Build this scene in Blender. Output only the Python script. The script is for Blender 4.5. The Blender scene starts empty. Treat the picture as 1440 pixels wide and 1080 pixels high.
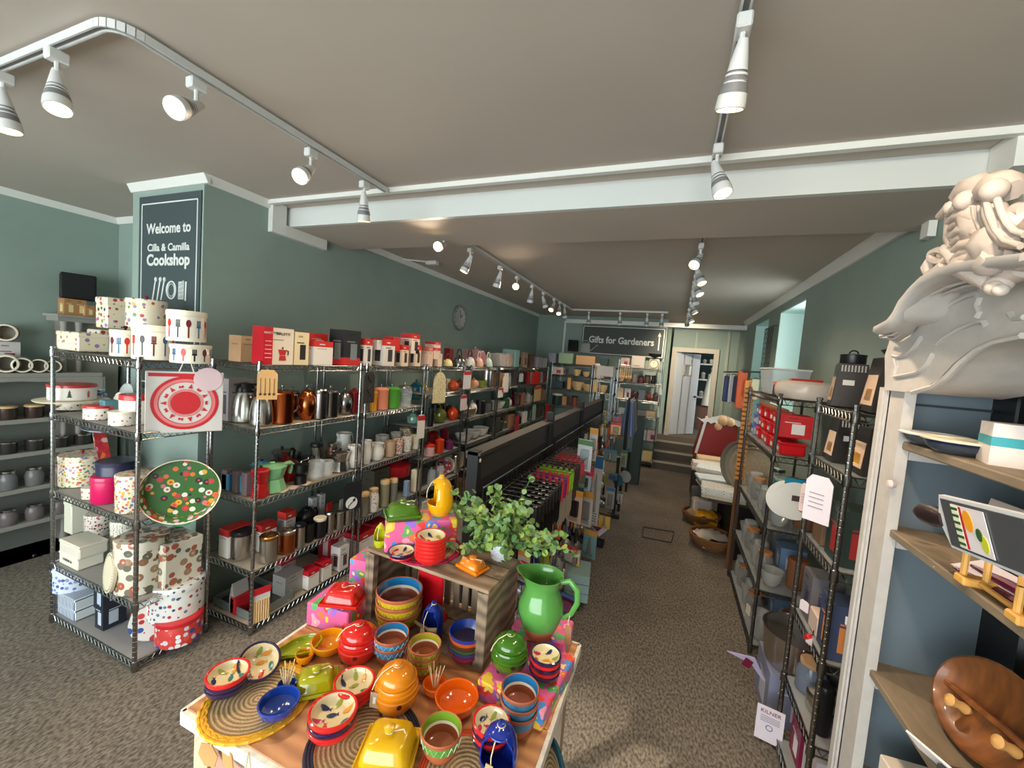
import bpy, math, random
from mathutils import Vector, Matrix, Euler
SC = bpy.context.scene; COL = SC.collection
PI = math.pi
# ---------------- camera ----------------
YAW, PITCH, ROLL, FPX, CZ = -.3745, -.0671, .0774, 569.0, 1.65
_cy, _sy, _cp, _sp, _cr, _sr = math.cos(YAW), math.sin(YAW), math.cos(PITCH), math.sin(PITCH), math.cos(ROLL), math.sin(ROLL)
FW = Vector((_sy*_cp, _cy*_cp, _sp)); _rt = Vector((_cy, -_sy, 0)); _up = _rt.cross(FW)
RT = _cr*_rt+_sr*_up; UP = -_sr*_rt+_cr*_up; CP = Vector((0, 0, CZ))
cam = bpy.data.cameras.new('camera'); camo = bpy.data.objects.new('camera', cam); COL.objects.link(camo)
cam.sensor_fit = 'HORIZONTAL'; cam.sensor_width = 36; cam.lens = FPX*36/1440; cam.clip_start = .02; cam.clip_end = 200
mw = Matrix((RT, UP, -FW)).transposed().to_4x4(); mw.translation = CP; camo.matrix_world = mw
SC.camera = camo
# ---------------- world, daylight, exposure ----------------
SC.view_settings.view_transform = 'Standard'; SC.view_settings.look = 'None'
SC.view_settings.gamma = 1; SC.view_settings.exposure = EXPOSURE = 1.5
w = bpy.data.worlds.new('world'); SC.world = w; w.use_nodes = True
wn = w.node_tree.nodes; wl = w.node_tree.links
bg = wn['Background']; bg.inputs['Strength'].default_value = 3.0
bg.inputs['Color'].default_value = (.86, .95, .97, 1)
def area(name, loc, rot, sx, sy, power, col=(1, 1, 1), portal=False):
    l = bpy.data.lights.new(name, 'AREA'); l.shape = 'RECTANGLE'; l.size = sx; l.size_y = sy; l.energy = power; l.color = col
    l.cycles.is_portal = portal
    o = bpy.data.objects.new(name, l); COL.objects.link(o); o.location = loc; o.rotation_euler = rot
    return o
# portals in the shop window behind the camera and in the two side windows
area('shop_window_portal', (-1.6, -2.48, 1.35), (PI/2, 0, 0), 5.0, 2.0, 1, portal=True)
area('side_window_portal', (1.32, 4.8, 2.0), (0, PI/2, 0), .8, 1.2, 1, portal=True)
area('side_window_portal', (1.32, 6.2, 2.0), (0, PI/2, 0), .8, .8, 1, portal=True)
# low morning sun slanting in through the shop window
sun = bpy.data.lights.new('sun', 'SUN'); sun.energy = 2.0; sun.angle = .02; sun.color = (1, .86, .68)
suno = bpy.data.objects.new('sun', sun); COL.objects.link(suno); suno.rotation_euler = (math.radians(68), 0, math.radians(-38))

# ---------------- pixel <-> place helpers (1440x1080 frame) ----------------
def hx(px, py, ax, val):
    d = (px-720)/FPX*RT-(py-540)/FPX*UP+FW; i = 'xyz'.index(ax)
    return CP+d*((val-CP[i])/d[i])
def depth(p): return (Vector(p)-CP).dot(FW)
def yat(px, X, z=1.0):
    k = (px-720)/FPX; a = FPX
    # (p-C).(RT - k FW) = 0
    n = RT-k*FW
    return -(X*n.x+(z-CZ)*n.z)/n.y
def xat(px, Y, z=1.0):
    k = (px-720)/FPX; n = RT-k*FW
    return -(Y*n.y+(z-CZ)*n.z)/n.x
def msz(p, dpx): return dpx*depth(p)/FPX

# ---------------- materials ----------------
def lin(c):
    c = c/255.0
    return c/12.92 if c <= .04045 else ((c+.055)/1.055)**2.4
def rgb(c):
    if isinstance(c, str): c = tuple(int(c[i:i+2], 16) for i in (0, 2, 4))
    return (lin(c[0]), lin(c[1]), lin(c[2]), 1)
_M = {}
def mat(c, rough=.5, metal=0.0, coat=0.0, noise=0.0, nscale=60, bump=0.0, alpha=1.0, trans=0.0, emit=0.0, ior=1.45, stretch=None):
    key = (c, rough, metal, coat, noise, nscale, bump, alpha, trans, emit, stretch)
    if key in _M: return _M[key]
    m = bpy.data.materials.new('material'); m.use_nodes = True; nt = m.node_tree; N = nt.nodes; L = nt.links
    b = N['Principled BSDF']; b.inputs['Base Color'].default_value = rgb(c)
    b.inputs['Roughness'].default_value = rough; b.inputs['Metallic'].default_value = metal
    b.inputs['Coat Weight'].default_value = coat; b.inputs['Coat Roughness'].default_value = .05
    b.inputs['Alpha'].default_value = alpha; b.inputs['Transmission Weight'].default_value = trans; b.inputs['IOR'].default_value = ior
    if emit: b.inputs['Emission Color'].default_value = rgb(c); b.inputs['Emission Strength'].default_value = emit
    if noise or bump:
        tc = N.new('ShaderNodeTexCoord'); n = N.new('ShaderNodeTexNoise'); n.inputs['Scale'].default_value = nscale; n.inputs['Detail'].default_value = 5
        src = tc.outputs['Object']
        if stretch:
            mp = N.new('ShaderNodeMapping'); mp.inputs['Scale'].default_value = stretch; L.new(src, mp.inputs[0]); src = mp.outputs[0]
        L.new(src, n.inputs['Vector'])
        if noise:
            r = N.new('ShaderNodeValToRGB'); cc = rgb(c); r.color_ramp.elements[0].position = .3; r.color_ramp.elements[1].position = .7
            r.color_ramp.elements[0].color = tuple(x*(1-noise) for x in cc[:3])+(1,); r.color_ramp.elements[1].color = tuple(min(1, x*(1+noise)) for x in cc[:3])+(1,)
            L.new(n.outputs['Fac'], r.inputs[0]); L.new(r.outputs[0], b.inputs['Base Color'])
        if bump:
            bu = N.new('ShaderNodeBump'); bu.inputs['Strength'].default_value = bump; bu.inputs['Distance'].default_value = .01
            L.new(n.outputs['Fac'], bu.inputs['Height']); L.new(bu.outputs[0], b.inputs['Normal'])
    _M[key] = m; return m
def blobs(bgc, cols, scale=30, thr=.35, rough=.35, coat=.3, rand=1.0, second=None, thr2=.2):
    """printed pattern: scattered coloured spots or petals on a plain ground"""
    key = ('blobs', bgc, cols, scale, thr, rough, rand, second)
    if key in _M: return _M[key]
    m = bpy.data.materials.new('printed'); m.use_nodes = True; nt = m.node_tree; N = nt.nodes; L = nt.links
    b = N['Principled BSDF']; b.inputs['Roughness'].default_value = rough; b.inputs['Coat Weight'].default_value = coat
    tc = N.new('ShaderNodeTexCoord'); v = N.new('ShaderNodeTexVoronoi'); v.inputs['Scale'].default_value = scale; v.inputs['Randomness'].default_value = rand
    L.new(tc.outputs['Object'], v.inputs['Vector'])
    sp = N.new('ShaderNodeSeparateColor'); L.new(v.outputs['Color'], sp.inputs[0])
    r = N.new('ShaderNodeValToRGB'); r.color_ramp.interpolation = 'CONSTANT'
    els = r.color_ramp.elements
    while len(els) < len(cols): els.new(.5)
    for i, c in enumerate(cols): els[i].position = i/len(cols); els[i].color = rgb(c)
    L.new(sp.outputs[0], r.inputs[0])
    lt = N.new('ShaderNodeMath'); lt.operation = 'LESS_THAN'; lt.inputs[1].default_value = thr; L.new(v.outputs['Distance'], lt.inputs[0])
    mx = N.new('ShaderNodeMix'); mx.data_type = 'RGBA'; mx.inputs[6].default_value = rgb(bgc)
    L.new(lt.outputs[0], mx.inputs[0]); L.new(r.outputs[0], mx.inputs[7]); out = mx.outputs[2]
    if second:
        lt2 = N.new('ShaderNodeMath'); lt2.operation = 'LESS_THAN'; lt2.inputs[1].default_value = thr2; L.new(v.outputs['Distance'], lt2.inputs[0])
        m2 = N.new('ShaderNodeMix'); m2.data_type = 'RGBA'; m2.inputs[7].default_value = rgb(second); L.new(lt2.outputs[0], m2.inputs[0]); L.new(out, m2.inputs[6]); out = m2.outputs[2]
    L.new(out, b.inputs['Base Color']); _M[key] = m; return m
def bands(c1, c2, scale=40, axis=0, rough=.5, frac=.5, metal=0, dist=0.0):
    """stripes or wood grain running across one object axis"""
    key = ('bands', c1, c2, scale, axis, rough, frac, metal, dist)
    if key in _M: return _M[key]
    m = bpy.data.materials.new('striped'); m.use_nodes = True; nt = m.node_tree; N = nt.nodes; L = nt.links
    b = N['Principled BSDF']; b.inputs['Roughness'].default_value = rough; b.inputs['Metallic'].default_value = metal
    tc = N.new('ShaderNodeTexCoord'); wv = N.new('ShaderNodeTexWave'); wv.wave_type = 'BANDS'; wv.bands_direction = 'XYZ'[axis]
    wv.inputs['Scale'].default_value = scale; wv.inputs['Distortion'].default_value = dist; wv.inputs['Detail'].default_value = 2 if dist else 0
    L.new(tc.outputs['Object'], wv.inputs['Vector'])
    r = N.new('ShaderNodeValToRGB')
    if not dist: r.color_ramp.interpolation = 'CONSTANT'
    r.color_ramp.elements[0].color = rgb(c1); r.color_ramp.elements[1].color = rgb(c2); r.color_ramp.elements[1].position = frac if not dist else 1
    L.new(wv.outputs['Fac'], r.inputs[0]); L.new(r.outputs[0], b.inputs['Base Color']); _M[key] = m; return m

def glaze(c): return mat(c, .12, coat=.6)
CHROME = mat((150, 150, 149), .24, 1.0)
DCHROME = mat((120, 118, 114), .3, 1.0)
STEEL = mat((196, 192, 186), .25, 1.0)
COPPER = mat((190, 105, 60), .22, 1.0)
BRASS = mat((188, 140, 90), .25, 1.0)
BLACKP = mat((22, 22, 24), .35)
WHITE = mat((226, 222, 214), .3)
CREAM = mat((232, 220, 192), .3)
GLASS = mat((235, 240, 240), .03, alpha=.28)
CARD = mat((176, 124, 76), .8)
WOOD = bands((176, 128, 82), (146, 100, 60), 6, 0, .6, dist=6)
GREYWOOD = bands((142, 122, 100), (100, 84, 68), 8, 2, .8, dist=5)
PALEWOOD = mat((216, 182, 132), .6, noise=.12, nscale=20)
TWINE = mat((214, 196, 160), .9)

# ---------------- mesh builder ----------------
class G:
    def __init__(s): s.v = []; s.f = []; s.m = []
    def add(s, vs, fs, m=0, T=None):
        o = len(s.v)
        if T is not None: vs = [T @ Vector(p) for p in vs]
        s.v += [tuple(p) for p in vs]; s.f += [tuple(i+o for i in f) for f in fs]; s.m += [m]*len(fs)
        return s
    def box(s, cx, cy, cz, w, d, h, m=0, T=None, c=0.0):
        """centre x, y, bottom z, width, depth, height, optional chamfer c"""
        x0, x1, y0, y1, z0, z1 = cx-w/2, cx+w/2, cy-d/2, cy+d/2, cz, cz+h
        if not c:
            return s.add([(x0, y0, z0), (x1, y0, z0), (x1, y1, z0), (x0, y1, z0), (x0, y0, z1), (x1, y0, z1), (x1, y1, z1), (x0, y1, z1)],
                         [(3, 2, 1, 0), (4, 5, 6, 7), (0, 1, 5, 4), (1, 2, 6, 5), (2, 3, 7, 6), (3, 0, 4, 7)], m, T)
        def ring(z, i): 
            k = c*(1-.3)
            if i: a, b = c, k
            a = i
            return [(x0+c, y0+a, z), (x1-c, y0+a, z), (x1-a, y0+c, z), (x1-a, y1-c, z), (x1-c, y1-a, z), (x0+c, y1-a, z), (x0+a, y1-c, z), (x0+a, y0+c, z)]
        rs = [ring(z0, c*.9), ring(z0+c, 0), ring(z1-c, 0), ring(z1, c*.9)]
        vs = [p for r in rs for p in r]; fs = [tuple(range(7, -1, -1)), tuple(range(24, 32))]
        for k in range(3):
            for i in range(8): j = (i+1) % 8; fs.append((k*8+i, k*8+j, k*8+8+j, k*8+8+i))
        return s.add(vs, fs, m, T)
    def lathe(s, prof, n=20, m=0, T=None, sx=1, sy=1, a0=0.0, a1=2*PI, close=True, ms=None):
        full = abs(a1-a0-2*PI) < 1e-6; k = n if full else n+1; vs = []; fs = []; fm = []
        for r, z in prof:
            for i in range(k):
                a = a0+(a1-a0)*i/n; vs.append((r*math.cos(a)*sx, r*math.sin(a)*sy, z))
        for j in range(len(prof)-1):
            for i in range(n):
                i2 = (i+1) % k; fs.append((j*k+i, j*k+i2, (j+1)*k+i2, (j+1)*k+i)); fm.append(ms[j] if ms else m)
        if full and close:
            if prof[0][0] > 1e-5: fs.append(tuple(range(k-1, -1, -1))); fm.append(ms[0] if ms else m)
            if prof[-1][0] > 1e-5: fs.append(tuple((len(prof)-1)*k+i for i in range(k))); fm.append(ms[-1] if ms else m)
        o = len(s.v)
        if T is not None: vs = [T @ Vector(p) for p in vs]
        s.v += [tuple(p) for p in vs]; s.f += [tuple(i+o for i in f) for f in fs]; s.m += fm
        return s
    def tube(s, pts, r, n=6, m=0, closed=False, T=None, flat=1.0):
        pts = [Vector(p) for p in pts]; k = len(pts); vs = []; fs = []; up = None
        rr = r if isinstance(r, (list, tuple)) else [r]*k
        for i, p in enumerate(pts):
            if closed: t = pts[(i+1) % k]-pts[i-1]
            else: t = pts[min(i+1, k-1)]-pts[max(i-1, 0)]
            t = t.normalized() if t.length > 1e-9 else Vector((0, 0, 1))
            if up is None: up = Vector((0, 0, 1)) if abs(t.z) < .9 else Vector((1, 0, 0))
            a = t.cross(up); a = a.normalized() if a.length > 1e-6 else Vector((1, 0, 0)); b = a.cross(t).normalized(); up = b
            for j in range(n):
                th = 2*PI*j/n; vs.append(p+a*math.cos(th)*rr[i]+b*math.sin(th)*rr[i]*flat)
        for i in range(k if closed else k-1):
            i2 = (i+1) % k
            for j in range(n): j2 = (j+1) % n; fs.append((i*n+j, i2*n+j, i2*n+j2, i*n+j2))
        if not closed: fs.append(tuple(range(n-1, -1, -1))); fs.append(tuple((k-1)*n+j for j in range(n)))
        return s.add(vs, [f[::-1] for f in fs], m, T)
    def prism(s, poly, y0, y1, m=0, T=None, ms=None):
        """poly in x,z extruded along y"""
        k = len(poly); vs = [(x, y0, z) for x, z in poly]+[(x, y1, z) for x, z in poly]
        fs = [tuple(range(k)), tuple(range(2*k-1, k-1, -1))]+[(i, i+k, (i+1) % k+k, (i+1) % k) for i in range(k)]
        return s.add(vs, [f for f in fs], m, T)
    def sphere(s, c, r, n=10, m=0, sz=1.0, T=None):
        pr = [(r*math.sin(PI*i/(n//2+1)) if 0 < i < n//2+1 else 1e-6, -r*sz*math.cos(PI*i/(n//2+1))) for i in range(n//2+2)]
        TT = Matrix.Translation(Vector(c)); TT = T @ TT if T is not None else TT
        return s.lathe(pr, n, m, TT, close=False)
    def build(s, name, mats, parent=None, loc=None, rot=None, ang=35):
        me = bpy.data.meshes.new(name); me.from_pydata(s.v, [], s.f)
        if not isinstance(mats, (list, tuple)): mats = [mats]
        for x in mats: me.materials.append(x)
        if len(mats) > 1: me.polygons.foreach_set('material_index', [min(i, len(mats)-1) for i in s.m])
        me.polygons.foreach_set('use_smooth', [True]*len(me.polygons)); me.validate(); me.update()
        me.set_sharp_from_angle(angle=math.radians(ang))
        return link(name, me, parent, loc, rot)
def link(name, me, parent=None, loc=None, rot=None):
    o = bpy.data.objects.new(name, me); COL.objects.link(o)
    if parent is not None: o.parent = parent
    if loc is not None: o.location = loc
    if rot is not None: o.rotation_euler = rot if isinstance(rot, (tuple, list, Euler)) else (0, 0, rot)
    return o
_C = {}
def part(name, key, fn, mats, parent=None, loc=None, rot=None):
    """a mesh object whose mesh is shared by every part built with the same key"""
    key = (name, key, tuple(id(x) for x in (mats if isinstance(mats, (list, tuple)) else [mats])))
    if key in _C: return link(name, _C[key], parent, loc, rot)
    g = G(); fn(g); o = g.build(name, mats, parent, loc, rot); _C[key] = o.data; return o
def root(name, loc=(0, 0, 0), rz=0): return link(name, None, None, loc, (0, 0, rz))
def tag(o, label, cat, group=None, kind=None):
    if label: o['label'] = label
    if cat: o['category'] = cat
    if group: o['group'] = group
    if kind: o['kind'] = kind
    return o
def struct(name, g, m, ang=35): o = g.build(name, m, ang=ang); o['kind'] = 'structure'; return o
def Rz(a): return Matrix.Rotation(a, 4, 'Z')
def Rx(a): return Matrix.Rotation(a, 4, 'X')
def Ry(a): return Matrix.Rotation(a, 4, 'Y')
def Tr(x, y, z): return Matrix.Translation((x, y, z))
def arc(c, r, a0, a1, n=10, plane='xz', ry=None):
    out = []
    for i in range(n+1):
        a = a0+(a1-a0)*i/n; u = r*math.cos(a); v = (ry or r)*math.sin(a)
        out.append((c[0]+u, c[1], c[2]+v) if plane == 'xz' else (c[0], c[1]+u, c[2]+v) if plane == 'yz' else (c[0]+u, c[1]+v, c[2]))
    return out
def lettering(text, size, m, parent=None, loc=(0, 0, 0), rot=(PI/2, 0, 0), bold=0.0, align='CENTER', name='lettering', sx=1.0, ext=.0006):
    """letters as a mesh; stands in the x-z plane facing -y when rot = (90 deg, 0, 0)"""
    key = ('text', text, size, bold, align, id(m), sx)
    if key not in _C:
        cu = bpy.data.curves.new('text', 'FONT'); cu.body = text; cu.size = size; cu.align_x = align; cu.align_y = 'CENTER'; cu.offset = bold; cu.extrude = ext; cu.resolution_u = 3
        t = bpy.data.objects.new('text', cu); COL.objects.link(t); bpy.context.view_layer.update()
        me = bpy.data.meshes.new_from_object(t.evaluated_get(bpy.context.evaluated_depsgraph_get())); bpy.data.objects.remove(t)
        me.materials.clear(); me.materials.append(m)
        if sx != 1.0: me.transform(Matrix.Diagonal((sx, 1, 1, 1)))
        _C[key] = me
    return link(name, _C[key], parent, loc, rot)
rnd = random.Random(7)
# =============================== THE ROOM ===============================
XL, XR, YB, ZC, YF = -2.5, 1.03, 7.5, 2.5, -2.5
GREEN = mat((141, 158, 149), .75, noise=.05, nscale=3)
CEIL = mat((186, 176, 165), .85, noise=.03, nscale=2)
TRIM = mat((222, 222, 216), .6)
def carpet():
    m = bpy.data.materials.new('carpet'); m.use_nodes = True; N = m.node_tree.nodes; L = m.node_tree.links; b = N['Principled BSDF']; b.inputs['Roughness'].default_value = .95
    tc = N.new('ShaderNodeTexCoord'); mp = N.new('ShaderNodeMapping'); mp.inputs['Scale'].default_value = (1, .55, 1); mp.inputs['Rotation'].default_value = (0, 0, .5)
    n = N.new('ShaderNodeTexNoise'); n.inputs['Scale'].default_value = 95; n.inputs['Detail'].default_value = 6
    n2 = N.new('ShaderNodeTexNoise'); n2.inputs['Scale'].default_value = 3; n2.inputs['Detail'].default_value = 4
    L.new(tc.outputs['Object'], mp.inputs[0]); L.new(mp.outputs[0], n.inputs['Vector']); L.new(tc.outputs['Object'], n2.inputs['Vector'])
    r = N.new('ShaderNodeValToRGB'); r.color_ramp.elements[0].position = .36; r.color_ramp.elements[1].position = .64
    r.color_ramp.elements[0].color = rgb((84, 76, 67)); r.color_ramp.elements[1].color = rgb((142, 132, 119)); L.new(n.outputs['Fac'], r.inputs[0])
    r2 = N.new('ShaderNodeValToRGB'); r2.color_ramp.elements[0].position = .35; r2.color_ramp.elements[1].position = .6
    r2.color_ramp.elements[0].color = (.82, .82, .82, 1); r2.color_ramp.elements[1].color = (1, 1, 1, 1); L.new(n2.outputs['Fac'], r2.inputs[0])
    mx = N.new('ShaderNodeMix'); mx.data_type = 'RGBA'; mx.blend_type = 'MULTIPLY'; mx.inputs[0].default_value = 1; L.new(r.outputs[0], mx.inputs[6]); L.new(r2.outputs[0], mx.inputs[7])
    L.new(mx.outputs[2], b.inputs['Base Color']); bu = N.new('ShaderNodeBump'); bu.inputs['Strength'].default_value = .5; bu.inputs['Distance'].default_value = .006
    L.new(n.outputs['Fac'], bu.inputs['Height']); L.new(bu.outputs[0], b.inputs['Normal']); return m
struct('floor', G().box(-1.6, 2.5, -.1, 6.2, 10.2, .1), carpet())
# ceilings: the front part and, beyond the beam, the back part
struct('ceiling', G().box(-1.6, -.25, 2.52, 6.2, 4.9, .1), CEIL)
struct('ceiling', G().box(-1.6, 5.30, ZC, 6.2, 6.0, .1), CEIL)
# walls
struct('wall_left', G().box(XL-.35, 4.55, 0, .7, 6.1, 2.52), GREEN)                       # long wall whose front end is the sign pier
g = G().box(-4.36, -.3, 0, .1, 4.6, 2.52).box(-3.75, 1.98, 0, 1.3, .1, 2.52)
struct('wall_alcove', g, GREEN)
g = G()                                                                                     # right wall with two deep window openings
W1, W2, WZ0, WZ1 = (4.30, 5.22), (5.78, 6.62), 1.05, 2.36
for y0, y1 in ((YF, W1[0]), (W1[1], W2[0]), (W2[1], 8.2)): g.box(XR+.15, (y0+y1)/2, 0, .3, y1-y0, 2.52)
for y0, y1 in (W1, W2): g.box(XR+.15, (y0+y1)/2, 0, .3, y1-y0, WZ0).box(XR+.15, (y0+y1)/2, WZ1, .3, y1-y0, 2.52-WZ1)
struct('wall_right', g, GREEN)
g = G().box(-1.6, YF-.05, 0, 6.2, .1, .35).box(-1.6, YF-.05, 2.35, 6.2, .1, .2).box(-4.5, YF-.05, 0, .8, .1, 2.5).box(1.2, YF-.05, 0, .4, .1, 2.5)
struct('wall_front', g, GREEN)
for i, (y0, y1) in enumerate((W1, W2)):
    g = G(); yc = (y0+y1)/2; ww = y1-y0
    for yy, zz, dy, dz in ((y0+.006, WZ0, .012, WZ1-WZ0), (y1-.006, WZ0, .012, WZ1-WZ0), (yc, WZ0, ww, .012), (yc, WZ1-.012, ww, .012)): g.box(XR+.115, yy, zz, .225, dy, dz)
    struct('trim_%d' % (20+i), g, mat((206, 226, 220), .5)); g = G()
    for (yy, zz, dy, dz) in ((yc, WZ0, ww, .04), (yc, WZ1-.04, ww, .04), (y0+.02, WZ0, .04, WZ1-WZ0), (y1-.02, WZ0, .04, WZ1-WZ0), (yc, WZ0, .03, WZ1-WZ0), (yc, (WZ0+WZ1)/2, ww, .03)):
        g.box(XR+.25, yy, zz, .04, dy, dz)
    wf = struct('window_%d' % (i+1), g, TRIM)
    for k_, (ya, yb) in enumerate(((y0, yc), (yc, y1))):
        pm_ = bpy.data.materials.new('window_glass'); pm_.use_nodes = True; nt_ = pm_.node_tree; nt_.nodes.clear()
        tr_ = nt_.nodes.new('ShaderNodeBsdfTransparent'); gl_ = nt_.nodes.new('ShaderNodeBsdfGlossy'); mx_ = nt_.nodes.new('ShaderNodeMixShader'); ou_ = nt_.nodes.new('ShaderNodeOutputMaterial')
        tr_.inputs[0].default_value = (.15, .235, .225, 1) if (k_ or i) else (1, 1, 1, 1); gl_.inputs['Roughness'].default_value = .02; mx_.inputs[0].default_value = .05  # cyan tint put into panes to hold down sky glare; nearest one clear
        nt_.links.new(tr_.outputs[0], mx_.inputs[1]); nt_.links.new(gl_.outputs[0], mx_.inputs[2]); nt_.links.new(mx_.outputs[0], ou_.inputs[0])
        G().box(XR+.25, (ya+yb)/2, WZ0+.03, .006, yb-ya-.03, WZ1-WZ0-.06).build('window_pane', pm_, wf)
    G().box(XR+.1, yc, WZ0-.02, .24, ww+.04, .03).build('window_sill', TRIM, wf)
# beam across the ceiling
BF = mat((206, 208, 204), .6)
struct('trim_1', G().box(-.735, 2.015, 2.40, 3.53, .03, .12), BF)
struct('ceiling_beam', G().box(-.735, 2.29, 2.40, 3.53, .52, .12), CEIL)
struct('trim_2', G().box(-.735, 1.86, 2.495, 3.53, .03, .025), TRIM)
g = G().box(XL+.02, 2.14, 2.33, .04, .34, .069).box(XL+.02, 1.92, 2.33, .04, .099, .19)
struct('trim_3', g, TRIM)
struct('trim_4', G().box(XR-.03, 1.93, 2.40, .06, .13, .118).box(XR-.02, 2.42, 2.33, .03, .06, .09), TRIM)
# cornices
def cornice(name, x0, y0, x1, y1, zt, w=.035, h=.045):
    g = G(); dx, dy = x1-x0, y1-y0; L_ = math.hypot(dx, dy); T = Tr(x0, y0, 0) @ Rz(math.atan2(dy, dx))
    g.add([(0, 0, zt), (L_, 0, zt), (L_, 0, zt-h), (0, 0, zt-h), (0, -w, zt), (L_, -w, zt), (L_, -w*.35, zt-h), (0, -w*.35, zt-h)],
          [(0, 1, 2, 3), (4, 7, 6, 5), (3, 2, 6, 7), (0, 4, 5, 1), (0, 3, 7, 4), (1, 5, 6, 2)], 0, T)
    struct(name, g, TRIM)
cornice('trim_5', XL, 1.5, XL, 1.97, 2.52)                   # along the left wall; the room is on the right hand side
cornice('trim_6', XL, 2.55, XL, YB, ZC)
cornice('trim_7', -3.2, 1.5, XL+.03, 1.5, 2.52)
cornice('trim_8', -4.31, -2.5, -4.31, 1.93, 2.52)
cornice('trim_9', -4.31, 1.93, -3.2, 1.93, 2.52)
cornice('trim_10', XR, 2.0, XR, YF, 2.52)
cornice('trim_11', XR, YB, XR, 2.55, ZC, .05, .07)
# corner post of the pier, painted pale green
struct('trim_12', G().box(XL-.006, 1.494, .0, .012, .012, 2.47), mat((140, 160, 148), .6))
# ---- far wall, with the stepped doorway ----
g = G().box(-1.35, YB+.05, 0, 2.4, .1, 2.5)
struct('wall_back', g, GREEN)
struct('trim_13', G().box(-.45, YB-.05, 2.36, 2.96, .1, .07), TRIM)
struct('trim_14', G().box(-1.955, YB-.02, 1.2, .035, .04, 1.2), TRIM)
YD = 8.1
a = hx(946, 488, 'y', YD); b = hx(1012, 490, 'y', YD); FZ = .42
DX0, DX1, DZT = a.x, b.x, a.z
g = G().box((-.15+DX0)/2-.02, YD+.05, 0, DX0+.15-.04, .1, 2.5).box((DX1+XR)/2, YD+.05, 0, XR-DX1, .1, 2.5).box((DX0+DX1)/2, YD+.05, DZT, DX1-DX0, .1, 2.5-DZT)
g.box(-.17, 7.825, 0, .04, .44, 2.5)
struct('wall_doorway', g, GREEN)
g = G()
for (x, z, dx, dz) in ((DX0+.04, FZ, .08, DZT-FZ-.08), (DX1-.04, FZ, .08, DZT-FZ-.08), ((DX0+DX1)/2, DZT-.08, DX1-DX0, .08)): g.box(x, YD-.01, z, dx, .08, dz)
struct('trim_15', g, mat((190, 186, 172), .6))
struct('trim_16', G().box((DX0+DX1)/2, YD-.01, DZT, .03, .03, 2.36-DZT).box(.86, YD-.01, .4, .05, .04, 2.0), mat((160, 170, 156), .6))
# steps with pale nosings and the raised floor behind
g = G(); sm = [mat((98, 92, 84), .9), mat((190, 184, 168), .5)]
for k, (y0, z0) in enumerate(((7.0, 0), (7.2, .14), (7.4, .28))):
    g.box(.38, (y0+8.0)/2, z0, 1.1, 8.0-y0, .135, 0); g.box(.38, y0+.012, z0+.11, 1.1, .03, .028, 1)
struct('floor_steps', g, sm)
struct('floor_back_room', G().box(.6, 10.0, .30, 3.0, 4.0, .12), mat((120, 112, 104), .9))
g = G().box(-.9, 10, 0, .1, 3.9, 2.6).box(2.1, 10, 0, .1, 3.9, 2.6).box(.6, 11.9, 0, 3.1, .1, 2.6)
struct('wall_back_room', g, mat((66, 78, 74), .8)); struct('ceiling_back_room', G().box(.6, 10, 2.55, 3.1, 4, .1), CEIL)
# the white door standing ajar
dl = G(); DW = .62; DH = DZT-.1-FZ
T = Tr(DX0+.09, YD+.03, FZ+.01) @ Rz(math.radians(48)); DM = mat((222, 232, 246), .5)
dl.box(.10, 0, 0, .2, .04, DH, 0, T).box(DW-.12, 0, 0, .24, .04, DH, 0, T).box(.29, 0, 0, .24, .04, DH*.72, 0, T).box(.29, 0, DH*.86, .24, .04, DH*.14, 0, T)
d = struct('door_1', dl, DM)
G().box(.29, 0, DH*.72, .15, .01, DH*.14, 0, T).build('door_glass', mat((225, 235, 240), .05, alpha=.35), d)
g = G()
for (x, z, dx, dz) in ((.22, .72, .02, .14), (.40, .72, .02, .14), (.31, .72, .2, .012), (.31, .85, .2, .012)): g.box(x, 0, DH*z, dx, .055, DH*dz if dz > .02 else .02, 0, T)
g.build('glazing_bead', mat((190, 184, 168), .5), d)
g = G().lathe([(.022, 0), (.022, .012), (.008, .014), (.008, .05)], 10, 0, T @ Tr(DW-.06, -.02, DH*.47) @ Rx(PI/2)); g.tube([(DW-.06, -.065, DH*.47), (DW-.16, -.065, DH*.47)], .008, 6, 0, T=T)
g.build('door_handle', CHROME, d)
# =============================== TRACK LIGHTING ===============================
TRW = mat((206, 206, 204), .4); TRG = mat((120, 118, 118), .5); LENS_ON = mat((255, 206, 140), .3, emit=7.0)
def track(pts, label, z=2.48):
    g = G()
    for (x0, y0), (x1, y1) in zip(pts, pts[1:]):
        L_ = math.hypot(x1-x0, y1-y0); T = Tr((x0+x1)/2, (y0+y1)/2, 0) @ Rz(math.atan2(y1-y0, x1-x0))
        g.box(0, -.0095, z-.012, L_, .005, .024, 0, T); g.box(0, .0095, z-.012, L_, .005, .024, 0, T); g.box(0, 0, z-.002, L_, .014, .014, 0, T)
    o = g.build('light_track', [TRW]); tag(o, label, 'light track', 'lighting tracks on the ceiling')
    g = G()
    for (x0, y0), (x1, y1) in zip(pts, pts[1:]):
        L_ = math.hypot(x1-x0, y1-y0); T = Tr((x0+x1)/2, (y0+y1)/2, 0) @ Rz(math.atan2(y1-y0, x1-x0)); g.box(0, 0, z-.006, L_, .013, .004, 0, T)
    g.build('conductor_strip', [TRG], o)
    return o
c = [(-1.54-.07+.07*math.cos(a), .67+.07-.07*math.sin(a)) for a in [PI/2*(1-i/6) for i in range(7)]]
track([(-2.5, .67)]+[(-1.61+.07*math.sin(PI/2*i/6), .74-.07*math.cos(PI/2*i/6)) for i in range(7)]+[(-1.54, 1.83)], 'white L-shaped track bending round on the ceiling above the cake tin rack', 2.498)
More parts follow.
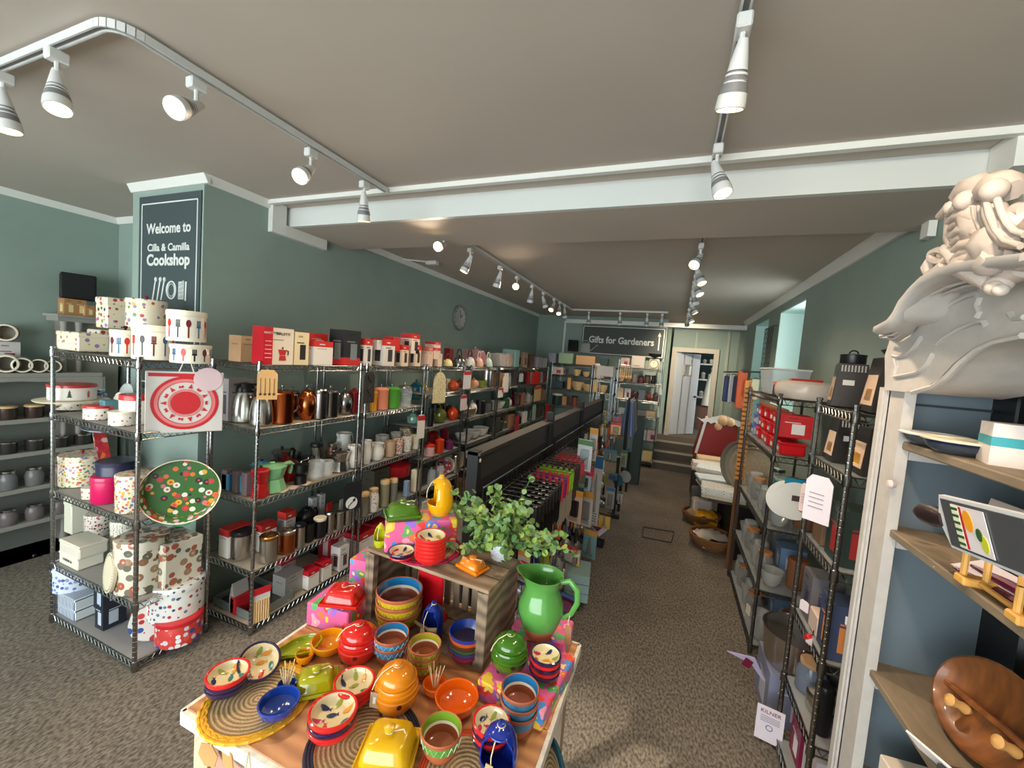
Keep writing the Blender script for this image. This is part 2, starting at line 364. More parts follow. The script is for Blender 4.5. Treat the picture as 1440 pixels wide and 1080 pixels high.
track([(.075, -.6), (.075, 1.83)], 'straight white track overhead at the right, in front of the beam', 2.498)
track([(-1.52, 2.57), (-1.60, 6.40)], 'long white track beyond the beam, above the kitchenware racks', 2.478)
track([(-1.60, 6.43), (-.15, 6.43)], 'white track running across in front of the gardeners sign', 2.478)
track([(.09, 2.60), (.13, 6.7)], 'straight white track beyond the beam above the aisle', 2.478)
def spot(px, z, X, aim, label, on=True, power=9, Y=None, s=1.0):
    y = Y if Y is not None else yat(px, X, z-.08); x = X if Y is None else xat(px, Y, z-.08)
    r = root('track_spotlight', (x, y, z-.024)); tag(r, label, 'spotlight', 'spotlights on the ceiling tracks')
    part('adapter', s, lambda g: g.box(0, 0, -.034*s, .034, .05, .034*s, 0, c=.004), TRW, r)
    part('stem', s, lambda g: g.tube([(0, 0, -.03*s), (0, 0, -.078*s)], .0065, 8), TRW, r)
    d = Vector(aim).normalized(); q = d.to_track_quat('-Z', 'Y').to_euler()
    p0 = Vector((0, 0, -.082*s))-d*.03*s
    def hs(g):
        g.lathe([(.004, .002), (.011, 0), (.017, -.03), (.0225, -.06), (.0225, -.062), (.0205, -.063), (.0205, -.066), (.024, -.067), (.025, -.072), (.0225, -.073), (.0225, -.076), (.026, -.077), (.027, -.082), (.0245, -.083), (.0245, -.086), (.028, -.087), (.032, -.108), (.034, -.130), (.0335, -.138), (.030, -.139), (.029, -.128)], 20,
                ms=[0, 0, 0, 0, 1, 1, 1, 0, 0, 1, 1, 1, 0, 0, 1, 1, 0, 0, 0, 0, 0], close=False)
    h = part('lamp_housing', 's', hs, [TRW, TRG], r, p0, q)
    part('lens', on, lambda g: g.lathe([(.0001, -.131), (.02, -.133), (.0295, -.130)], 18, close=False), LENS_ON if on else mat((230, 215, 195), .2), h)
    l = bpy.data.lights.new('spot_beam', 'SPOT'); l.energy = power; l.color = (1, .80, .58); l.spot_size = math.radians(100); l.spot_blend = .9; l.shadow_soft_size = .03
    o = link('spot_beam', l, r, p0+d*.145, q)
    return r
ZT1, ZT2 = 2.498, 2.478
spot(4, ZT1, 0, (.1, .1, -1), 'white spotlight cut by the left edge above the tin rack', power=10, Y=.67)
spot(80, ZT1, 0, (.35, -.1, -1), 'tilted white spotlight second from left on the curved track', power=10, Y=.67)
spot(276, ZT1, -1.54, (.35, -.75, -.55), 'glowing spotlight facing us just past the track bend', power=14)
spot(437, ZT1, -1.54, (.30, -.75, -.65), 'glowing spotlight facing us left of the pier bracket', power=14)
spot(512, ZT1, -1.54, (-.1, .2, -1), 'last small spotlight on the front left track by the beam', power=12)
spot(1043, ZT1, .075, (-.08, .35, -1), 'large ribbed white spotlight hanging overhead at the right', power=10)
r_sp = spot(720, ZT1, .075, (.42, .75, -.42), 'white spotlight overhead behind the ribbed one, aimed at dresser', power=16); r_sp.location.y = .22
spot(1008, ZT1, .075, (.3, -.25, -1), 'white spotlight hanging in front of the beam at right', power=12)
ords = ['first', 'second', 'third', 'fourth', 'fifth', 'sixth', 'seventh', 'eighth', 'ninth', 'tenth', 'eleventh', 'twelfth', 'thirteenth', 'fourteenth', 'fifteenth', 'sixteenth', 'seventeenth', 'eighteenth', 'nineteenth', 'twentieth']
for i, (px, ai) in enumerate(((624, (.2, -1, -.4)), (661, (-.35, -.2, -1)), (703, (-.3, .1, -1)), (727, (.3, -1, -.4)), (748, (-.2, .2, -1)), (764, (.3, .3, -1)), (779, (-.1, -.6, -.7)), (787, (.1, -.5, -.8)), (794, (.1, .2, -1)))):
    spot(px, ZT2, -1.53, ai, 'spotlight on the long left track beyond the beam, %s from the beam' % ords[i], power=8)
for i, px in enumerate((828, 872, 910, 931)):
    spot(px, ZT2, 0, (0, .4, -1), 'small spotlight above the gardeners sign, %s from the left' % ords[i], power=4, Y=6.43)
for i, (px, ai) in enumerate(((989, (-.25, -.6, -.55)), (983, (.35, -.3, -.9)), (976, (.4, -.3, -.8)), (973, (.3, .2, -1)), (970, (.45, 0, -.8)), (967, (.4, -.2, -.8)))):
    yy = (2.85, 3.25, 3.75, 4.2, 4.9, 5.8)[i]; r = spot(720, ZT2, .09+.01*i*.6, ai, 'spotlight on the aisle track beyond the beam, %s from the beam' % ords[i], power=8 if i < 5 else 8); r.location.y = yy
    if i == 5:
        rr2 = spot(720, ZT2, .125, (.03, .8, -.5), 'added spotlight at the aisle track end, brightening the white door', power=38); rr2.location.y = 6.5  # extra lamp on the track, added only to brighten the door

# =============================== WIRE RACKS ===============================
def post_fn(h, fine):
    def f(g):
        pr = [(.009, 0), (.012, .004), (.012, .02), (.0098, .022)]
        z = .03; st = .025 if fine else .1
        while z < h-.03:
            pr += [(.0098, z), (.0086, z+.0015), (.0086, z+.0035), (.0098, z+.005)]; z += st
        pr += [(.0098, h-.012), (.012, h-.011), (.012, h-.002), (.008, h)]
        g.lathe(pr, 10)
    return f
def shelf_fn(w, d, fine, wires):
    def f(g):
        hw, hd = w/2, d/2; rr = .0032
        for z in (0, -.03):
            for a, b in (((-hw, -hd), (hw, -hd)), ((hw, -hd), (hw, hd)), ((hw, hd), (-hw, hd)), ((-hw, hd), (-hw, -hd))):
                g.tube([(a[0], a[1], z), (b[0], b[1], z)], rr, 5)
        for (a, b) in (((-hw, -hd), (hw, -hd)), ((hw, -hd), (hw, hd)), ((hw, hd), (-hw, hd)), ((-hw, hd), (-hw, -hd))):
            L_ = math.hypot(b[0]-a[0], b[1]-a[1]); n = max(2, int(L_/.034)); pts = []
            for i in range(n*2+1):
                t = .02/L_+(1-.04/L_)*i/(n*2); pts.append((a[0]+(b[0]-a[0])*t, a[1]+(b[1]-a[1])*t, -.002 if i % 2 == 0 else -.028))
            g.tube(pts, .0024, 4)
        for sx in (-1, 1):
            for sy in (-1, 1): g.lathe([(.0135, -.034), (.015, -.03), (.013, .006), (.011, .008)], 10, 0, Tr(sx*hw, sy*hd, 0))
        if wires:
            n = int(max(w, d)/.027)
            for i in range(1, n):
                t = -max(w, d)/2+max(w, d)*i/n
                g.tube([(t, -hd, .001), (t, hd, .001)] if w > d else [(-hw, t, .001), (hw, t, .001)], .0018, 4)
            for k in (-.25, .25): g.tube([(-hw, k*d, -.004), (hw, k*d, -.004)] if w > d else [(k*w, -hd, -.004), (k*w, hd, -.004)], .0025, 4)
    return f
LINER = {'g': mat((150, 148, 146), .5), 'w': mat((172, 158, 138), .5), 'c': mat((172, 176, 178), .15, alpha=.5), 'b': mat((60, 60, 60), .5)}
def rack(x0, x1, y0, y1, levels, label, liner='g', top_open=True, H=1.52, fine=True, mt=CHROME, cat='wire shelving'):
    r = root('wire_rack', ((x0+x1)/2, (y0+y1)/2, 0)); tag(r, label, cat, 'chrome wire shelving units'); w, d = x1-x0, y1-y0
    for sx in (-1, 1):
        for sy in (-1, 1): part('post', ('post', H, fine), post_fn(H, fine), mt, r, (sx*w/2, sy*d/2, 0))
    for i, z in enumerate(levels):
        op = top_open and i == len(levels)-1
        s = part('shelf', (round(w, 3), round(d, 3), fine, op), shelf_fn(w, d, fine, op), mt, r, (0, 0, z-.004))
        if not op: part('shelf_liner', (round(w, 3), round(d, 3)), lambda g: g.box(0, 0, -.002, w-.012, d-.012, .004), LINER[liner], s)
    return r
TL = [.05, .34, .745, 1.165, 1.50]
rack(-3.03, -2.26, 1.09, 1.41, TL, 'wire rack full of decorated cake tins in front of the welcome sign')
LF, LB = -2.03, -2.43
LV = [.05, .365, .76, 1.16, 1.505]; LV2 = [.06, .36, .65, .94, 1.25, 1.505]
BAYS = [(1.50, 2.25, LV), (2.31, 3.03, LV), (3.08, 3.78, LV2), (3.92, 4.64, LV2), (4.70, 5.40, LV2), (5.46, 6.12, LV2), (6.18, 6.84, LV2)]
BN = ['nearest left wall rack, holding steel coffee pots and red boxes', 'left wall rack, second bay, with white jugs on its middle shelf', 'left wall rack, third bay, with teapots and kettles', 'left wall rack, fourth bay, with steel mixing bowls', 'left wall rack, fifth bay, topped by clear plastic boxes', 'left wall rack, sixth bay, with red tag cards hanging', 'left wall rack, last bay before the far corner']
for i, (a_, b_, lv) in enumerate(BAYS): rack(LB, LF, a_, b_, lv, BN[i], 'w' if i == 0 else 'g', H=1.525, fine=i < 2)
RF, RB = .585, .94
RLB = [.06, .355, .665, 1.0, 1.335, 1.552]
rack(RF, RB, 1.69, 2.06, RLB, 'dark wire rack standing against the dresser, grater boxes on top', 'c', mt=DCHROME, H=1.58)
RLA = [.06, .40, .77, 1.20, 1.53]
rack(RF, RB, 2.71, 3.68, RLA, 'right hand wire rack carrying red plastic tubs and glassware', 'c', mt=DCHROME, H=1.56)

# =============================== SIGNS ===============================
SGN = mat((62, 74, 76), .6); SGL = mat((214, 218, 214), .6)
sg = root('welcome_sign', (-2.5, 1.5, 0)); tag(sg, 'tall dark welcome sign for the cookshop painted on the pier', 'sign')
a = hx(198, 277, 'y', 1.495); b = hx(287, 262, 'y', 1.495)
sx0, sx1, sz1, sz0 = a.x, b.x-.01, 2.44, 1.28
sg.location = ((sx0+sx1)/2, 1.492, 0); sw = sx1-sx0
G().box(0, 0, sz0, sw, .006, sz1-sz0).build('sign_panel', SGN, sg)
g = G()
for x, z, dx, dz in ((0, sz1-.05, sw-.06, .007), (0, sz0+.04, sw-.06, .007), (-(sw/2-.03), sz0+.04, .007, sz1-sz0-.09), (sw/2-.03, sz0+.04, .007, sz1-sz0-.09)): g.box(x, -.004, z, dx, .002, dz)
g.build('border_line', SGL, sg)
def zpx(px, py): return hx(px, py, 'y', 1.49).z
for t, s, py, b_, sxx in (('Welcome to', .084, 321, .002, .97), ('Cilla & Camilla', .060, 348, .0014, 1.12), ('Cookshop', .092, 366, .003, 1.06)):
    lettering(t, s, SGL, sg, (0, -.005, zpx(240, py)), bold=b_, sx=sxx)
g = G(); zc = zpx(240, 408)
g.tube([(.04+.042*math.cos(t), -.005, zc+.05*math.sin(t)) for t in [2*PI*i/20 for i in range(20)]], .005, 4, closed=True)
g.tube([(.04+.03*math.cos(t), -.005, zc+.036*math.sin(t)) for t in [2*PI*i/20 for i in range(20)]], .002, 4, closed=True)
for k, x in enumerate((-.13, -.085, -.045)):
    g.tube([(x-.01, -.005, zc-.06), (x+.018, -.005, zc+.06)], .004, 4); g.sphere((x+.02, -.004, zc+.062), .009, 8, sz=1.6)
for k in range(5): g.tube([(.11, -.005, zc-.05+k*.022), (.155, -.005, zc-.05+k*.026)], .0025, 4); g.tube([(.11+k*.011, -.005, zc-.05), (.112+k*.011, -.005, zc+.05)], .0022, 4)
g.tube([(.175, -.005, zc-.06), (.178, -.005, zc+.05)], .005, 4)
g.build('utensil_drawing', SGL, sg)
# gardeners sign
gs = root('gardeners_sign', (0, 7.44, 0)); a = hx(820, 457, 'y', 7.44); b = hx(937, 461, 'y', 7.44); c = hx(930, 504, 'y', 7.44)
gx, gw = (a.x+b.x)/2, b.x-a.x; gz0, gz1 = 1.81, 2.34; gs.location.x = gx
tag(gs, 'wide dark sign with watering can and arrow, on the far wall', 'sign')
GSG = mat((66, 72, 70), .6)
G().box(0, 0, gz0, gw, .02, gz1-gz0).build('sign_panel', GSG, gs)
g = G()
for x, z, dx, dz in ((0, gz1-.03, gw-.04, .012), (0, gz0+.015, gw-.04, .012), (-(gw/2-.02), gz0+.02, .012, gz1-gz0-.05), (gw/2-.02, gz0+.02, .012, gz1-gz0-.05)): g.box(x, -.011, z, dx, .003, dz)
g.build('border_line', SGL, gs)
lettering('Gifts for Gardeners', .165, SGL, gs, (-.02, -.013, (gz0+gz1)/2-.0), bold=.004, sx=.86)
g = G().prism([(.615, gz0+.14), (.635, gz0+.14), (.635, gz0+.38), (.655, gz0+.38), (.625, gz0+.45), (.595, gz0+.38), (.615, gz0+.38)], -.016, -.012)
g.build('arrow', SGL, gs)
g = G().lathe([(.10, 0), (.105, .01), (.095, .16), (.085, .17), (.0, .19)], 20, 0, Tr(-gw/2+.08, -.05, gz0+.02), sy=.35)
g.tube([(-gw/2+.17, -.04, gz0+.05), (-gw/2+.28, -.04, gz0+.15)], [.012, .008]); g.lathe([(.008, 0), (.026, .03)], 10, 0, Tr(-gw/2+.28, -.04, gz0+.15) @ Ry(.9))
g.tube(arc((-gw/2+.08, -.04, gz0+.17), .07, 0, PI, 8), .008); g.build('watering_can_cutout', mat((150, 156, 150), .5), gs)
# clock, speakers, ceiling socket
def clock():
    p = hx(647, 447, 'x', XL+.02); r = root('wall_clock', (XL, p.y, p.z)); tag(r, 'round pale wall clock high on the long green wall', 'clock')
    T = Ry(PI/2)
    G().lathe([(.15, 0), (.155, .015), (.15, .028), (.135, .022), (.0001, .02)], 32, 0, T, ms=[0, 0, 0, 1, 1]).build('clock_case', [mat((120, 122, 120), .4), mat((176, 178, 174), .3)], r)
    g = G()
    for k in range(12):
        a_ = PI*k/6; g.box(0, 0, 0, .004, .008, .02, 0, Tr(.024, .115*math.cos(a_), .115*math.sin(a_)) @ Rx(a_-PI/2))
    g.build('hour_mark', mat((90, 92, 92), .5), r)
    G().tube([(.028, 0, 0), (.028, .05, .04)], .004, 4).tube([(.03, 0, 0), (.03, -.02, .09)], .003, 4).build('clock_hand', BLACKP, r)
clock()
def speaker(x, y, z, w, d, h, rz, label):
    r = root('loudspeaker', (x, y, z), rz); tag(r, label, 'loudspeaker')
    G().box(0, 0, 0, w, d, h, 0, c=.01).build('speaker_case', mat((16, 16, 18), .5), r)
    G().box(0, -d/2-.004, .02, w-.03, .008, h-.04).build('speaker_grille', mat((24, 24, 26), .8, bump=.6, nscale=400), r)
p = hx(110, 397, 'y', 1.72)
speaker(p.x, 1.75, hx(110, 414, 'y', 1.72).z, .28, .18, .21, .15, 'large black loudspeaker on cardboard boxes on the alcove ledge')
p = hx(806, 485, 'y', 7.4); speaker(p.x, 7.4, p.z-.12, .17, .12, .21, 0, 'small black loudspeaker on the far wall left of gardeners sign')
p = hx(608, 369, 'z', 2.49); g = G().box(p.x, p.y, 2.465, .12, .06, .035, c=.006).tube([(p.x, p.y, 2.49), (p.x-.35, p.y-.2, 2.49)], .008); tag(g.build('ceiling_sensor', TRW), 'small white sensor with cable on the back ceiling', 'sensor')
p = hx(924, 750, 'z', 0)
g = G(); pts = [hx(*q, 'z', .006) for q in ((905, 741), (948, 748), (944, 763), (903, 755))]; g.tube(pts, .006, 4, closed=True); tag(g.build('floor_hatch_frame', mat((60, 56, 50), .6)), 'thin dark metal hatch frame let into the aisle carpet', 'floor hatch')
# =============================== PAINTED DRESSER ON THE RIGHT ===============================
XD = .55; YC = .80
def dp(px, py, X=XD): q = hx(px, py, 'x', X); return (q.y, q.z)
PAINT = mat((186, 180, 174), .5, noise=.06, nscale=30, bump=.05); PCREST = mat((190, 176, 166), .65, noise=.14, nscale=18, bump=.25); PBLUE = mat((98, 110, 118), .6, noise=.04, nscale=8); PDARK = mat((74, 84, 90), .6)
dr = root('dresser', (.79, YC, 0)); tag(dr, 'tall painted dresser with carved crest and open shelves against right wall', 'dresser')
def W_(o): o.location = (-.79, -YC, 0); return o       # parts written in room coordinates
YE = 1.43; YN = 2*YC-YE
def dbuild(g, name, m, parent=None, ang=35):
    o = g.build(name, m, parent or dr, ang=ang)
    if parent is None: W_(o)
    return o
dbuild(G().box(.79, YE-.02, 0, .48, .04, 1.66), 'side_panel', PAINT)
dbuild(G().box(.79, YE-.052, 0, .44, .024, 1.80), 'side_lining', PBLUE)
dbuild(G().box(.79, YN+.02, 0, .48, .04, 1.66), 'side_panel', PAINT)
dbuild(G().box(1.0, YC, 0, .02, YE-YN-.1, 1.95), 'back_panel', PDARK)
g = G().box(XD+.012, YE-.055, 0, .024, .11, 1.645).box(XD-.004, YE-.012, 0, .012, .022, 1.645).box(XD-.002, YE-.03, 0, .008, .006, 1.645)
st = dbuild(g, 'stile', PAINT)
G().lathe([(.0001, -.02), (.009, -.018), (.011, -.010), (.006, 0)], 12, 0, Tr(XD, dp(1260, 682)[0], dp(1260, 682)[1]) @ Ry(PI/2)).build('knob', mat((206, 184, 182), .4), st)
dbuild(G().box(XD+.012, YN+.055, 0, .024, .11, 1.645), 'stile', PAINT)
SHW = mat((128, 112, 92), .7, noise=.15, nscale=14, stretch=(4, 1, 4))
DZ = [1.512, 1.282, .90, .60]
for z in DZ:
    s = dbuild(G().box(.775, YC, z-.02, .43, YE-YN-.11, .02, c=.003), 'shelf', SHW)
    G().box(.62, YE-.09, z-.045, .09, .05, .025).build('shelf_cleat', PAINT, s)
dbuild(G().box(.79, YE-.066, dp(1283, 572)[1], .40, .004, .006), 'panel_groove', mat((44, 50, 54), .7))
# arched frieze
up_ = [(1252, 549), (1252, 500), (1262, 470), (1285, 440), (1310, 420), (1345, 402), (1395, 392), (1440, 388)]
lo_ = [(1440, 476), (1400, 484), (1375, 494), (1352, 511), (1332, 532), (1312, 545), (1283, 552)]
U = [dp(*q) for q in up_]; Lo = [dp(*q) for q in lo_]
U = [p for p in U if p[0] > YC+.02]; Lo = [p for p in Lo if p[0] > YC+.02]
ut, lt_ = U[-1][1]+.012, Lo[0][1]+.008
poly = U+[(YC, ut)]+[(2*YC-y, z) for y, z in U[::-1]]+[(2*YC-y, z) for y, z in Lo[::-1]]+[(YC, lt_)]+Lo
def frieze(poly, x0, x1):
    g = G(); k = len(poly); g.add([(x0, y, z) for y, z in poly]+[(x1, y, z) for y, z in poly], [tuple(range(k)), tuple(range(2*k-1, k-1, -1))]+[(i, (i+1) % k, (i+1) % k+k, i+k) for i in range(k)]); return g
fz = dbuild(frieze(poly, XD-.012, XD+.16), 'arched_frieze', PAINT, ang=50)
# carved line work
def mir(path): return [(x, 2*YC-y, z) for x, y, z in path]
g = G()
for pts, r_ in (([(1283, 552), (1312, 544), (1332, 530), (1352, 509), (1375, 491), (1400, 480), (1438, 472)], .006),
               ([(1304, 454), (1318, 440), (1340, 426), (1360, 416), (1373, 413), (1378, 420), (1374, 430), (1378, 440), (1374, 446)], .005),
               ([(1318, 484), (1334, 471), (1352, 461), (1372, 453), (1384, 453), (1386, 458)], .005),
               ([(1256, 500), (1262, 502), (1275, 498), (1287, 487), (1296, 474)], .005),
               ([(1258, 530), (1270, 528), (1290, 524), (1304, 512), (1312, 498)], .005),
               ([(1420, 440), (1425, 448), (1440, 446)], .005), ([(1258, 505), (1261, 516), (1258, 528)], .004)):
    P_ = [(XD-.014,)+dp(*q, X=XD-.014) for q in pts]; G().tube(P_, r_, 6).build('carved_line', PAINT, fz); G().tube(mir(P_), r_, 6).build('carved_line', PAINT, fz)
# sweeping cove cornice
uu = [(1231, 469), (1250, 460), (1258, 450), (1266, 434), (1281, 416), (1297, 401), (1324, 388), (1351, 382), (1395, 376), (1440, 372)]
ll = [(1244, 476), (1262, 482), (1278, 472), (1290, 455), (1300, 443), (1315, 432), (1340, 418), (1362, 409), (1400, 400), (1440, 394)]
A_ = [Vector((XD-.10,)+dp(*q, X=XD-.10)) for q in uu]; B_ = [Vector((XD-.014,)+dp(*q, X=XD-.014)) for q in ll]
A_[0] = Vector((XD-.085,)+dp(1231, 469, XD-.085))
g = G(); vs = []; n = 7; rows = []
for a, b in zip(A_, B_):
    row = [b+(a-b)*0]
    for j in range(1, n):
        t = j/(n-1); c_ = Vector((b.x+(a.x-b.x)*(1-math.cos(t*PI/2)), b.y+(a.y-b.y)*t, b.z+(a.z-b.z)*math.sin(t*PI/2)))
        row.append(c_)
        if j == n-1: row.append(a+Vector((-.006, 0, .004))); row.append(a+Vector((-.006, 0, .016))); row.append(Vector((XD+.16, a.y+.01, a.z+.02)))
    rows.append(row)
for side in (0, 1):
    rr_ = [[(Vector((p.x, 2*YC-p.y, p.z)) if side else p) for p in row] for row in rows]; k = len(rr_[0])
    vs = [p for row in rr_ for p in row]; fs = []
    for i in range(len(rr_)-1):
        for j in range(k-1): q = (i*k+j, (i+1)*k+j, (i+1)*k+j+1, i*k+j+1); fs.append(q if side else q[::-1])
    g.add(vs, fs)
# bridge across the middle
for a, b in zip(rows[-1], rows[-1][1:]): g.add([a, b, (b.x, 2*YC-b.y, b.z), (a.x, 2*YC-a.y, a.z)], [(0, 1, 2, 3)])
cn = dbuild(g, 'cornice', PAINT, ang=60)
g = G()
for f_ in (.35, .62):
    g.tube([row[0]+(row[5]-row[0])*f_+Vector((-.004, 0, 0)) for row in rows], .004, 5)
g.build('cornice_bead', PAINT, cn)
# carved crest
XC = XD-.07
def cp(px, py, dx=0): return (XC+dx,)+dp(px, py, XC+dx)
kx = 1.15/FPX
g = G()
def tb(pts, r, flat=1.0, dx=0, n=8):
    P_ = [cp(a, b, dx) for a, b in pts]; R_ = [x*kx for x in r] if isinstance(r, (list, tuple)) else r*kx
    g.tube(P_, R_, n, flat=flat)
def bl(px, py, r, dx=0, sz=1.0): g.sphere(cp(px, py, dx), r*kx, 12, sz=sz)
tb([(1353, 277), (1362, 268), (1378, 263), (1390, 266)], [10, 12, 12, 10]); bl(1359, 282, 9, -.02)
tb([(1388, 268), (1398, 262), (1412, 262), (1424, 268)], [10, 12, 12, 8], dx=-.01); bl(1398, 268, 9, -.03)
tb([(1394, 280), (1399, 300), (1408, 320), (1420, 333), (1440, 338)], [6, 8, 8, 8, 7], dx=-.022)      # strap
tb([(1387, 282), (1391, 302), (1400, 323), (1414, 339), (1436, 346)], 2.4, dx=-.034); tb([(1402, 280), (1408, 298), (1416, 314), (1427, 326), (1442, 330)], 2.4, dx=-.034)
tb([(1370, 284), (1372, 303), (1380, 320), (1394, 330), (1408, 328)], [9, 13, 14, 10, 6], dx=-.002)
for k in range(5): tb([(1364+k*4, 290), (1366+k*4, 306), (1374+k*4, 322), (1388+k*3, 333)], 1.6, dx=-.018-.002*(k % 2))
tb([(1415, 285), (1424, 300), (1430, 315)], [12, 12, 10], dx=.02)
bl(1436, 314, 13, -.01); tb([(1424, 300), (1430, 294), (1442, 295)], 5, dx=-.02)
tb([(1322, 304), (1330, 300), (1338, 292), (1345, 290)], [4, 6, 7, 6]); bl(1339, 292, 7, -.01)
for k in range(9):                                                                          # acanthus leaf folds
    y = 296+k*10; tb([(1331+k*1.6, y+7), (1343+k*2, y-2), (1356+k*2.2, y-4), (1368+k*2.6, y+3)], [2, 4.5, 5, 3], dx=-.012-.006*(k % 2))
tb([(1343, 300), (1345, 330), (1353, 358), (1364, 374)], [8, 10, 9, 6], dx=.012); tb([(1362, 295), (1364, 325), (1375, 355), (1390, 370)], [14, 16, 14, 10], dx=.02)
tb([(1386, 352), (1396, 345), (1408, 340), (1420, 345)], [12, 17, 17, 12], dx=-.01); tb([(1380, 378), (1392, 372), (1402, 360)], [6, 10, 10], dx=-.02)
g.tube([cp(1321+12*math.cos(a), 360+8*math.sin(a), -.005) for a in [2*PI*i/16 for i in range(16)]], 3.6*kx, 6, closed=True)    # left volute with its hole
tb([(1310, 362), (1306, 376), (1305, 386)], [4, 7, 4]); tb([(1332, 372), (1322, 382), (1308, 388), (1300, 396)], [7, 7, 6, 4]); tb([(1330, 350), (1340, 358), (1346, 370)], [6, 7, 6])
tb([(1340, 385), (1352, 374), (1366, 378), (1380, 390), (1388, 402)], [5, 10, 11, 8, 4], dx=-.01)
g.tube([cp(1436+14*math.cos(a), 358+14*math.sin(a), -.01) for a in [PI*.25+2*PI*i/16*.8 for i in range(16)]], 4.5*kx, 6); bl(1434, 358, 7)
tb([(1392, 378), (1405, 385), (1420, 384), (1440, 376)], [7, 10, 10, 8], dx=.01); bl(1404, 400, 9, 0, .8); bl(1398, 405, 6, -.01); bl(1407, 408, 5, -.01)
g.add([cp(*q, .025) for q in ((1312, 392), (1318, 350), (1336, 340), (1336, 300), (1350, 275), (1420, 268), (1440, 330), (1440, 395), (1400, 402), (1350, 385))], [tuple(range(9, -1, -1))])
g.tube([cp(1436, 330), (XC, YC, cp(1436, 330)[2]-.02)], .03, 8); g.tube([(XC, YC, cp(1436, 330)[2]-.02), (XC, 2*YC-cp(1436, 330)[1], cp(1436, 330)[2])], .03, 8)
k0 = len(g.v); half = list(g.v)
g.add([(x, 2*YC-y, z) for x, y, z in half], [tuple(reversed(f)) for f in g.f])
dbuild(g, 'carved_crest', PCREST, ang=60)

# ---- on the dresser shelves ----
def dpos(px, z, X): return (X, yat(px, X, z), z)
def glass_bowl(px, z, X, r, h, lid, look, band=None):
    x, y, z = dpos(px, z, X); o = root('glass_dish', (x, y, z)); tag(o, look, 'dish')
    part('bowl', (r, h), lambda g: g.lathe([(.0001, 0), (r*.55, 0), (r*.85, h*.4), (r, h*.95), (r*.96, h*.95), (r*.8, h*.42), (.0001, .006)], 28, sy=1), mat((90, 96, 100), .05, alpha=.5), o)
    part('rim', (r, h, lid), lambda g: g.lathe([(r*1.04, h*.9), (r*1.06, h), (r*.95, h*1.06), (r*.9, h)], 28), lid, o)
    if band: G().lathe([(r*.8, .012), (r*.99, h*.86)], 24, a0=3.2, a1=5.2, close=False).build('paper_sleeve', band, o)
    return o
glass_bowl(1312, DZ[0], .60, .062, .03, WHITE, 'shallow glass dish with white rim, farthest on dresser top shelf')
glass_bowl(1345, DZ[0], .595, .058, .032, CREAM, 'glass dish with cream rim and navy sleeve on dresser top shelf', mat((24, 30, 70), .4))
x, y, z = dpos(1428, DZ[0], .64)
b_ = root('product_carton', (x, y, z), -.25); tag(b_, 'white carton with teal band on dresser top shelf', 'carton')
g = G().box(0, 0, 0, .09, .07, .082).box(0, 0, .038, .0915, .0715, .018, 1); g.build('carton_body', [mat((228, 216, 208), .5), mat((60, 160, 170), .5)], b_)
x, y, z = dpos(1432, DZ[0], .80); tag(part('black_box', 'bb', lambda g: g.box(0, 0, 0, .12, .16, .20, c=.004), mat((14, 16, 18), .3), None, (x, y, z)), 'tall black box at the back of the dresser top shelf', 'box')
# mandoline slicer with cardboard sleeve
x, y, z = dpos(1412, DZ[1], .56)
pp = hx(1368, 742, 'x', .53); o = root('mandoline_slicer', tuple(pp), 0); tag(o, 'mandoline slicer with black handle and printed card, on dresser middle shelf', 'slicer')
o.rotation_euler = (Matrix(((0, 0, -1), (-1, 0, 0), (0, 1, 0))).to_4x4() @ Rz(math.radians(8)) @ Rx(math.radians(14))).to_euler()
g = G(); pl = [(-.075, -.014), (-.06, -.05), (.16, -.05), (.16, .05), (-.06, .05), (-.075, .014)]
g.add([(a, b, 0) for a, b in pl]+[(a, b, .009) for a, b in pl], [tuple(range(5, -1, -1)), tuple(range(6, 12))]+[(i, (i+1) % 6, (i+1) % 6+6, i+6) for i in range(6)])
g.build('slicer_frame', mat((214, 214, 216), .4), o)
G().box(.045, 0, .008, .20, .088, .003).build('blade_plate', bands((130, 132, 136), (96, 98, 104), 90, 0, .3, metal=.6), o)
g = G().box(.02, 0, .012, .085, .078, .001, 0).box(-.013, 0, .0125, .018, .074, .001, 1).box(.002, 0, .0125, .006, .074, .001, 2)
for k in range(6): g.box(-.013, -.031+k*.0125, .0132, .018, .005, .0006, 3)
g.lathe([(.0001, 0), (.012, 0), (.012, .001), (.0001, .001)], 14, 4, Tr(.018, .015, .013), sy=1.6).lathe([(.0001, 0), (.009, 0), (.009, .001), (.0001, .001)], 12, 5, Tr(.048, -.018, .013), sy=1.7).lathe([(.0001, 0), (.007, 0), (.007, .0014), (.0001, .0014)], 12, 3, Tr(.040, -.004, .013), sy=1.6)
g.build('printed_card', [mat((226, 218, 220), .5), mat((226, 230, 200), .5), mat((190, 40, 50), .5), mat((52, 90, 46), .5), mat((240, 160, 40), .5), mat((200, 200, 60), .5)], o)
G().tube([(-.07, 0, .004), (-.10, 0, .004), (-.14, 0, .006), (-.165, 0, .008)], [.014, .022, .020, .008], 12, flat=.7).tube([(-.085, 0, -.01), (-.12, 0, -.02), (-.15, 0, -.02)], [.010, .016, .006], 10).build('handle', mat((44, 32, 34), .35), o)
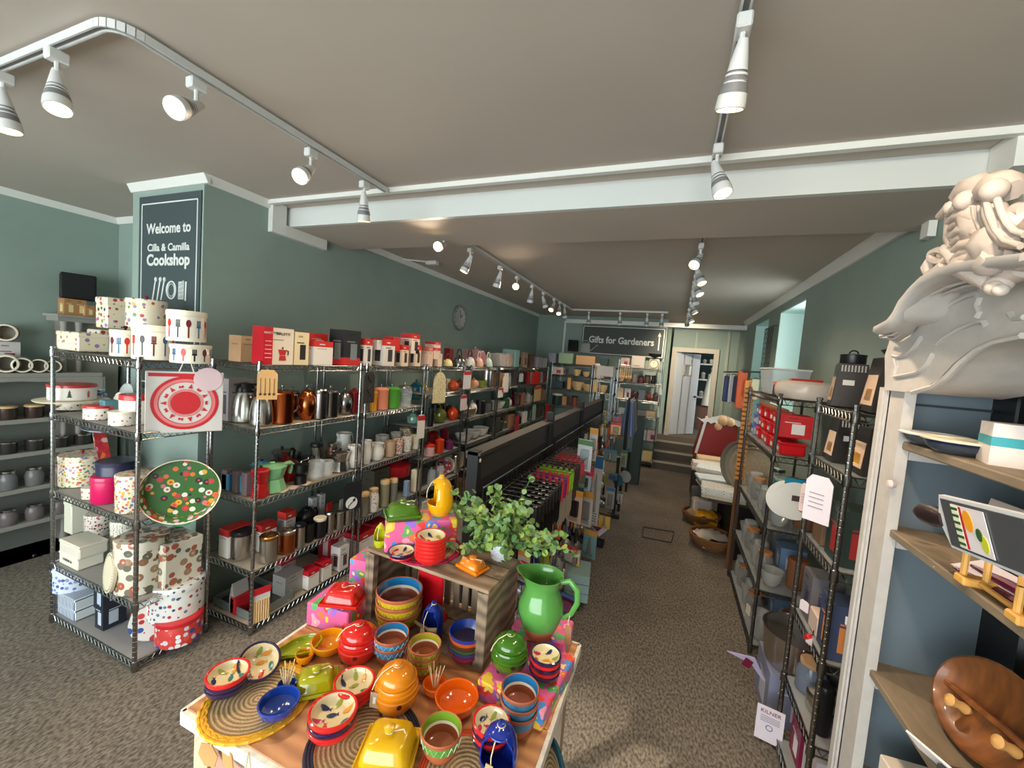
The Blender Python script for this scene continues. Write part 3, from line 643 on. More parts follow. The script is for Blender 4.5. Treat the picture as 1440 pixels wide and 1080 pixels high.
# cards lying behind/under it
x, y, z = dpos(1425, DZ[1], .62); o = root('paring_knife_card', (x, y, z+.002), .2); tag(o, 'white backing card with purple handled knives under the slicer', 'knife pack')
o.rotation_euler = (0, -.35, .15); G().box(0, 0, 0, .09, .24, .003).build('backing_card', mat((214, 206, 214), .5), o)
for k in range(2): G().tube([(-.02+k*.03, -.1, .008), (-.02+k*.03, .02, .008), (-.02+k*.03, .1, .006)], [.009, .010, .003], 8).build('knife', mat((96, 30, 60), .3), o)
x, y, z = dpos(1418, DZ[1], .70); o = root('printed_pack', (x, y, z), 0); tag(o, 'white printed pack standing behind the slicer on the dresser', 'pack'); o.rotation_euler = (0, .2, .1)
G().box(0, 0, 0, .02, .18, .13).build('pack_body', mat((222, 206, 196), .5), o); G().box(-.011, -.02, .085, .002, .10, .03).build('pack_print', mat((110, 60, 60), .5), o)
# small wooden peg stand
PINE = mat((216, 160, 80), .5, noise=.1, nscale=20)
x, y, z = dpos(1352, DZ[1], .575); y = yat(1398, .57, z); o = root('wooden_peg_rack', (x, y, z), 0); tag(o, 'small golden wooden peg rack on front edge of the dresser shelf', 'peg rack')
for dy in (.06, -.07): G().box(0, dy, 0, .05, .03, .016, c=.003).build('foot_block', PINE, o)
G().tube([(0, .06, .010), (0, -.07, .010)], .005, 8).build('cross_bar', PINE, o)
for dx_, dy, h_ in ((-.015, .066, .045), (.01, .052, .075), (-.015, -.066, .045), (.012, -.076, .075), (.02, -.01, .05)): G().tube([(dx_, dy, .014), (dx_, dy, .014+h_)], .0055, 8).build('peg', PINE, o)
# olive-wood bowl
TEAK = mat((122, 72, 36), .35, noise=.4, nscale=9, coat=.2, stretch=(1, 5, 1))
x, y, z = dpos(1366, DZ[2], .66); y -= .02
r_ = .125; o = root('wooden_salad_bowl', (x, y, z+.105)); tag(o, 'oval olive wood dish standing tilted on the dresser lower shelf', 'bowl')
bw = G().lathe([(.0001, -.04), (r_*.5, -.042), (r_*.9, -.012), (r_, 0), (r_*.95, .002), (r_*.84, -.014), (r_*.45, -.032), (.0001, -.034)], 32, sx=.78, sy=1).build('bowl_body', TEAK, o)
G().box(-.01, 0, -.030, .012, r_*1.8, .022, c=.003).build('divider', TEAK, o)
for k in (-1, 1): G().lathe([(.006, -.03), (.012, -.02), (.008, -.004), (.013, .012), (.0001, .02)], 12, 0, Tr(-.03, k*.055, 0)).build('wooden_foot', mat((206, 154, 90), .4), o)
o.rotation_euler = (math.radians(-12), math.radians(-68), .35)
x, y, z = dpos(1345, DZ[2], .585); o = root('price_leaflet', (x, y, z+.001), 0); tag(o, 'white price card leaning before the wooden dish', 'price card')
o.rotation_euler = (0, -.75, .5); G().box(0, 0, 0, .004, .13, .055).build('card', mat((226, 216, 214), .6), o)
x, y, z = dpos(1395, DZ[2], .58); y = .98; o = root('small_box', (x, y, z), .2); tag(o, 'small dark box with white emblem at the shelf front edge', 'box')
G().box(0, 0, 0, .05, .07, .03).build('box_body', mat((70, 66, 68), .4), o); G().lathe([(.0001, 0), (.009, 0), (.009, .001), (.0001, .001)], 14, 0, Tr(0, 0, .03)).build('emblem', mat((210, 200, 196), .5), o)
x, y, z = dpos(1410, DZ[2], .86); tag(part('black_box', 'bc', lambda g: g.box(0, 0, 0, .16, .26, .22, c=.01), mat((12, 12, 13), .35), None, (x, y-.03, z)), 'large black pack behind the wooden dish on the dresser', 'box')
for px, w_, d_, h_, lb, cc in ((1292, .16, .12, .13, 'cream box with small square emblem under the dresser lower shelf', (214, 200, 184)), (1330, .14, .12, .10, 'pale pink box at the bottom right corner inside the dresser', (224, 196, 178))):
    x, y, z = dpos(px, DZ[3], .66); o = root('storage_box', (x, y-.04, z), .1); tag(o, lb, 'box'); G().box(0, 0, 0, w_, d_, h_, c=.003).build('box_body', mat(cc, .6), o)
    G().box(-w_/2-.001, 0, h_*.45, .002, .03, .03).build('emblem', mat((90, 96, 110), .5), o)
# =============================== POTTERY TABLE ===============================
TZ = .75
def at(px, py, z): return hx(px, py, 'z', z)
TWD = bands((204, 146, 94), (170, 114, 70), 9, 1, .45, dist=4)
t = root('display_table', (-.6, .92, 0)); tag(t, 'wooden display table with white chipped edge, crowded with coloured pottery', 'table')
g = G()
for k in range(4): g.box(0, -.25+k*.1675, TZ-.03, .806, .1655, .03, 0, c=.002)
g.build('tabletop', TWD, t)
g = G().box(0, -.338, TZ-.034, .815, .012, .032).box(0, .338, TZ-.034, .815, .012, .032).box(-.407, 0, TZ-.034, .012, .68, .032).box(.407, 0, TZ-.034, .012, .68, .032); g.build('edge_trim', mat((222, 218, 206), .6, noise=.15, nscale=60), t)
g = G().box(0, -.31, TZ-.13, .74, .02, .10).box(0, .31, TZ-.13, .74, .02, .10).box(-.37, 0, TZ-.13, .02, .6, .10).box(.37, 0, TZ-.13, .02, .6, .10); g.build('apron', mat((150, 120, 104), .7), t)
for sx in (-1, 1):
    for sy in (-1, 1): G().box(sx*.36, sy*.30, 0, .05, .05, TZ-.03).build('leg', mat((170, 150, 130), .7), t)
FCOL = [(206, 60, 40), (60, 120, 120), (226, 150, 50), (150, 160, 70), (40, 50, 90), (190, 50, 90)]
RED = (214, 34, 34); NAVY = (40, 26, 66)
def bowl_prof(r, h): return [(.0001, 0), (r*.55, 0), (r*.62, h*.12), (r*.93, h*.5), (r, h*.82), (r*.985, h*.97), (r*.93, h), (r*.87, h*.93), (r*.80, h*.6), (r*.62, h*.36), (.0001, h*.28)]
def inz(r, h, q): 
    pts = [(0, .28), (.62, .36), (.80, .6), (.87, .93)]
    for (a, za), (b, zb) in zip(pts, pts[1:]):
        if q <= b: return h*(za+(zb-za)*(q-a)/(b-a))
    return h
def fish_fn(r, h, seed):
    def f(g):
        g.lathe(bowl_prof(r, h), 32, ms=[0]*7+[1]*3, close=False)
        R_ = random.Random(seed)
        for i in range(7):
            th = 2*PI*i/6+R_.random()*.4 if i < 6 else 0; rad = .60 if i < 6 else .12; cx, cy = rad*r*math.cos(th), rad*r*math.sin(th); an = R_.random()*6.28
            L_, W_f = r*.21, r*.11; poly = [(L_*math.cos(a), W_f*math.sin(a)) for a in [2*PI*j/10 for j in range(10)]]
            tail = [(-L_*.8, 0), (-L_*1.45, W_f*.9), (-L_*1.3, 0), (-L_*1.45, -W_f*.9)]
            for pl in (poly, tail):
                vs = []
                for u, v in pl:
                    x = cx+u*math.cos(an)-v*math.sin(an); y = cy+u*math.sin(an)+v*math.cos(an); vs.append((x, y, inz(r, h, min(.86, math.hypot(x, y)/r))+.0012))
                c_ = (cx+(0 if pl is poly else -L_*1.1*math.cos(an)), cy+(0 if pl is poly else -L_*1.1*math.sin(an))); vs.append((c_[0], c_[1], inz(r, h, min(.86, math.hypot(*c_)/r))+.0018)); n = len(pl)
                g.add(vs, [(j, (j+1) % n, n) for j in range(n)], 2+(i+seed) % 6)
    return f
def fish_bowl(p, r, h, col, seed, label, group=None, fish=True, tilt=(0, 0)):
    ms = [glaze(col), mat((232, 214, 170), .15, coat=.5)]+[mat(c, .2) for c in FCOL]
    o = part('fish_bowl', (round(r, 3), round(h, 3), seed if fish else -1), fish_fn(r, h, seed) if fish else (lambda g: g.lathe(bowl_prof(r, h), 32, ms=[0]*7+[1]*3, close=False)), ms, None, p, (tilt[0], tilt[1], seed*.7))
    return tag(o, label, 'bowl', group)
def stack(px, py, z, rpx, n, cols, where, seed, dz=.011, r=None, tilt=(0, 0)):
    p = at(px, py, z); r = r or msz(p, rpx); h = r*.62; dz = r*.24
    for i in range(n):
        top = i == n-1; c = cols[i % len(cols)]; nm = 'red' if c == RED else 'navy'
        lab = '%s fish bowl, %s of stack %s' % (nm, 'top' if top else ('bottom' if i == 0 else ords[n-1-i]), where)
        fish_bowl((p.x, p.y, z+i*dz), r, h, c, seed, lab, 'fish bowls %s' % where, top, tilt)
    return z+n*dz+h
# round woven placemats
def jute(c1, c2):
    m = bpy.data.materials.new('woven_jute'); m.use_nodes = True; N = m.node_tree.nodes; L = m.node_tree.links; b = N['Principled BSDF']; b.inputs['Roughness'].default_value = .9
    tc = N.new('ShaderNodeTexCoord'); wv = N.new('ShaderNodeTexWave'); wv.wave_type = 'RINGS'; wv.rings_direction = 'Z'; wv.inputs['Scale'].default_value = 32; wv.inputs['Distortion'].default_value = 2.5; wv.inputs['Detail'].default_value = 3; wv.inputs['Detail Scale'].default_value = 12
    L.new(tc.outputs['Object'], wv.inputs['Vector']); r = N.new('ShaderNodeValToRGB'); r.color_ramp.elements[0].color = rgb(c1); r.color_ramp.elements[1].color = rgb(c2); L.new(wv.outputs['Fac'], r.inputs[0]); L.new(r.outputs[0], b.inputs['Base Color'])
    bu = N.new('ShaderNodeBump'); bu.inputs['Strength'].default_value = .8; bu.inputs['Distance'].default_value = .004; L.new(wv.outputs['Fac'], bu.inputs['Height']); L.new(bu.outputs[0], b.inputs['Normal']); return m
JUTE = jute((150, 118, 78), (214, 184, 138))
def placemat(x, y, z, r, rim, label, braid=True, rot=None):
    o = root('round_placemat', (x, y, z)); tag(o, label, 'placemat')
    part('woven_centre', r, lambda g: g.lathe([(.0001, .0), (r*.84, 0), (r*.84, .005), (.0001, .005)], 40), JUTE, o)
    def rf(g):
        n = 64
        for k, rr in enumerate((r*.86, r*.915, r*.97)):
            g.tube([((rr+(.0016*(-1)**i if braid else 0))*math.cos(2*PI*i/n), (rr+(.0016*(-1)**i if braid else 0))*math.sin(2*PI*i/n), .004+(.0012*(-1)**(i+k) if braid else 0)) for i in range(n)], r*.034, 6, closed=True)
    part('woven_rim', (r, braid), rf, mat(rim, .8), o)
    if rot: o.rotation_euler = rot
    return o
a, b = at(289, 985, TZ), at(440, 985, TZ)
pm = at(363, 985, TZ); placemat(pm.x, pm.y, TZ, .122, (222, 166, 40), 'round jute placemat with yellow braided rim at table left corner')
pm = at(512, 1046, TZ); placemat(pm.x, pm.y, TZ, .125, (44, 46, 62), 'round jute placemat with navy rim, middle front of the table', False)
pm = at(655, 1092, TZ); placemat(pm.x, pm.y, TZ+.0005, .105, (196, 76, 40), 'round jute placemat with rust orange rim, front right of table', False)
M1, M0 = TZ+.009, TZ+.001
stack(320, 972, M1, 27, 3, [NAVY, NAVY, RED], 'at the table left corner', 1)
p = at(362, 948, TZ); fish_bowl((p.x, p.y, TZ+.022), msz(p, 27), .03, NAVY, 2, 'navy rimmed fish bowl tilted beside the left corner stack', tilt=(math.radians(28), math.radians(-6)))
stack(497, 985, M1, 28, 3, [RED, RED, RED], 'left of the orange honey pot', 3)
stack(467, 1030, M1, 33, 3, [RED, NAVY, RED], 'on the navy rimmed placemat', 4)
stack(689, 1046, M1, 27, 4, [NAVY, RED, NAVY, RED], 'behind the front blue salt pig', 5)
# banded terracotta bowls
TERRA = mat((176, 92, 58), .55, noise=.08, nscale=30)
def band_bowl(p, r, h, inner, outer, label, group=None, zig=None, deep=False):
    ms = [TERRA, mat(inner, .12, coat=.6), mat((236, 226, 208), .2), mat((150, 78, 48), .25, coat=.4), mat(outer, .25, coat=.4), mat(zig or (60, 50, 40), .5)]
    def f(g):
        g.lathe([(.0001, 0), (r*.62, 0), (r*.80, h*.22), (r*.90, h*.5), (r*.985, h*.86), (r, h*.96), (r*.97, h), (r*.93, h*.97), (r*.86, h*.66), (r*.82, h*.56), (r*.70, h*.3), (.0001, h*.2)], 36,
                ms=[0, 0, 0, 4, 0, 0, 0, 1, 2, 3, 3], close=False)
        if zig:
            n = 36; g.tube([((r*(.95 if i % 2 else .915)+.001)*math.cos(2*PI*i/n), (r*(.95 if i % 2 else .915)+.001)*math.sin(2*PI*i/n), h*(.82 if i % 2 else .54)) for i in range(n)], .0009, 4, 5, closed=True)
    o = part('banded_bowl', (round(r, 4), round(h, 4), bool(zig)), f, ms, None, p); return tag(o, label, 'bowl', group)
def bstack(px, py, z, rpx, n, inner, outer, where, dz, h, zig=None, look='blue rimmed'):
    p = at(px, py, z); r = msz(p, rpx)
    for i in range(n):
        lab = '%s terracotta bowl, %s of stack %s' % (look, 'top' if i == n-1 else ('bottom' if i == 0 else 'middle'), where)
        band_bowl((p.x, p.y, z+i*dz), r, h, inner, outer, lab, 'terracotta bowls %s' % where, zig)
BLU = (30, 120, 178)
bstack(559, 882, TZ, 32, 3, BLU, (206, 178, 40), 'in front of the crate, largest', .028, .075, (60, 56, 30), 'large blue and yellow')
bstack(549, 925, TZ, 24, 2, BLU, (60, 150, 196), 'behind the orange honey pot', .022, .055, (220, 230, 236))
bstack(595, 946, TZ, 23, 3, (168, 160, 40), (176, 168, 50), 'between honey pot and crate', .018, .052, (50, 80, 40), 'olive yellow patterned')
bstack(727, 1024, TZ, 27, 3, BLU, (44, 120, 160), 'at the table right edge', .024, .058, None)
p = at(619, 1058, M1); band_bowl((p.x, p.y, M1), msz(p, 29), .058, (128, 172, 50), (90, 150, 60), 'single terracotta bowl with green rim at the table front', None, (210, 220, 190))
# stack of plain plates-bowls by the crate
p = at(654, 925, TZ)
for i, (c, nm) in enumerate((((140, 30, 70), 'magenta'), ((60, 60, 120), 'indigo'), ((60, 90, 60), 'green'), ((90, 50, 40), 'brown'), ((216, 96, 30), 'orange'), ((32, 60, 150), 'blue'))):
    r = msz(p, 25); o = part('dipping_bowl', c, lambda g: g.lathe([(.0001, 0), (r*.5, 0), (r*.8, .012), (r*.98, .028), (r, .034), (r*.95, .035), (r*.72, .014), (.0001, .010)], 32, ms=[0, 0, 0, 0, 0, 0, 1], close=False), [glaze(c), mat((66, 54, 90), .3)], None, (p.x, p.y, TZ+i*.0105))
    tag(o, '%s dipping bowl in the bright stack before the crate, %s' % (nm, 'on top' if i == 5 else ords[5-i]+' from top'), 'bowl', 'bright dipping bowls')
def raffia(g, pts, r=.0014): g.tube(pts, r, 5)
# beehive pots
def honey_pot(px, py, z, rpx, hpx, col, label, tagged=False, holes=True, rz=0):
    p = at(px, py, z); r = msz(p, rpx); h = msz(p, hpx)*.82; o = root('lidded_pot', (p.x, p.y, z), rz); tag(o, label, 'pot')
    pr = [(.0001, 0), (r*.60, 0), (r*.74, h*.06), (r*.92, h*.18), (r, h*.32), (r*1.0, h*.40), (r*.955, h*.425), (r*.975, h*.46), (r*.96, h*.51), (r*.905, h*.53), (r*.915, h*.57), (r*.87, h*.61), (r*.80, h*.625), (r*.78, h*.66)]
    m = glaze(col); part('pot_body', (r, h), lambda g: g.lathe(pr, 36), m, o)
    ld = part('pot_lid', (r, h), lambda g: g.lathe([(r*.78, h*.645), (r*.88, h*.65), (r*.885, h*.675), (r*.80, h*.69), (r*.77, h*.75), (r*.66, h*.82), (r*.45, h*.875), (r*.2, h*.90), (.0001, h*.905)], 36, close=False), m, o)
    part('lid_knob', (r, h), lambda g: g.lathe([(r*.12, h*.90), (r*.14, h*.93), (r*.2, h*.955), (r*.17, h*.985), (.0001, h)], 20), m, ld)
    if holes:
        g = G()
        for a_, zz in ((-1.0, .36), (-1.9, .12), (.2, .2), (-2.8, .34)): T = Rz(a_) @ Tr(r*(.995 if zz > .3 else .86), 0, h*zz) @ Ry(PI/2); g.lathe([(.0001, .001), (r*.11, .001)], 12, 0, T, close=False)
        g.build('air_hole', mat((60, 24, 10), .6), o)
    g = G(); raffia(g, [(r*.2*math.cos(a), r*.2*math.sin(a), h*.925) for a in [2*PI*i/10 for i in range(11)]]); raffia(g, [(-r*.18, -r*.1, h*.925), (-r*.5, -r*.45, h*.86), (-r*.72, -r*.62, h*.7), (-r*.8, -r*.72, h*.55)])
    g.build('raffia_tie', TWINE, o)
    if tagged:
        T_ = Tr(-r*.62, -r*.86, h*.24) @ Rx(math.radians(-6)); tg = G().box(0, 0, 0, r*.42, .0015, h*.3, 0, T_).build('swing_tag', mat((176, 150, 120), .8), o)
        G().box(0, -.0012, h*.09, r*.12, .0015, h*.13, 0, T_, c=0).build('price_sticker', WHITE, tg)
    return o
honey_pot(503, 925, TZ, 27, 66, (206, 30, 24), 'red glazed garlic pot with lid, left of the blue bowls', holes=True)
honey_pot(556, 992, M1-.009, 31, 80, (222, 132, 20), 'tall orange beehive honey pot with swing tag, table centre', True, rz=.2)
# butter dishes
def butter_dish(px, py, z, L_, W_d, h, col, rz, label, tagged=False, string=True, g2=None):
    p = at(px, py, z); o = root('butter_dish', (p.x, p.y, z), rz); tag(o, label, 'butter dish'); m = glaze(col)
    def base(g):
        g.box(0, 0, 0, L_*.86, W_d*.84, .008, c=.004); g.box(0, 0, .006, L_, W_d, .008, c=.004)
        for sx, sy, w_, d_ in ((0, -1, L_, .006), (0, 1, L_, .006), (-1, 0, .006, W_d), (1, 0, .006, W_d)): g.box(sx*(L_/2-.003), sy*(W_d/2-.003), .008, w_, d_, .009, c=.0025)
    part('dish_base', (L_, W_d), base, m, o)
    def lid(g):
        rs = []
        for f_, z_ in ((.86, .010), (.87, .018), (.82, h*.45), (.70, h*.78), (.60, h*.88), (.3, h*.92), (.02, h*.93)):
            a_, b_ = L_*f_/2, W_d*f_/2; c_ = min(a_, b_)*.35
            rs.append([(a_-c_, -b_), (a_-c_*.3, -b_+c_*.3), (a_, -b_+c_), (a_, b_-c_), (a_-c_*.3, b_-c_*.3), (a_-c_, b_), (-a_+c_, b_), (-a_+c_*.3, b_-c_*.3), (-a_, b_-c_), (-a_, -b_+c_), (-a_+c_*.3, -b_+c_*.3), (-a_+c_, -b_)]); rs[-1] = [(x, y, z_) for x, y in rs[-1]]
        vs = [q for r_ in rs for q in r_]; fs = [(k*12+i, k*12+(i+1) % 12, k*12+12+(i+1) % 12, k*12+12+i) for k in range(len(rs)-1) for i in range(12)]; fs.append(tuple(range(len(vs)-12, len(vs)))); g.add(vs, fs)
    ld = part('dish_lid', (L_, W_d, h), lid, m, o); ld.data.set_sharp_from_angle(angle=1.2)
    part('lid_knob', (h,), lambda g: g.lathe([(.007, h*.91), (.0065, h*.96), (.012, h*1.04), (.0125, h*1.10), (.008, h*1.16), (.0001, h*1.18)], 18), m, ld)
    if string:
        g = G(); raffia(g, [(.009*math.cos(a), .009*math.sin(a), h*.96) for a in [2*PI*i/8 for i in range(9)]]); raffia(g, [(.008, 0, h*.96), (.03, .004, h*1.0), (.036, -.006, h*1.02)])
        g.build('raffia_tie', TWINE, o)
    if tagged:
        T_ = Tr(-L_*.22, -W_d*.40, .018) @ Rx(math.radians(-24)); G().box(0, 0, 0, .018, .0015, h*.62, 0, T_).build('swing_tag', mat((180, 120, 70), .8), o); G().box(0, -.0012, h*.16, .006, .001, h*.26, 0, T_).build('price_sticker', WHITE, o)
    return o
# gift wrapped riser boxes
def giftwrap():
    m = blobs((222, 96, 150), ((240, 200, 60), (70, 150, 220), (240, 120, 60), (90, 170, 100), (250, 160, 190), (150, 110, 210), (236, 70, 60)), 30, .5, .5, .1, second=(244, 210, 120), thr2=.2)
    nt = m.node_tree; v = [n for n in nt.nodes if n.type == 'TEX_VORONOI'][0]; tc = [n for n in nt.nodes if n.type == 'TEX_COORD'][0]
    no = nt.nodes.new('ShaderNodeTexNoise'); no.inputs['Scale'].default_value = 18; mx = nt.nodes.new('ShaderNodeMix'); mx.data_type = 'RGBA'; mx.inputs[0].default_value = .06; nt.links.new(tc.outputs['Object'], no.inputs['Vector']); nt.links.new(tc.outputs['Object'], mx.inputs[6]); nt.links.new(no.outputs['Color'], mx.inputs[7]); nt.links.new(mx.outputs[2], v.inputs['Vector']); return m
GIFT = giftwrap()
def gift(x, y, z, w, d, h, rz, label): return tag(G().box(0, 0, 0, w, d, h, c=.004).build('covered_box', GIFT, None, (x, y, z), rz), label, 'box')
# crate
CX, CY, CRZ, CW, CD, CH = -.638, 1.125, -.06, .455, .215, .242
cr = root('wooden_crate', (CX, CY, TZ), CRZ); tag(cr, 'weathered slatted wooden crate on its side on the table', 'crate')
for s in (-1, 1):
    e = G().box(s*(CW/2-.008), 0, 0, .016, CD-.002, CH-.011, c=.002).build('crate_end', GREYWOOD, cr)
    for q_ in (-1, 1): G().box(s*(CW/2-.024), q_*(CD/2-.014), 0, .02, .022, CH-.014).build('corner_post', GREYWOOD, cr)
g = G()
for k in range(3): g.box(0, -CD/2+.036+k*.072, CH-.010, CW, .066, .010, c=.001)
g.build('top_board', bands((160, 138, 112), (122, 100, 78), 5, 1, .8, dist=5), cr); g = G()
for k in range(3): g.box(0, -CD/2+.036+k*.072, 0, CW-.034, .066, .008)
g.build('bottom_board', GREYWOOD, cr)
g = G()
for k in range(11): g.box(-CW/2+.045+k*.037, CD/2-.006, .008, .022, .008, CH-.018)
g.build('back_slat', mat((150, 128, 106), .8, noise=.2, nscale=10), cr)
CT = TZ+CH
p = at(600, 772, CT); placemat(p.x, p.y, CT, .115, (170, 26, 70), 'round jute placemat with crimson rim on top of the crate')
a, b = at(540, 778, CT+.008), at(641, 771, CT+.008)
gw_ = (b-a).length; q = (a+b)/2; rz_ = math.atan2(b.y-a.y, b.x-a.x); gh = msz(q, 42); nrm = Vector((-(b-a).y, (b-a).x, 0)).normalized()
c_ = q+nrm*.05; gift(c_.x, c_.y, CT+.008, gw_, .10, gh, rz_, 'pink floral covered box on the crate, under the green butter dish'); GT = CT+.008+gh
butter_dish(566, 727, GT, .115, .085, .052, (74, 112, 22), rz_+.1, 'dark green butter dish on the pink covered box')
stack(604, 790, CT+.008, 22, 6, [RED], 'on top of the crate', 6)
p = at(564, 786, CT+.008); fish_bowl((p.x, p.y, CT+.008), msz(p, 17), .016, RED, 7, 'small red bowl under the navy fish bowl on the crate', fish=False); fish_bowl((p.x, p.y, CT+.018), msz(p, 19), .02, NAVY, 7, 'small navy rimmed fish bowl beside the red stack on the crate')
butter_dish(664, 802, CT, .088, .062, .040, (232, 124, 14), -.25, 'bright orange butter dish with swing tag on the crate', True)
# salt pigs
def salt_pig(px, py, z, rpx, hpx, col, rz, label, spoon=False, tagged=False):
    p = at(px, py, z); r = msz(p, rpx); h = msz(p, hpx); o = root('salt_pig', (p.x, p.y, z), rz); tag(o, label, 'salt pig'); m = glaze(col)
    def body(g):
        prof = [(.7, 0), (.74, .04), (.96, .16), (1.0, .28), (.98, .42), (.93, .56), (.84, .70), (.66, .82), (.42, .89), (.22, .91)]
        n = 32; rings = []
        for f_, z_ in prof: rings.append([(r*f_*math.cos(2*PI*i/n-PI/2), r*f_*math.sin(2*PI*i/n-PI/2), h*z_) for i in range(n)])
        vs = [q for rr in rings for q in rr]; fs = [tuple(range(n-1, -1, -1))]
        for k in range(len(prof)-1):
            for i in range(n):
                open_ = k in (3, 4, 5, 6) and (i < (6 if k < 6 else 4) or i >= n-(6 if k < 6 else 4))
                if not open_: fs.append((k*n+i, k*n+(i+1) % n, k*n+n+(i+1) % n, k*n+n+i))
        g.add(vs, fs)
        ins = [[(x*.90, y*.90, z_*.98+.003) for x, y, z_ in rr] for rr in rings]; vs2 = [q for rr in ins for q in rr]
        fs2 = [tuple(range(n))]+[(k*n+i, k*n+n+i, k*n+n+(i+1) % n, k*n+(i+1) % n) for k in range(len(prof)-1) for i in range(n) if not (k in (3, 4, 5, 6) and (i < (6 if k < 6 else 4) or i >= n-(6 if k < 6 else 4)))]
        g.add(vs2, fs2)
        rim = [rings[3][i % n] for i in range(-6, 7)]+[rings[4][6], rings[5][6], rings[6][5], rings[7][4]]+[rings[7][i % n] for i in range(3, -5, -1)]+[rings[6][-5], rings[5][-6], rings[4][-6]]
        g.tube([(x*.97, y*.97, z_) for x, y, z_ in rim], r*.055, 8, closed=True)
        g.lathe([(r*.24, h*.89), (r*.17, h*.93), (r*.2, h*.955), (r*.21, h*.985), (r*.14, h), (.0001, h)], 20)
    part('pig_body', (r, h), body, m, o)
    g = G(); raffia(g, [(r*.2*math.cos(a), r*.2*math.sin(a), h*.93) for a in [2*PI*i/10 for i in range(11)]]); raffia(g, [(0, -r*.2, h*.93), (-r*.1, -r*.75, h*.78), (-r*.15, -r*1.02, h*.6), (-r*.12, -r*1.05, h*.4)]); g.build('raffia_tie', TWINE, o)
    if spoon: G().tube([(-r*1.7, -r*.5, h*.36), (0, -r*.6, h*.36), (r*.75, -r*.3, h*.38)], [.005, .005, .007], 8).build('wooden_spoon', mat((170, 146, 110), .6), o)
    if tagged: G().box(0, 0, 0, .016, .0015, .05, 0, Tr(-r*.35, -r*1.12, h*.05) @ Ry(.15)).build('swing_tag', mat((186, 160, 112), .8), o)
    return o
salt_pig(618, 722, GT, 18, 56, (232, 166, 10), -.9, 'bright yellow salt pig standing on the pink covered box')
salt_pig(607, 900, TZ, 16, 58, (24, 48, 132), -.15, 'blue salt pig with wooden spoon and tag inside the crate front', True, True)
salt_pig(700, 1082, M1, 27, 72, (20, 44, 140), .1, 'blue salt pig at the front edge of the table', False, True)
o = salt_pig(534, 768, CT, 9, 34, (178, 186, 20), .4, 'small lime green salt pig tucked behind the crimson placemat')
# red butter dish on its covered box
a = at(448, 893, TZ); b = at(512, 905, TZ); gift(-.935, 1.00, TZ, .155, .13, .075, .1, 'pink sunflower print box left of the crate, under red butter dish')
butter_dish(484, 846, TZ+.075, .125, .10, .055, (200, 26, 16), .35, 'red butter dish on the pink sunflower print box')
gift(-.93, 1.15, TZ, .13, .11, .15, .1, 'blue and pink printed box behind the crate at the left')
butter_dish(444, 968, M1-.006, .108, .088, .052, (158, 156, 14), .75, 'olive yellow butter dish between blue dish and red pot')
butter_dish(546, 1062, M1, .125, .115, .060, (216, 168, 10), .35, 'golden yellow butter dish on the navy rimmed placemat')
# spoon rest
p = at(404, 925, TZ); o = root('spoon_rest', (p.x, p.y, TZ+.004)); tag(o, 'lime green ceramic spoon rest lying at the table left', 'spoon rest')
def sr(g):
    n = 14; rings = []
    T = [(-.085, .010, .002), (-.06, .013, .004), (-.03, .014, .004), (-.005, .022, .003), (.02, .034, .002), (.045, .038, .0), (.07, .030, .002), (.088, .012, .006)]
    for x, w_, z0 in T: rings.append([(x, w_*math.cos(PI*i/(n-1)), z0+.016*(1-math.sin(PI*i/(n-1)))) for i in range(n)])
    vs = [q for rr in rings for q in rr]; fs = [(k*n+i, k*n+i+1, k*n+n+i+1, k*n+n+i) for k in range(len(T)-1) for i in range(n-1)]; g.add(vs, fs); g.add([(x, y, z-.004) for x, y, z in vs], [f[::-1] for f in fs])
    g.tube([rr[0] for rr in rings]+[rr[-1] for rr in rings[::-1]], .0025, 6, closed=True)
sr_ = G(); sr(sr_); sr_.build('rest_body', glaze((160, 176, 16)), o); o.rotation_euler = (0, 0, math.radians(62)); o.location.z = TZ+.006
# double dishes
def double_dish(px, py, z, R_, r2, col, rz, label, sticks=True, inner=None):
    p = at(px, py, z); o = root('olive_dish', (p.x, p.y, z), rz); tag(o, label, 'dish'); m = glaze(col)
    def f(g):
        h = R_*.75
        g.lathe([(.0001, 0), (R_*.55, 0), (R_*.9, h*.45), (R_, h*.95), (R_*.96, h), (R_*.9, h*.95), (R_*.78, h*.45), (R_*.5, h*.2), (.0001, h*.14)], 32, close=False)
        h2 = R_*.55; g.lathe([(.0001, 0), (r2*.6, 0), (r2*.95, h2*.5), (r2, h2*.96), (r2*.92, h2), (r2*.85, h2*.9), (r2*.7, h2*.3), (.0001, h2*.2)], 24, 0, Tr(-R_-r2*.72, 0, 0), close=False)
        g.tube([(-R_*.9, 0, h*.5), (-R_-r2*.1, 0, h2*.8)], .009, 8)
    part('dish_body', (R_, r2), f, m, o)
    if sticks:
        R2 = random.Random(4); g = G()
        for k in range(12): a_ = 2*PI*k/12; g.tube([(-R_-r2*.72+.004*math.cos(a_), .004*math.sin(a_), .012), (-R_-r2*.72+(.008+.018*R2.random())*math.cos(a_), (.008+.018*R2.random())*math.sin(a_), .062+.012*R2.random())], .0012, 4)
        tag(g.build('toothpicks', mat((222, 194, 146), .7), None, (p.x, p.y, z), rz), 'bundle of pale toothpicks standing in the %s dish' % ('blue' if col[2] > 100 else 'orange'), 'toothpicks', None, 'stuff')
double_dish(392, 1003, M1, .046, .022, (24, 60, 150), -.95, 'royal blue double olive dish on the yellow rimmed placemat')
double_dish(641, 998, TZ, .055, .032, (226, 96, 10), -.25, 'orange double olive dish holding toothpicks, right of honey pot')
double_dish(462, 915, TZ, .05, .024, (226, 144, 10), 1.2, 'amber double dish behind the olive yellow butter dish', False)
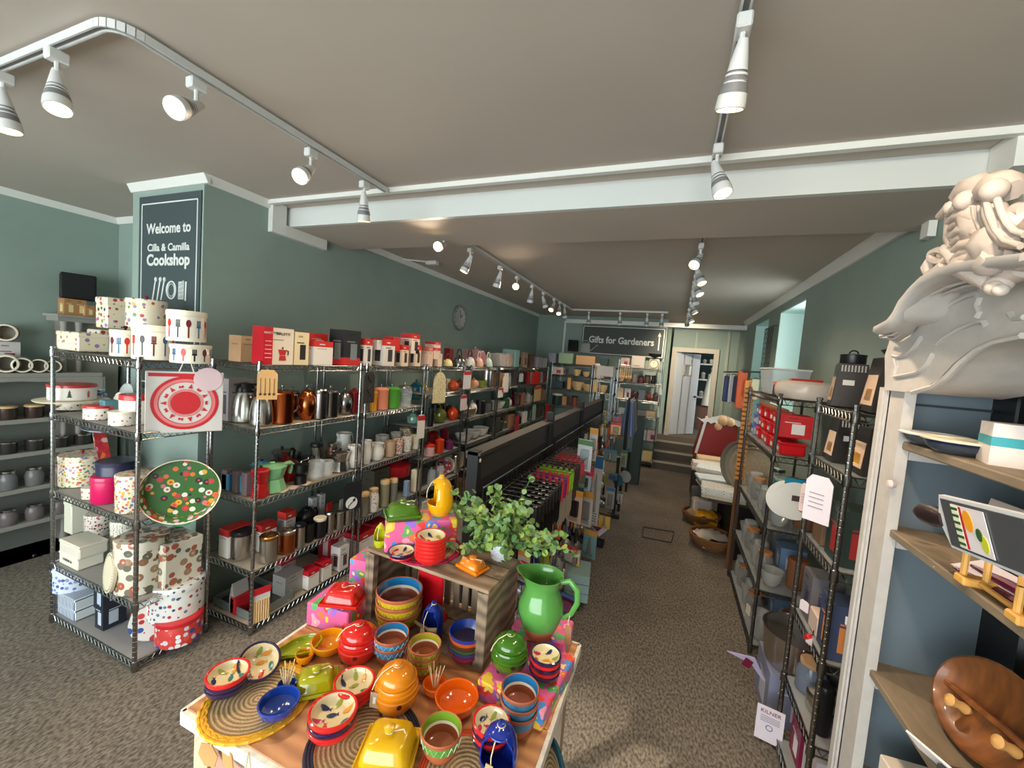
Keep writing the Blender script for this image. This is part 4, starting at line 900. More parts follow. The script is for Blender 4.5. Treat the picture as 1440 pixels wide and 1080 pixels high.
# right hand covered box with green pot, jug and bowls
a = at(678, 935, .80); gift(-.29, 1.03, TZ, .19, .23, .05, -.12, 'pink floral covered box at the table right edge under green pot'); BZ = TZ+.05
honey_pot(715, 938, BZ, 26, 64, (56, 104, 20), 'dark green lidded pot on the covered box, raffia trailing')
stack(765, 951, BZ, 22, 5, [NAVY, RED, NAVY, RED, NAVY], 'right of the green lidded pot', 8)
gift(-.30, 1.19, TZ, .17, .12, .075, 0, 'pink printed box under the tall green jug at table back')
p = at(757, 892, TZ+.075); jr, jh = msz(p, 32), msz(p, 88); o = root('ceramic_jug', (p.x, p.y, TZ+.075), 0); tag(o, 'tall green glazed jug with bare terracotta foot', 'jug')
def jug(g):
    pr = [(.0001, 0), (jr*.56, 0), (jr*.66, jh*.10), (jr*.80, jh*.20), (jr*.80, jh*.205), (jr*.97, jh*.38), (jr, jh*.46), (jr*.96, jh*.56), (jr*.80, jh*.72), (jr*.74, jh*.82), (jr*.80, jh*.93), (jr*.90, jh), (jr*.86, jh), (jr*.74, jh*.92), (jr*.68, jh*.80), (jr*.8, jh*.5), (.0001, jh*.3)]
    n = 40; vs = []; fs = []; fm = []
    for r_, z_ in pr:
        for i in range(n):
            a_ = 2*PI*i/n; sp = max(0, math.cos(a_-PI))**6*max(0, (z_/jh-.86)/.14)*.35; rr = r_*(1+sp); vs.append((rr*math.cos(a_), rr*math.sin(a_), z_+(sp*jr*.25)))
    for k in range(len(pr)-1):
        for i in range(n): fs.append((k*n+i, k*n+(i+1) % n, (k+1)*n+(i+1) % n, (k+1)*n+i)); fm.append(1 if k < 4 else 0)
    o_ = len(g.v); g.v += vs; g.f += fs; g.m += fm
jg = G(); jug(jg); jg.build('jug_body', [mat((88, 150, 70), .15, coat=.5), mat((198, 116, 78), .6)], o)
G().tube([(jr*.80, 0, jh*.93), (jr*1.15, 0, jh*.98), (jr*1.5, 0, jh*.86), (jr*1.55, 0, jh*.66), (jr*1.32, 0, jh*.46), (jr*.95, 0, jh*.36)], [.006, .0065, .007, .0065, .006, .005], 10, flat=1.3).build('jug_handle', mat((88, 150, 70), .15, coat=.5), o)
g = G(); raffia(g, [(jr*1.3, -.008, jh*.46), (jr*1.25, -.012, jh*.36), (jr*1.35, -.01, jh*.28)]); g.build('raffia_tie', TWINE, o); G().box(jr*1.3, -.014, jh*.02, .018, .0015, .055).build('swing_tag', mat((176, 120, 84), .8), o)
o.rotation_euler = (0, 0, .1)
# tall red pot standing in the crate
p = at(588, 868, TZ+.008); o = root('red_utensil_rest', (-.70, 1.165, TZ+.008), -.06); tag(o, 'flat red ceramic panel with foot standing inside the crate', 'spoon rest')
G().box(0, 0, 0, .105, .012, .20, c=.005).build('rest_panel', mat((200, 16, 30), .4), o); G().lathe([(.0001, 0), (.028, 0), (.032, .006), (.0001, .005)], 20, 0, Tr(.055, -.02, .0)).build('rest_foot', glaze((190, 20, 30)), o)
# potted eucalyptus
p = at(698, 790, CT); px_ = (p.x, p.y+.03, CT); pl = root('potted_plant', px_); tag(pl, 'leafy green eucalyptus plant in white wicker pot on the crate', 'plant')
g = G(); R_ = random.Random(5)
for k in range(9):
    z_ = .003+k*.0062; rr = .026+.012*k/8; n = 26; g.tube([((rr+.0014*(-1)**(i+k))*math.cos(2*PI*i/n), (rr+.0014*(-1)**(i+k))*math.sin(2*PI*i/n), z_) for i in range(n)], .0034, 5, closed=True)
g.lathe([(.0001, 0), (.026, 0), (.036, .056), (.034, .056), (.022, .01), (.0001, .01)], 20); g.build('wicker_pot', mat((222, 222, 226), .7), pl)
leaf = G(); stems = G(); lc = 0; D0 = Vector(px_)
lm = [mat(c, .5) for c in ((126, 156, 72), (104, 140, 84), (150, 172, 88), (92, 128, 70), (130, 160, 110))]
for s_ in range(64):
    az = R_.uniform(0, 2*PI); el = R_.uniform(.25, 1.4); L_ = R_.uniform(.10, .19)*(1.25 if R_.random() < .15 else 1)
    dirv = Vector((math.cos(az)*math.cos(el)*1.25, math.sin(az)*math.cos(el)*.9, math.sin(el)*1.0)); pts = []
    for i in range(7):
        t_ = i/6; q = Vector((0, 0, .05))+dirv*L_*t_+Vector((0, 0, -.04*t_*t_*(1 if el < .8 else .2))); pts.append(q)
    stems.tube(pts, .0009, 4)
    for i in range(1, 7):
        for sd in (-1, 1, 0) if i > 2 else (-1, 1):
            c_ = pts[i]+Vector((R_.uniform(-.012, .012), R_.uniform(-.012, .012), R_.uniform(-.008, .010))); rr = R_.uniform(.009, .014)
            T = Matrix.Translation(c_) @ Euler((R_.uniform(-1.1, 1.1), R_.uniform(-1.1, 1.1), R_.uniform(0, 6))).to_matrix().to_4x4()
            leaf.add([(rr*math.cos(2*PI*j/8), rr*.9*math.sin(2*PI*j/8), .0012*math.cos(2*PI*j/4)) for j in range(8)], [tuple(range(8))], R_.randrange(5), T)
stems.build('stems', mat((120, 128, 84), .7), pl); leaf.build('foliage', lm, pl)
# swing tags hanging from the table's front edge
for i, (px, py, lb) in enumerate(((292, 1062, 'brown hexagonal card tag hanging from the table left corner'), (318, 1068, 'second brown card tag, dangling behind the corner tag'))):
    p = hx(px, py, 'y', .572-i*-.004); o = root('card_tag', (p.x, .572+i*.006, p.z), .2-i*.5); tag(o, lb, 'tag'); r_ = .03
    o.rotation_euler = (0, (.3, -.3)[i], .1-i*.3)
    G().prism([(r_*math.cos(a), r_*math.sin(a)) for a in [PI/6+PI*k/3 for k in range(6)]], 0, .0015).build('card', CARD, o)
    G().lathe([(.0001, -.001), (.006, -.001)], 10, 0, Rx(PI/2), sx=.7, close=False).build('sticker', WHITE, o); G().tube([(0, 0, r_*.8), (.002, 0, .05)], .001, 4).build('string', TWINE, o)
p = hx(347, 1078, 'y', .572); o = root('hook_tie', (p.x, .575, p.z)); tag(o, 'pale raffia bow hanging under the table front edge', 'tie'); g = G(); g.tube([(-.01, 0, -.02), (-.004, 0, .01), (0, 0, .03), (.005, 0, .01), (.012, 0, -.02)], .0016, 5); g.build('raffia_bow', TWINE, o)
# teal rimmed mats hanging from the table's right side
placemat(-.165, .90, .60, .12, (16, 72, 84), 'teal rimmed round jute mat leaning upright beside the table right', False, (PI/2-.1, 0, math.radians(-60)))
placemat(-.135, .80, .52, .12, (20, 84, 96), 'second teal rimmed mat, lower, beside the table right edge', False, (PI/2-.1, 0, math.radians(-50)))
# =============================== KINDS OF WARES ===============================
def one(name, key, fn, mats, ang=35): return part(name, key, fn, mats)
def q3(x): return round(x, 3)
def k_tin(w, h, c=None, lid=(226, 220, 200), knob=None, deco=None, **k):
    r = w/2; o = root('cake_tin'); b = part('tin_body', (q3(r), q3(h), id(c)), lambda g: g.lathe([(r*.98, 0), (r, .002), (r, h*.84), (r*.985, h*.86)], 30), c, o)
    l = part('tin_lid', (q3(r), q3(h), id(c)), lambda g: g.lathe([(r*1.0, h*.82), (r*1.03, h*.83), (r*1.03, h*.97), (r*1.0, h), (r*.9, h*1.005), (.0001, h*1.0)], 30, close=False), lid if not isinstance(lid, tuple) else mat(lid, .3, coat=.3), o)
    if knob: part('lid_knob', knob, lambda g: g.lathe([(.004, h), (.005, h+.006), (.010, h+.013), (.007, h+.021), (.0001, h+.022)], 14), glaze(knob), l)
    if deco: deco(o, r, h)
    return o
def k_tinbox(w, h, c=None, d=None, lid=None, **k):
    d = d or w; o = root('cake_tin'); part('tin_body', (q3(w), q3(d), q3(h), id(c)), lambda g: g.box(0, 0, 0, w, d, h*.8, c=.006), c, o)
    part('tin_lid', (q3(w), q3(d), q3(h), id(c)), lambda g: g.box(0, 0, h*.76, w+.004, d+.004, h*.24, c=.005), lid or c, o); return o
def k_carton(w, h, c=(226, 220, 212), band=None, d=None, pic=None, bandlo=None, **k):
    """printed carton: optional coloured top band, bottom band and a product silhouette"""
    d = d or w; e = .0006
    def f(g):
        g.box(0, 0, 0, w, d, h, 0)
        if band: g.box(0, 0, h*.76, w+e, d+e, h*.24+e, 1)
        if bandlo: g.box(0, 0, 0, w+e, d+e, h*.22, 3)
        if pic:
            g.box(w*.08, 0, h*.16, w*.4, d+2*e, h*.46, 2); g.box(0, -d*.06, h*.16, w+2*e, d*.4, h*.46, 2)
        g.box(-w*.1, 0, h*.66, w*.5, d+2*e, h*.03, 2); g.box(0, 0, h*.66, w+2*e, d*.5, h*.03, 2)
        g.box(-w*.1, 0, h*.84, w*.3, d+3*e, h*.05, 4)
    return one('product_carton', (q3(w), q3(d), q3(h), c, band, pic, bandlo), f, [mat(c, .5), mat(band or c, .5), mat(pic or tuple(int(x*.7) for x in c), .5), mat(bandlo or c, .5), mat((220, 210, 200) if band else tuple(int(x*.7) for x in c), .5)])
def k_moka(w, h, c=STEEL, hc=(26, 26, 28), **k):
    r = w*.40; o = root('moka_pot'); x = -w*.1; T = Tr(x, 0, 0)
    part('boiler', (q3(r), q3(h)), lambda g: g.lathe([(r*.96, 0), (r, h*.03), (r*.80, h*.40), (r*.78, h*.44)], 8, 0, T), c, o)
    part('collector', (q3(r), q3(h)), lambda g: g.lathe([(r*.74, h*.45), (r*.78, h*.47), (r*1.0, h*.82), (r*1.02, h*.84)], 8, 0, T).prism([(x-r*.9, h*.84), (x-r*.6, h*.62), (x-r*1.35, h*.86)], -r*.25, r*.25), c, o)
    l = part('lid', (q3(r), q3(h)), lambda g: g.lathe([(r*1.02, h*.84), (r*.9, h*.88), (r*.2, h*.93), (.0001, h*.93)], 8, 0, T), c, o)
    part('lid_knob', (q3(r), q3(h)), lambda g: g.lathe([(r*.1, h*.92), (r*.2, h*.97), (r*.14, h), (.0001, h)], 8, 0, T), mat(hc, .4), l)
    part('handle', (q3(r), q3(h)), lambda g: g.tube([(x+r*.9, 0, h*.80), (x+r*1.5, 0, h*.82), (x+r*1.75, 0, h*.74), (x+r*1.55, 0, h*.42)], [r*.16, r*.18, r*.18, r*.12], 6), mat(hc, .4), o); return o
def k_press(w, h, c=STEEL, hc=None, glass=False, **k):
    r = w*.38; x = -w*.12; T = Tr(x, 0, 0); o = root('coffee_press'); 
    part('press_body', (q3(r), q3(h)), lambda g: g.lathe([(r, 0), (r*1.01, h*.03), (r, h*.76), (r*1.03, h*.78)], 24, 0, T), c, o)
    l = part('lid', (q3(r), q3(h)), lambda g: g.lathe([(r*1.04, h*.77), (r*1.04, h*.80), (r*.8, h*.86), (r*.2, h*.88), (.0001, h*.88)], 24, 0, T), STEEL if glass else c, o)
    part('plunger_knob', (q3(r), q3(h)), lambda g: g.lathe([(r*.07, h*.87), (r*.07, h*.93), (r*.17, h*.95), (r*.17, h*.99), (.0001, h)], 12, 0, T), CHROME, l)
    part('handle', (q3(r), q3(h)), lambda g: g.tube([(x+r, 0, h*.70), (x+r*1.5, 0, h*.70), (x+r*1.75, 0, h*.58), (x+r*1.65, 0, h*.30), (x+r*1.0, 0, h*.18)], r*.10, 6), hc or c, o); return o
def k_teapot(w, h, c=None, hc=None, **k):
    r = w*.33; o = root('teapot'); m = c
    part('pot_body', (q3(r), q3(h)), lambda g: g.lathe([(r*.6, 0), (r*.62, h*.03), (r*.95, h*.2), (r*1.02, h*.42), (r*.9, h*.64), (r*.55, h*.76), (r*.5, h*.78)], 24), m, o)
    l = part('lid', (q3(r), q3(h)), lambda g: g.lathe([(r*.52, h*.77), (r*.5, h*.80), (r*.2, h*.87), (.0001, h*.88)], 20, close=False), m, o)
    part('lid_knob', (q3(r), q3(h)), lambda g: g.lathe([(r*.06, h*.87), (r*.16, h*.93), (r*.12, h*.99), (.0001, h)], 12), hc or m, l)
    part('spout', (q3(r), q3(h)), lambda g: g.tube([(-r*.85, 0, h*.25), (-r*1.2, 0, h*.42), (-r*1.5, 0, h*.68)], [r*.26, r*.17, r*.10], 10), m, o)
    part('handle', (q3(r), q3(h)), lambda g: g.tube([(r*.75, 0, h*.62), (r*1.25, 0, h*.68), (r*1.5, 0, h*.48), (r*1.3, 0, h*.25), (r*.9, 0, h*.2)], r*.10, 8), hc or m, o); return o
def k_kettle(w, h, c=None, hc=(24, 24, 26), **k):
    r = w*.42; o = root('hob_kettle'); hm = mat(hc, .3)
    part('kettle_body', (q3(r), q3(h)), lambda g: g.lathe([(r*.98, 0), (r, h*.05), (r*.92, h*.26), (r*.66, h*.46), (r*.3, h*.56), (.0001, h*.57)], 24, close=False), c, o)
    part('lid_knob', (q3(r), q3(h)), lambda g: g.lathe([(r*.08, h*.56), (r*.15, h*.62), (.0001, h*.66)], 10), hm, o)
    part('spout', (q3(r), q3(h)), lambda g: g.tube([(-r*.8, 0, h*.24), (-r*1.15, 0, h*.42)], [r*.2, r*.12], 8), c, o)
    part('handle', (q3(r), q3(h)), lambda g: g.tube([(-r*.72, 0, h*.42), (-r*.70, 0, h*.74), (-r*.35, 0, h*.95), (r*.2, 0, h*.98), (r*.62, 0, h*.80), (r*.72, 0, h*.42)], r*.09, 8), hm, o); return o
def k_jug(w, h, c=WHITE, **k):
    r = w*.38; x = -w*.08; T = Tr(x, 0, 0); o = root('jug')
    part('jug_body', (q3(r), q3(h)), lambda g: g.lathe([(.0001, 0), (r*.7, 0), (r*.95, h*.2), (r, h*.38), (r*.85, h*.66), (r*.78, h*.85), (r*.92, h), (r*.86, h), (r*.7, h*.84), (r*.7, h*.5), (.0001, h*.3)], 24, 0, T, close=False), c, o)
    part('spout', (q3(r), q3(h)), lambda g: g.tube([(x-r*.6, 0, h*.86), (x-r*1.15, 0, h*.985)], [r*.28, r*.12], 8), c, o)
    part('handle', (q3(r), q3(h)), lambda g: g.tube([(x+r*.78, 0, h*.88), (x+r*1.35, 0, h*.90), (x+r*1.6, 0, h*.66), (x+r*1.35, 0, h*.36), (x+r*.95, 0, h*.26)], r*.10, 8), c, o); return o
def k_mug(w, h, c=WHITE, **k):
    r = w*.38; x = -w*.1; o = root('mug')
    part('mug_body', (q3(r), q3(h)), lambda g: g.lathe([(.0001, 0), (r*.85, 0), (r*.97, h*.1), (r, h), (r*.93, h), (r*.9, h*.15), (.0001, h*.08)], 22, 0, Tr(x, 0, 0), close=False), c, o)
    part('handle', (q3(r), q3(h)), lambda g: g.tube([(x+r*.95, 0, h*.82), (x+r*1.5, 0, h*.8), (x+r*1.65, 0, h*.5), (x+r*1.4, 0, h*.25), (x+r*.92, 0, h*.2)], r*.11, 8), c, o); return o
def k_thermos(w, h, c=STEEL, **k):
    r = w*.40; x = -w*.05; T = Tr(x, 0, 0); o = root('thermal_jug')
    part('jug_body', (q3(r), q3(h)), lambda g: g.lathe([(r, 0), (r*1.02, h*.05), (r*1.0, h*.3), (r*.86, h*.6), (r*.66, h*.76)], 26, 0, T), c, o)
    part('jug_lid', (q3(r), q3(h)), lambda g: g.lathe([(r*.70, h*.75), (r*.72, h*.8), (r*.62, h*.92), (r*.5, h*.97), (.0001, h)], 22, 0, T, close=False).prism([(x-r*.5, h*.88), (x-r*.6, h*.97), (x-r*1.0, h*.96)], -r*.2, r*.2), BLACKP, o)
    part('handle', (q3(r), q3(h)), lambda g: g.tube([(x+r*.5, 0, h*.92), (x+r*1.05, 0, h*.94), (x+r*1.3, 0, h*.78), (x+r*1.15, 0, h*.40)], r*.12, 8), BLACKP, o); return o
def k_canister(w, h, c=STEEL, lid=BLACKP, **k):
    r = w/2; o = root('canister'); part('canister_body', (q3(r), q3(h)), lambda g: g.lathe([(r*.97, 0), (r*.98, h*.02), (r*.98, h*.86)], 24), c, o)
    part('lid', (q3(r), q3(h)), lambda g: g.lathe([(r*1.0, h*.85), (r*1.02, h*.87), (r*1.02, h*.96), (r*.9, h), (.0001, h)], 24, close=False), lid, o); return o
def k_clip(w, h, c=STEEL, lid=STEEL, **k):
    o = k_canister(w, h*.8, c, lid); r = w/2; part('lid_handle', (q3(r), q3(h)), lambda g: g.tube(arc((0, 0, h*.82), r*.35, 0, PI, 8), r*.07, 6).lathe([(r*.7, h*.80), (r*.3, h*.86), (.0001, h*.87)], 18, close=False), lid, o); return o
def k_jar(w, h, c=GLASS, lid=STEEL, **k):
    r = w/2; o = root('storage_jar'); part('jar_glass', (q3(r), q3(h)), lambda g: g.lathe([(r*.9, 0), (r*.98, h*.05), (r, h*.6), (r*.8, h*.78), (r*.72, h*.86)], 20), c, o)
    part('jar_lid', (q3(r), q3(h)), lambda g: g.lathe([(r*.78, h*.84), (r*.8, h*.86), (r*.8, h*.97), (.0001, h)], 18, close=False), lid, o); return o
def k_bowl(w, h, c=WHITE, **k):
    r = w/2; return one('mixing_bowl', (q3(r), q3(h)), lambda g: g.lathe([(.0001, 0), (r*.5, 0), (r*.85, h*.4), (r, h), (r*.95, h), (r*.8, h*.45), (.0001, h*.08)], 24, close=False), c)
def k_cup(w, h, c=WHITE, **k):
    r = w/2; return one('cup', (q3(r), q3(h)), lambda g: g.lathe([(.0001, 0), (r*.9, 0), (r, h*.1), (r, h), (r*.93, h), (r*.9, h*.15), (.0001, h*.08)], 22, close=False), c)
def k_plate(w, h, c=WHITE, **k):
    """plate standing on edge, facing the front"""
    r = h/2; o = one('plate', (q3(r),), lambda g: g.lathe([(.0001, 0), (r*.6, 0), (r*.98, r*.12), (r, r*.14), (r*.6, .006), (.0001, .006)], 28, 0, Tr(0, r*.06, r) @ Rx(math.radians(82)), close=False), c); return o
def k_pan(w, h, c=STEEL, **k):
    r = w*.42; o = root('saucepan'); part('pan_body', (q3(r), q3(h)), lambda g: g.lathe([(.0001, 0), (r*.96, 0), (r, h*.06), (r, h*.62), (r*.96, h*.62), (r*.94, h*.1), (.0001, h*.08)], 26, close=False), c, o)
    l = part('pan_lid', (q3(r), q3(h)), lambda g: g.lathe([(r*1.02, h*.62), (r*.9, h*.72), (r*.3, h*.80), (.0001, h*.80)], 24, close=False), c, o); part('lid_knob', (q3(r), q3(h)), lambda g: g.lathe([(r*.08, h*.8), (r*.16, h*.92), (r*.12, h), (.0001, h)], 10), BLACKP, l)
    part('handle', (q3(r), q3(h)), lambda g: g.tube([(r*.95, 0, h*.5), (r*1.5, 0, h*.55)], r*.09, 6), BLACKP, o); return o
def k_bag(w, h, c=(190, 30, 30), **k):
    return one('packet', (q3(w), q3(h), c), lambda g: g.box(0, 0, 0, w, w*.5, h*.55, c=w*.08).add([(-w/2+.002, -w*.22, h*.5), (w/2-.002, -w*.22, h*.5), (w/2-.002, w*.22, h*.5), (-w/2+.002, w*.22, h*.5), (-w/2+.002, -.002, h), (w/2-.002, -.002, h), (w/2-.002, .002, h), (-w/2+.002, .002, h)], [(0, 1, 5, 4), (1, 2, 6, 5), (2, 3, 7, 6), (3, 0, 4, 7), (4, 5, 6, 7)]).box(0, 0, h*.12, w*.7, w*.5+.002, h*.28, 1), [mat(c, .4), mat((220, 214, 204), .5)])
def k_grinder(w, h, c=BLACKP, **k):
    r = w*.4; o = root('coffee_grinder'); part('grinder_body', (q3(r), q3(h)), lambda g: g.lathe([(r*.8, 0), (r*.8, h*.34), (r*.6, h*.38), (r, h*.5), (r*1.02, h*.8), (r*.3, h*.84)], 20, 0, Tr(-w*.08, 0, 0)), c, o)
    part('crank', (q3(r), q3(h)), lambda g: g.tube([(-w*.08, 0, h*.84), (-w*.08, 0, h*.9), (r*.9, 0, h*.93), (r*.95, 0, h)], r*.09, 6), STEEL, o); return o
def k_stackbowls(w, h, c=STEEL, n=4, **k): return None
def k_block(w, h, c=(200, 170, 130), d=None, **k):
    d = d or w; return one(k.get('nm', 'box'), (q3(w), q3(d), q3(h), c), lambda g: g.box(0, 0, 0, w, d, h, c=min(w, d, h)*.06), mat(c, .5) if isinstance(c, tuple) else c)
def k_kitchenroll(w, h, c=WHITE, **k): return None
def k_scale(w, h, c=(200, 190, 170), **k):
    o = root('kitchen_scale'); part('scale_body', (q3(w), q3(h)), lambda g: g.box(0, 0, 0, w*.8, w*.5, h*.66, c=w*.06), mat(c, .3), o)
    d = part('dial', (q3(w), q3(h)), lambda g: g.lathe([(w*.36, 0), (w*.36, .008), (w*.30, .010), (.0001, .010)], 24, 0, Tr(0, -w*.25, h*.34) @ Rx(PI/2), ms=[0, 0, 1]), [BRASS, CREAM], o); part('pointer', (q3(w),), lambda g: g.box(0, -w*.25-.012, h*.34, .004, .002, w*.22), BLACKP, d)
    part('weighing_pan', (q3(w), q3(h)), lambda g: g.lathe([(.0001, h*.66), (w*.1, h*.66), (w*.1, h*.74), (w*.5, h*.84), (w*.55, h), (w*.5, h*.9), (.0001, h*.8)], 22, close=False), BLACKP, o); return o
def k_crock(w, h, c=(170, 40, 50), **k):
    """storage crock lying on its side, open end to the front"""
    r = h/2; o = root('tipped_crock'); T = Tr(0, 0, r) @ Rx(PI/2)
    part('crock_body', (q3(r), id(c)), lambda g: g.lathe([(.0001, -r*1.2), (r*.7, -r*1.15), (r, -r*.5), (r, r*.4), (r*.85, r*.9), (r*.88, r*1.0)], 24, 0, T, close=False), c if not isinstance(c, tuple) else glaze(c), o)
    part('crock_rim', (q3(r),), lambda g: g.lathe([(r*.90, r*.92), (r*.94, r*1.04), (r*.78, r*1.08), (r*.74, r*.92)], 24, 0, T, close=False), mat((222, 212, 190), .3), o); part('crock_inside', (q3(r),), lambda g: g.lathe([(r*.75, r*.93), (r*.72, r*.5), (r*.7, -r*.6), (.0001, -r*.7)], 24, 0, T, close=False), mat((150, 140, 124), .5), o); return o
KINDS = {n[2:]: f for n, f in list(globals().items()) if n.startswith('k_')}

def put(kind, look, cat, loc, w, h, rz=0, group=None, label=None, **kw):
    o = KINDS[kind](w, h, **kw); o.location = loc; o.rotation_euler = (0, 0, rz); tag(o, label or look, cat, group); return o
def row(where, z, items, X=None, Y=None, group=None, base_rz=PI/2, order='from left'):
    """items: (kind, look, category, px, width px, height px, {extra}); front plane X= or Y=. Labels are made to single each one out."""
    n = len(items); looks = [it[1] for it in items]
    srt = sorted(range(n), key=lambda i: items[i][3]); rank = {i: k for k, i in enumerate(srt)}
    for i, (kind, look, cat, px, wpx, hpx, kw) in enumerate(items):
        kw = dict(kw); up = kw.pop('up', 0); back = kw.pop('back', 0); rz = kw.pop('rz', None); rat = kw.pop('dr', 1.0); abs_label = kw.pop('label', None)
        zz = z+up
        x, y = (X, yat(px, X, zz)) if X is not None else (xat(px, Y, zz), Y)
        wm = msz((x, y, zz), wpx); hm = msz((x, y, zz), hpx)
        sgn = -1 if (X is not None and X < 0) else 1
        v = Vector((x, y)).normalized()
        if kind in ('carton', 'block', 'tinbox', 'bag'):
            a = wm/(abs(v.x)+abs(v.y)*rat) if X is not None else wm/(abs(v.y)+abs(v.x)*rat); w_, d_ = a, a*rat
            if kind != 'bag': kw['d'] = d_
        else:
            if X is not None and kind in ('teapot', 'mug', 'jug', 'moka', 'press', 'kettle', 'thermos', 'pan'): wm *= 1.25
            w_, d_ = wm, wm*.8
        off = d_/2+.004+back
        if X is not None: x += sgn*off; y = yat(px, x, zz)
        else: y += off; x = xat(px, y, zz)
        if X is not None and X < -2 and x > -2.6 and y-w_/2 < 1.515:
            y = 1.52+w_/2; x = max(-2.42+d_/2, min(x, xat(px, y, zz)))
        if rz is None: rz = (base_rz if sgn < 0 else -base_rz) if X is not None else 0
        if kind in ('carton', 'block', 'tinbox', 'bag') or X is None: pass
        if abs_label: label = abs_label
        else:
            same = [j for j in range(n) if looks[j] == look]
            if len(same) == 1: label = '%s on %s' % (look, where)
            else:
                k_ = sorted(same, key=lambda j: rank[j]).index(i); label = '%s, %s %s on %s' % (look, ords[k_] if k_ < 20 else 'last', order, where)
        put(kind, look, cat, (x, y, zz+.001), w_, hm, rz, group, label, **kw)
# =============================== CAKE TIN RACK ===============================
POLKA = blobs((236, 226, 200), ((190, 60, 70), (60, 50, 60), (214, 180, 90), (120, 150, 90), (150, 130, 170)), 34, .34, rand=.6)
XMAS = blobs((228, 222, 212), ((190, 60, 56), (60, 84, 60), (200, 90, 80)), 60, .28, rand=.8)
FLOR = blobs((226, 220, 196), ((200, 60, 50), (216, 160, 50), (110, 140, 70), (120, 110, 160), (226, 120, 110)), 62, .42, second=(232, 200, 120), thr2=.13)
FLORP = blobs((226, 204, 190), ((200, 80, 80), (130, 150, 110), (220, 130, 120), (150, 60, 70)), 58, .45, second=(240, 220, 200), thr2=.14)
FLORG = blobs((206, 214, 176), ((60, 120, 60), (200, 70, 60), (220, 190, 80), (100, 150, 90)), 60, .42)
LEAFY = blobs((216, 210, 192), ((140, 100, 74), (96, 98, 84), (160, 128, 100), (120, 112, 100), (170, 90, 70)), 24, .48, second=(196, 176, 148), thr2=.18)
BLUEF = blobs((212, 220, 232), ((90, 120, 190), (130, 150, 200), (70, 90, 150)), 48, .42)
RBF = blobs((224, 224, 220), ((60, 70, 110), (180, 50, 60), (110, 120, 150)), 40, .34)
BRIT = blobs((204, 60, 56), ((230, 230, 230), (50, 70, 140), (214, 80, 70), (200, 200, 210)), 34, .46, rand=.6)
STRI = bands((60, 84, 130), (220, 226, 230), 34, 0, frac=.5)
TXTM = blobs((230, 224, 208), ((60, 52, 44),), 120, .33, rand=.5)
LEOP = blobs((226, 216, 204), ((160, 60, 60), (60, 44, 44), (190, 90, 80)), 66, .36)
def on_cyl(g, poly, r, a, zc, m):
    """flat shape (u right, v up) wrapped on a cylinder of radius r around angle a"""
    vs = [((r+.0008)*math.cos(a-u/r), (r+.0008)*math.sin(a-u/r), zc+v) for u, v in poly]; g.add(vs, [tuple(range(len(vs)-1, -1, -1))], m)
def utensils(n0):
    def deco(o, r, h):
        g = G()
        for k in range(12):
            a = 2*PI*k/12+n0; ty = (k+n0*3) % 4; mi = int(k+n0*5) % 4
            hh = h*.30
            on_cyl(g, [(-.003, -hh), (.003, -hh), (.003, hh*.5), (-.003, hh*.5)], r, a, h*.42, mi)
            if int(ty) % 2: on_cyl(g, [(.010*math.cos(t), .018*math.sin(t)) for t in [2*PI*i/10 for i in range(10)]], r, a, h*.42+hh*.55, mi)
            else:
                for q in (-1, 0, 1): on_cyl(g, [(q*.006-.0022, -.014), (q*.006+.0022, -.014), (q*.006+.0022, .014), (q*.006-.0022, .014)], r, a, h*.42+hh*.6, mi)
                on_cyl(g, [(-.010, -.004), (.010, -.004), (.009, .003), (-.009, .003)], r, a, h*.42+hh*.22, mi)
        g.build('utensil_print', [mat((196, 44, 36), .3), mat((34, 34, 36), .3), mat((110, 36, 50), .3), mat((60, 100, 140), .3)], o)
    return deco
def trees(o, r, h):
    g = G()
    for k in range(8):
        a = 2*PI*k/8+.3
        if k % 2: 
            for q in range(3): on_cyl(g, [(-.012+q*.003, q*.012), (.012-q*.003, q*.012), (0, q*.012+.018)], r, a, h*.22, 0)
        else: on_cyl(g, [(-.005, 0), (.005, 0), (.006, .02), (.003, .036), (-.003, .036), (-.006, .02)], r, a, h*.2, 1)
    g.build('festive_print', [mat((50, 70, 50), .3), mat((190, 60, 50), .3)], o)
TG = 'patterned cake tins'
CRM = mat((232, 226, 210), .25, coat=.3)
row('top of the tin rack', 1.505, [
    ('tinbox', 'low cream spotted rectangular tin', 'tin', 117, 55, 27, dict(c=POLKA, dr=.6)),
    ('tinbox', 'cream spotted square tin under the tall one', 'tin', 150, 44, 34, dict(c=POLKA, back=.10)),
    ('tin', 'utensil printed tin beside the spotted box', 'tin', 176, 34, 38, dict(c=CRM, deco=utensils(.2), knob=(24, 24, 26))),
    ('tin', 'largest utensil printed tin', 'tin', 216, 50, 50, dict(c=CRM, deco=utensils(1.1), knob=(24, 24, 26))),
    ('tin', 'squat utensil printed tin at the right end', 'tin', 268, 51, 28, dict(c=CRM, deco=utensils(.7), back=.04)),
], Y=1.10, group=TG)
row('top of the tin rack', 1.505, [
    ('tinbox', 'tall cream spotted square tin, stacked', 'tin', 160, 42, 48, dict(c=POLKA, back=.10, up=.13)),
    ('tin', 'round cream spotted tin with red knob', 'tin', 206, 52, 46, dict(c=POLKA, up=.145, back=.12, knob=(140, 24, 30), lid=POLKA)),
    ('tin', 'utensil printed tin stacked on the squat one', 'tin', 262, 49, 46, dict(c=CRM, deco=utensils(2.2), up=.098, back=.04, knob=(24, 24, 26)))], Y=1.10, group=TG)
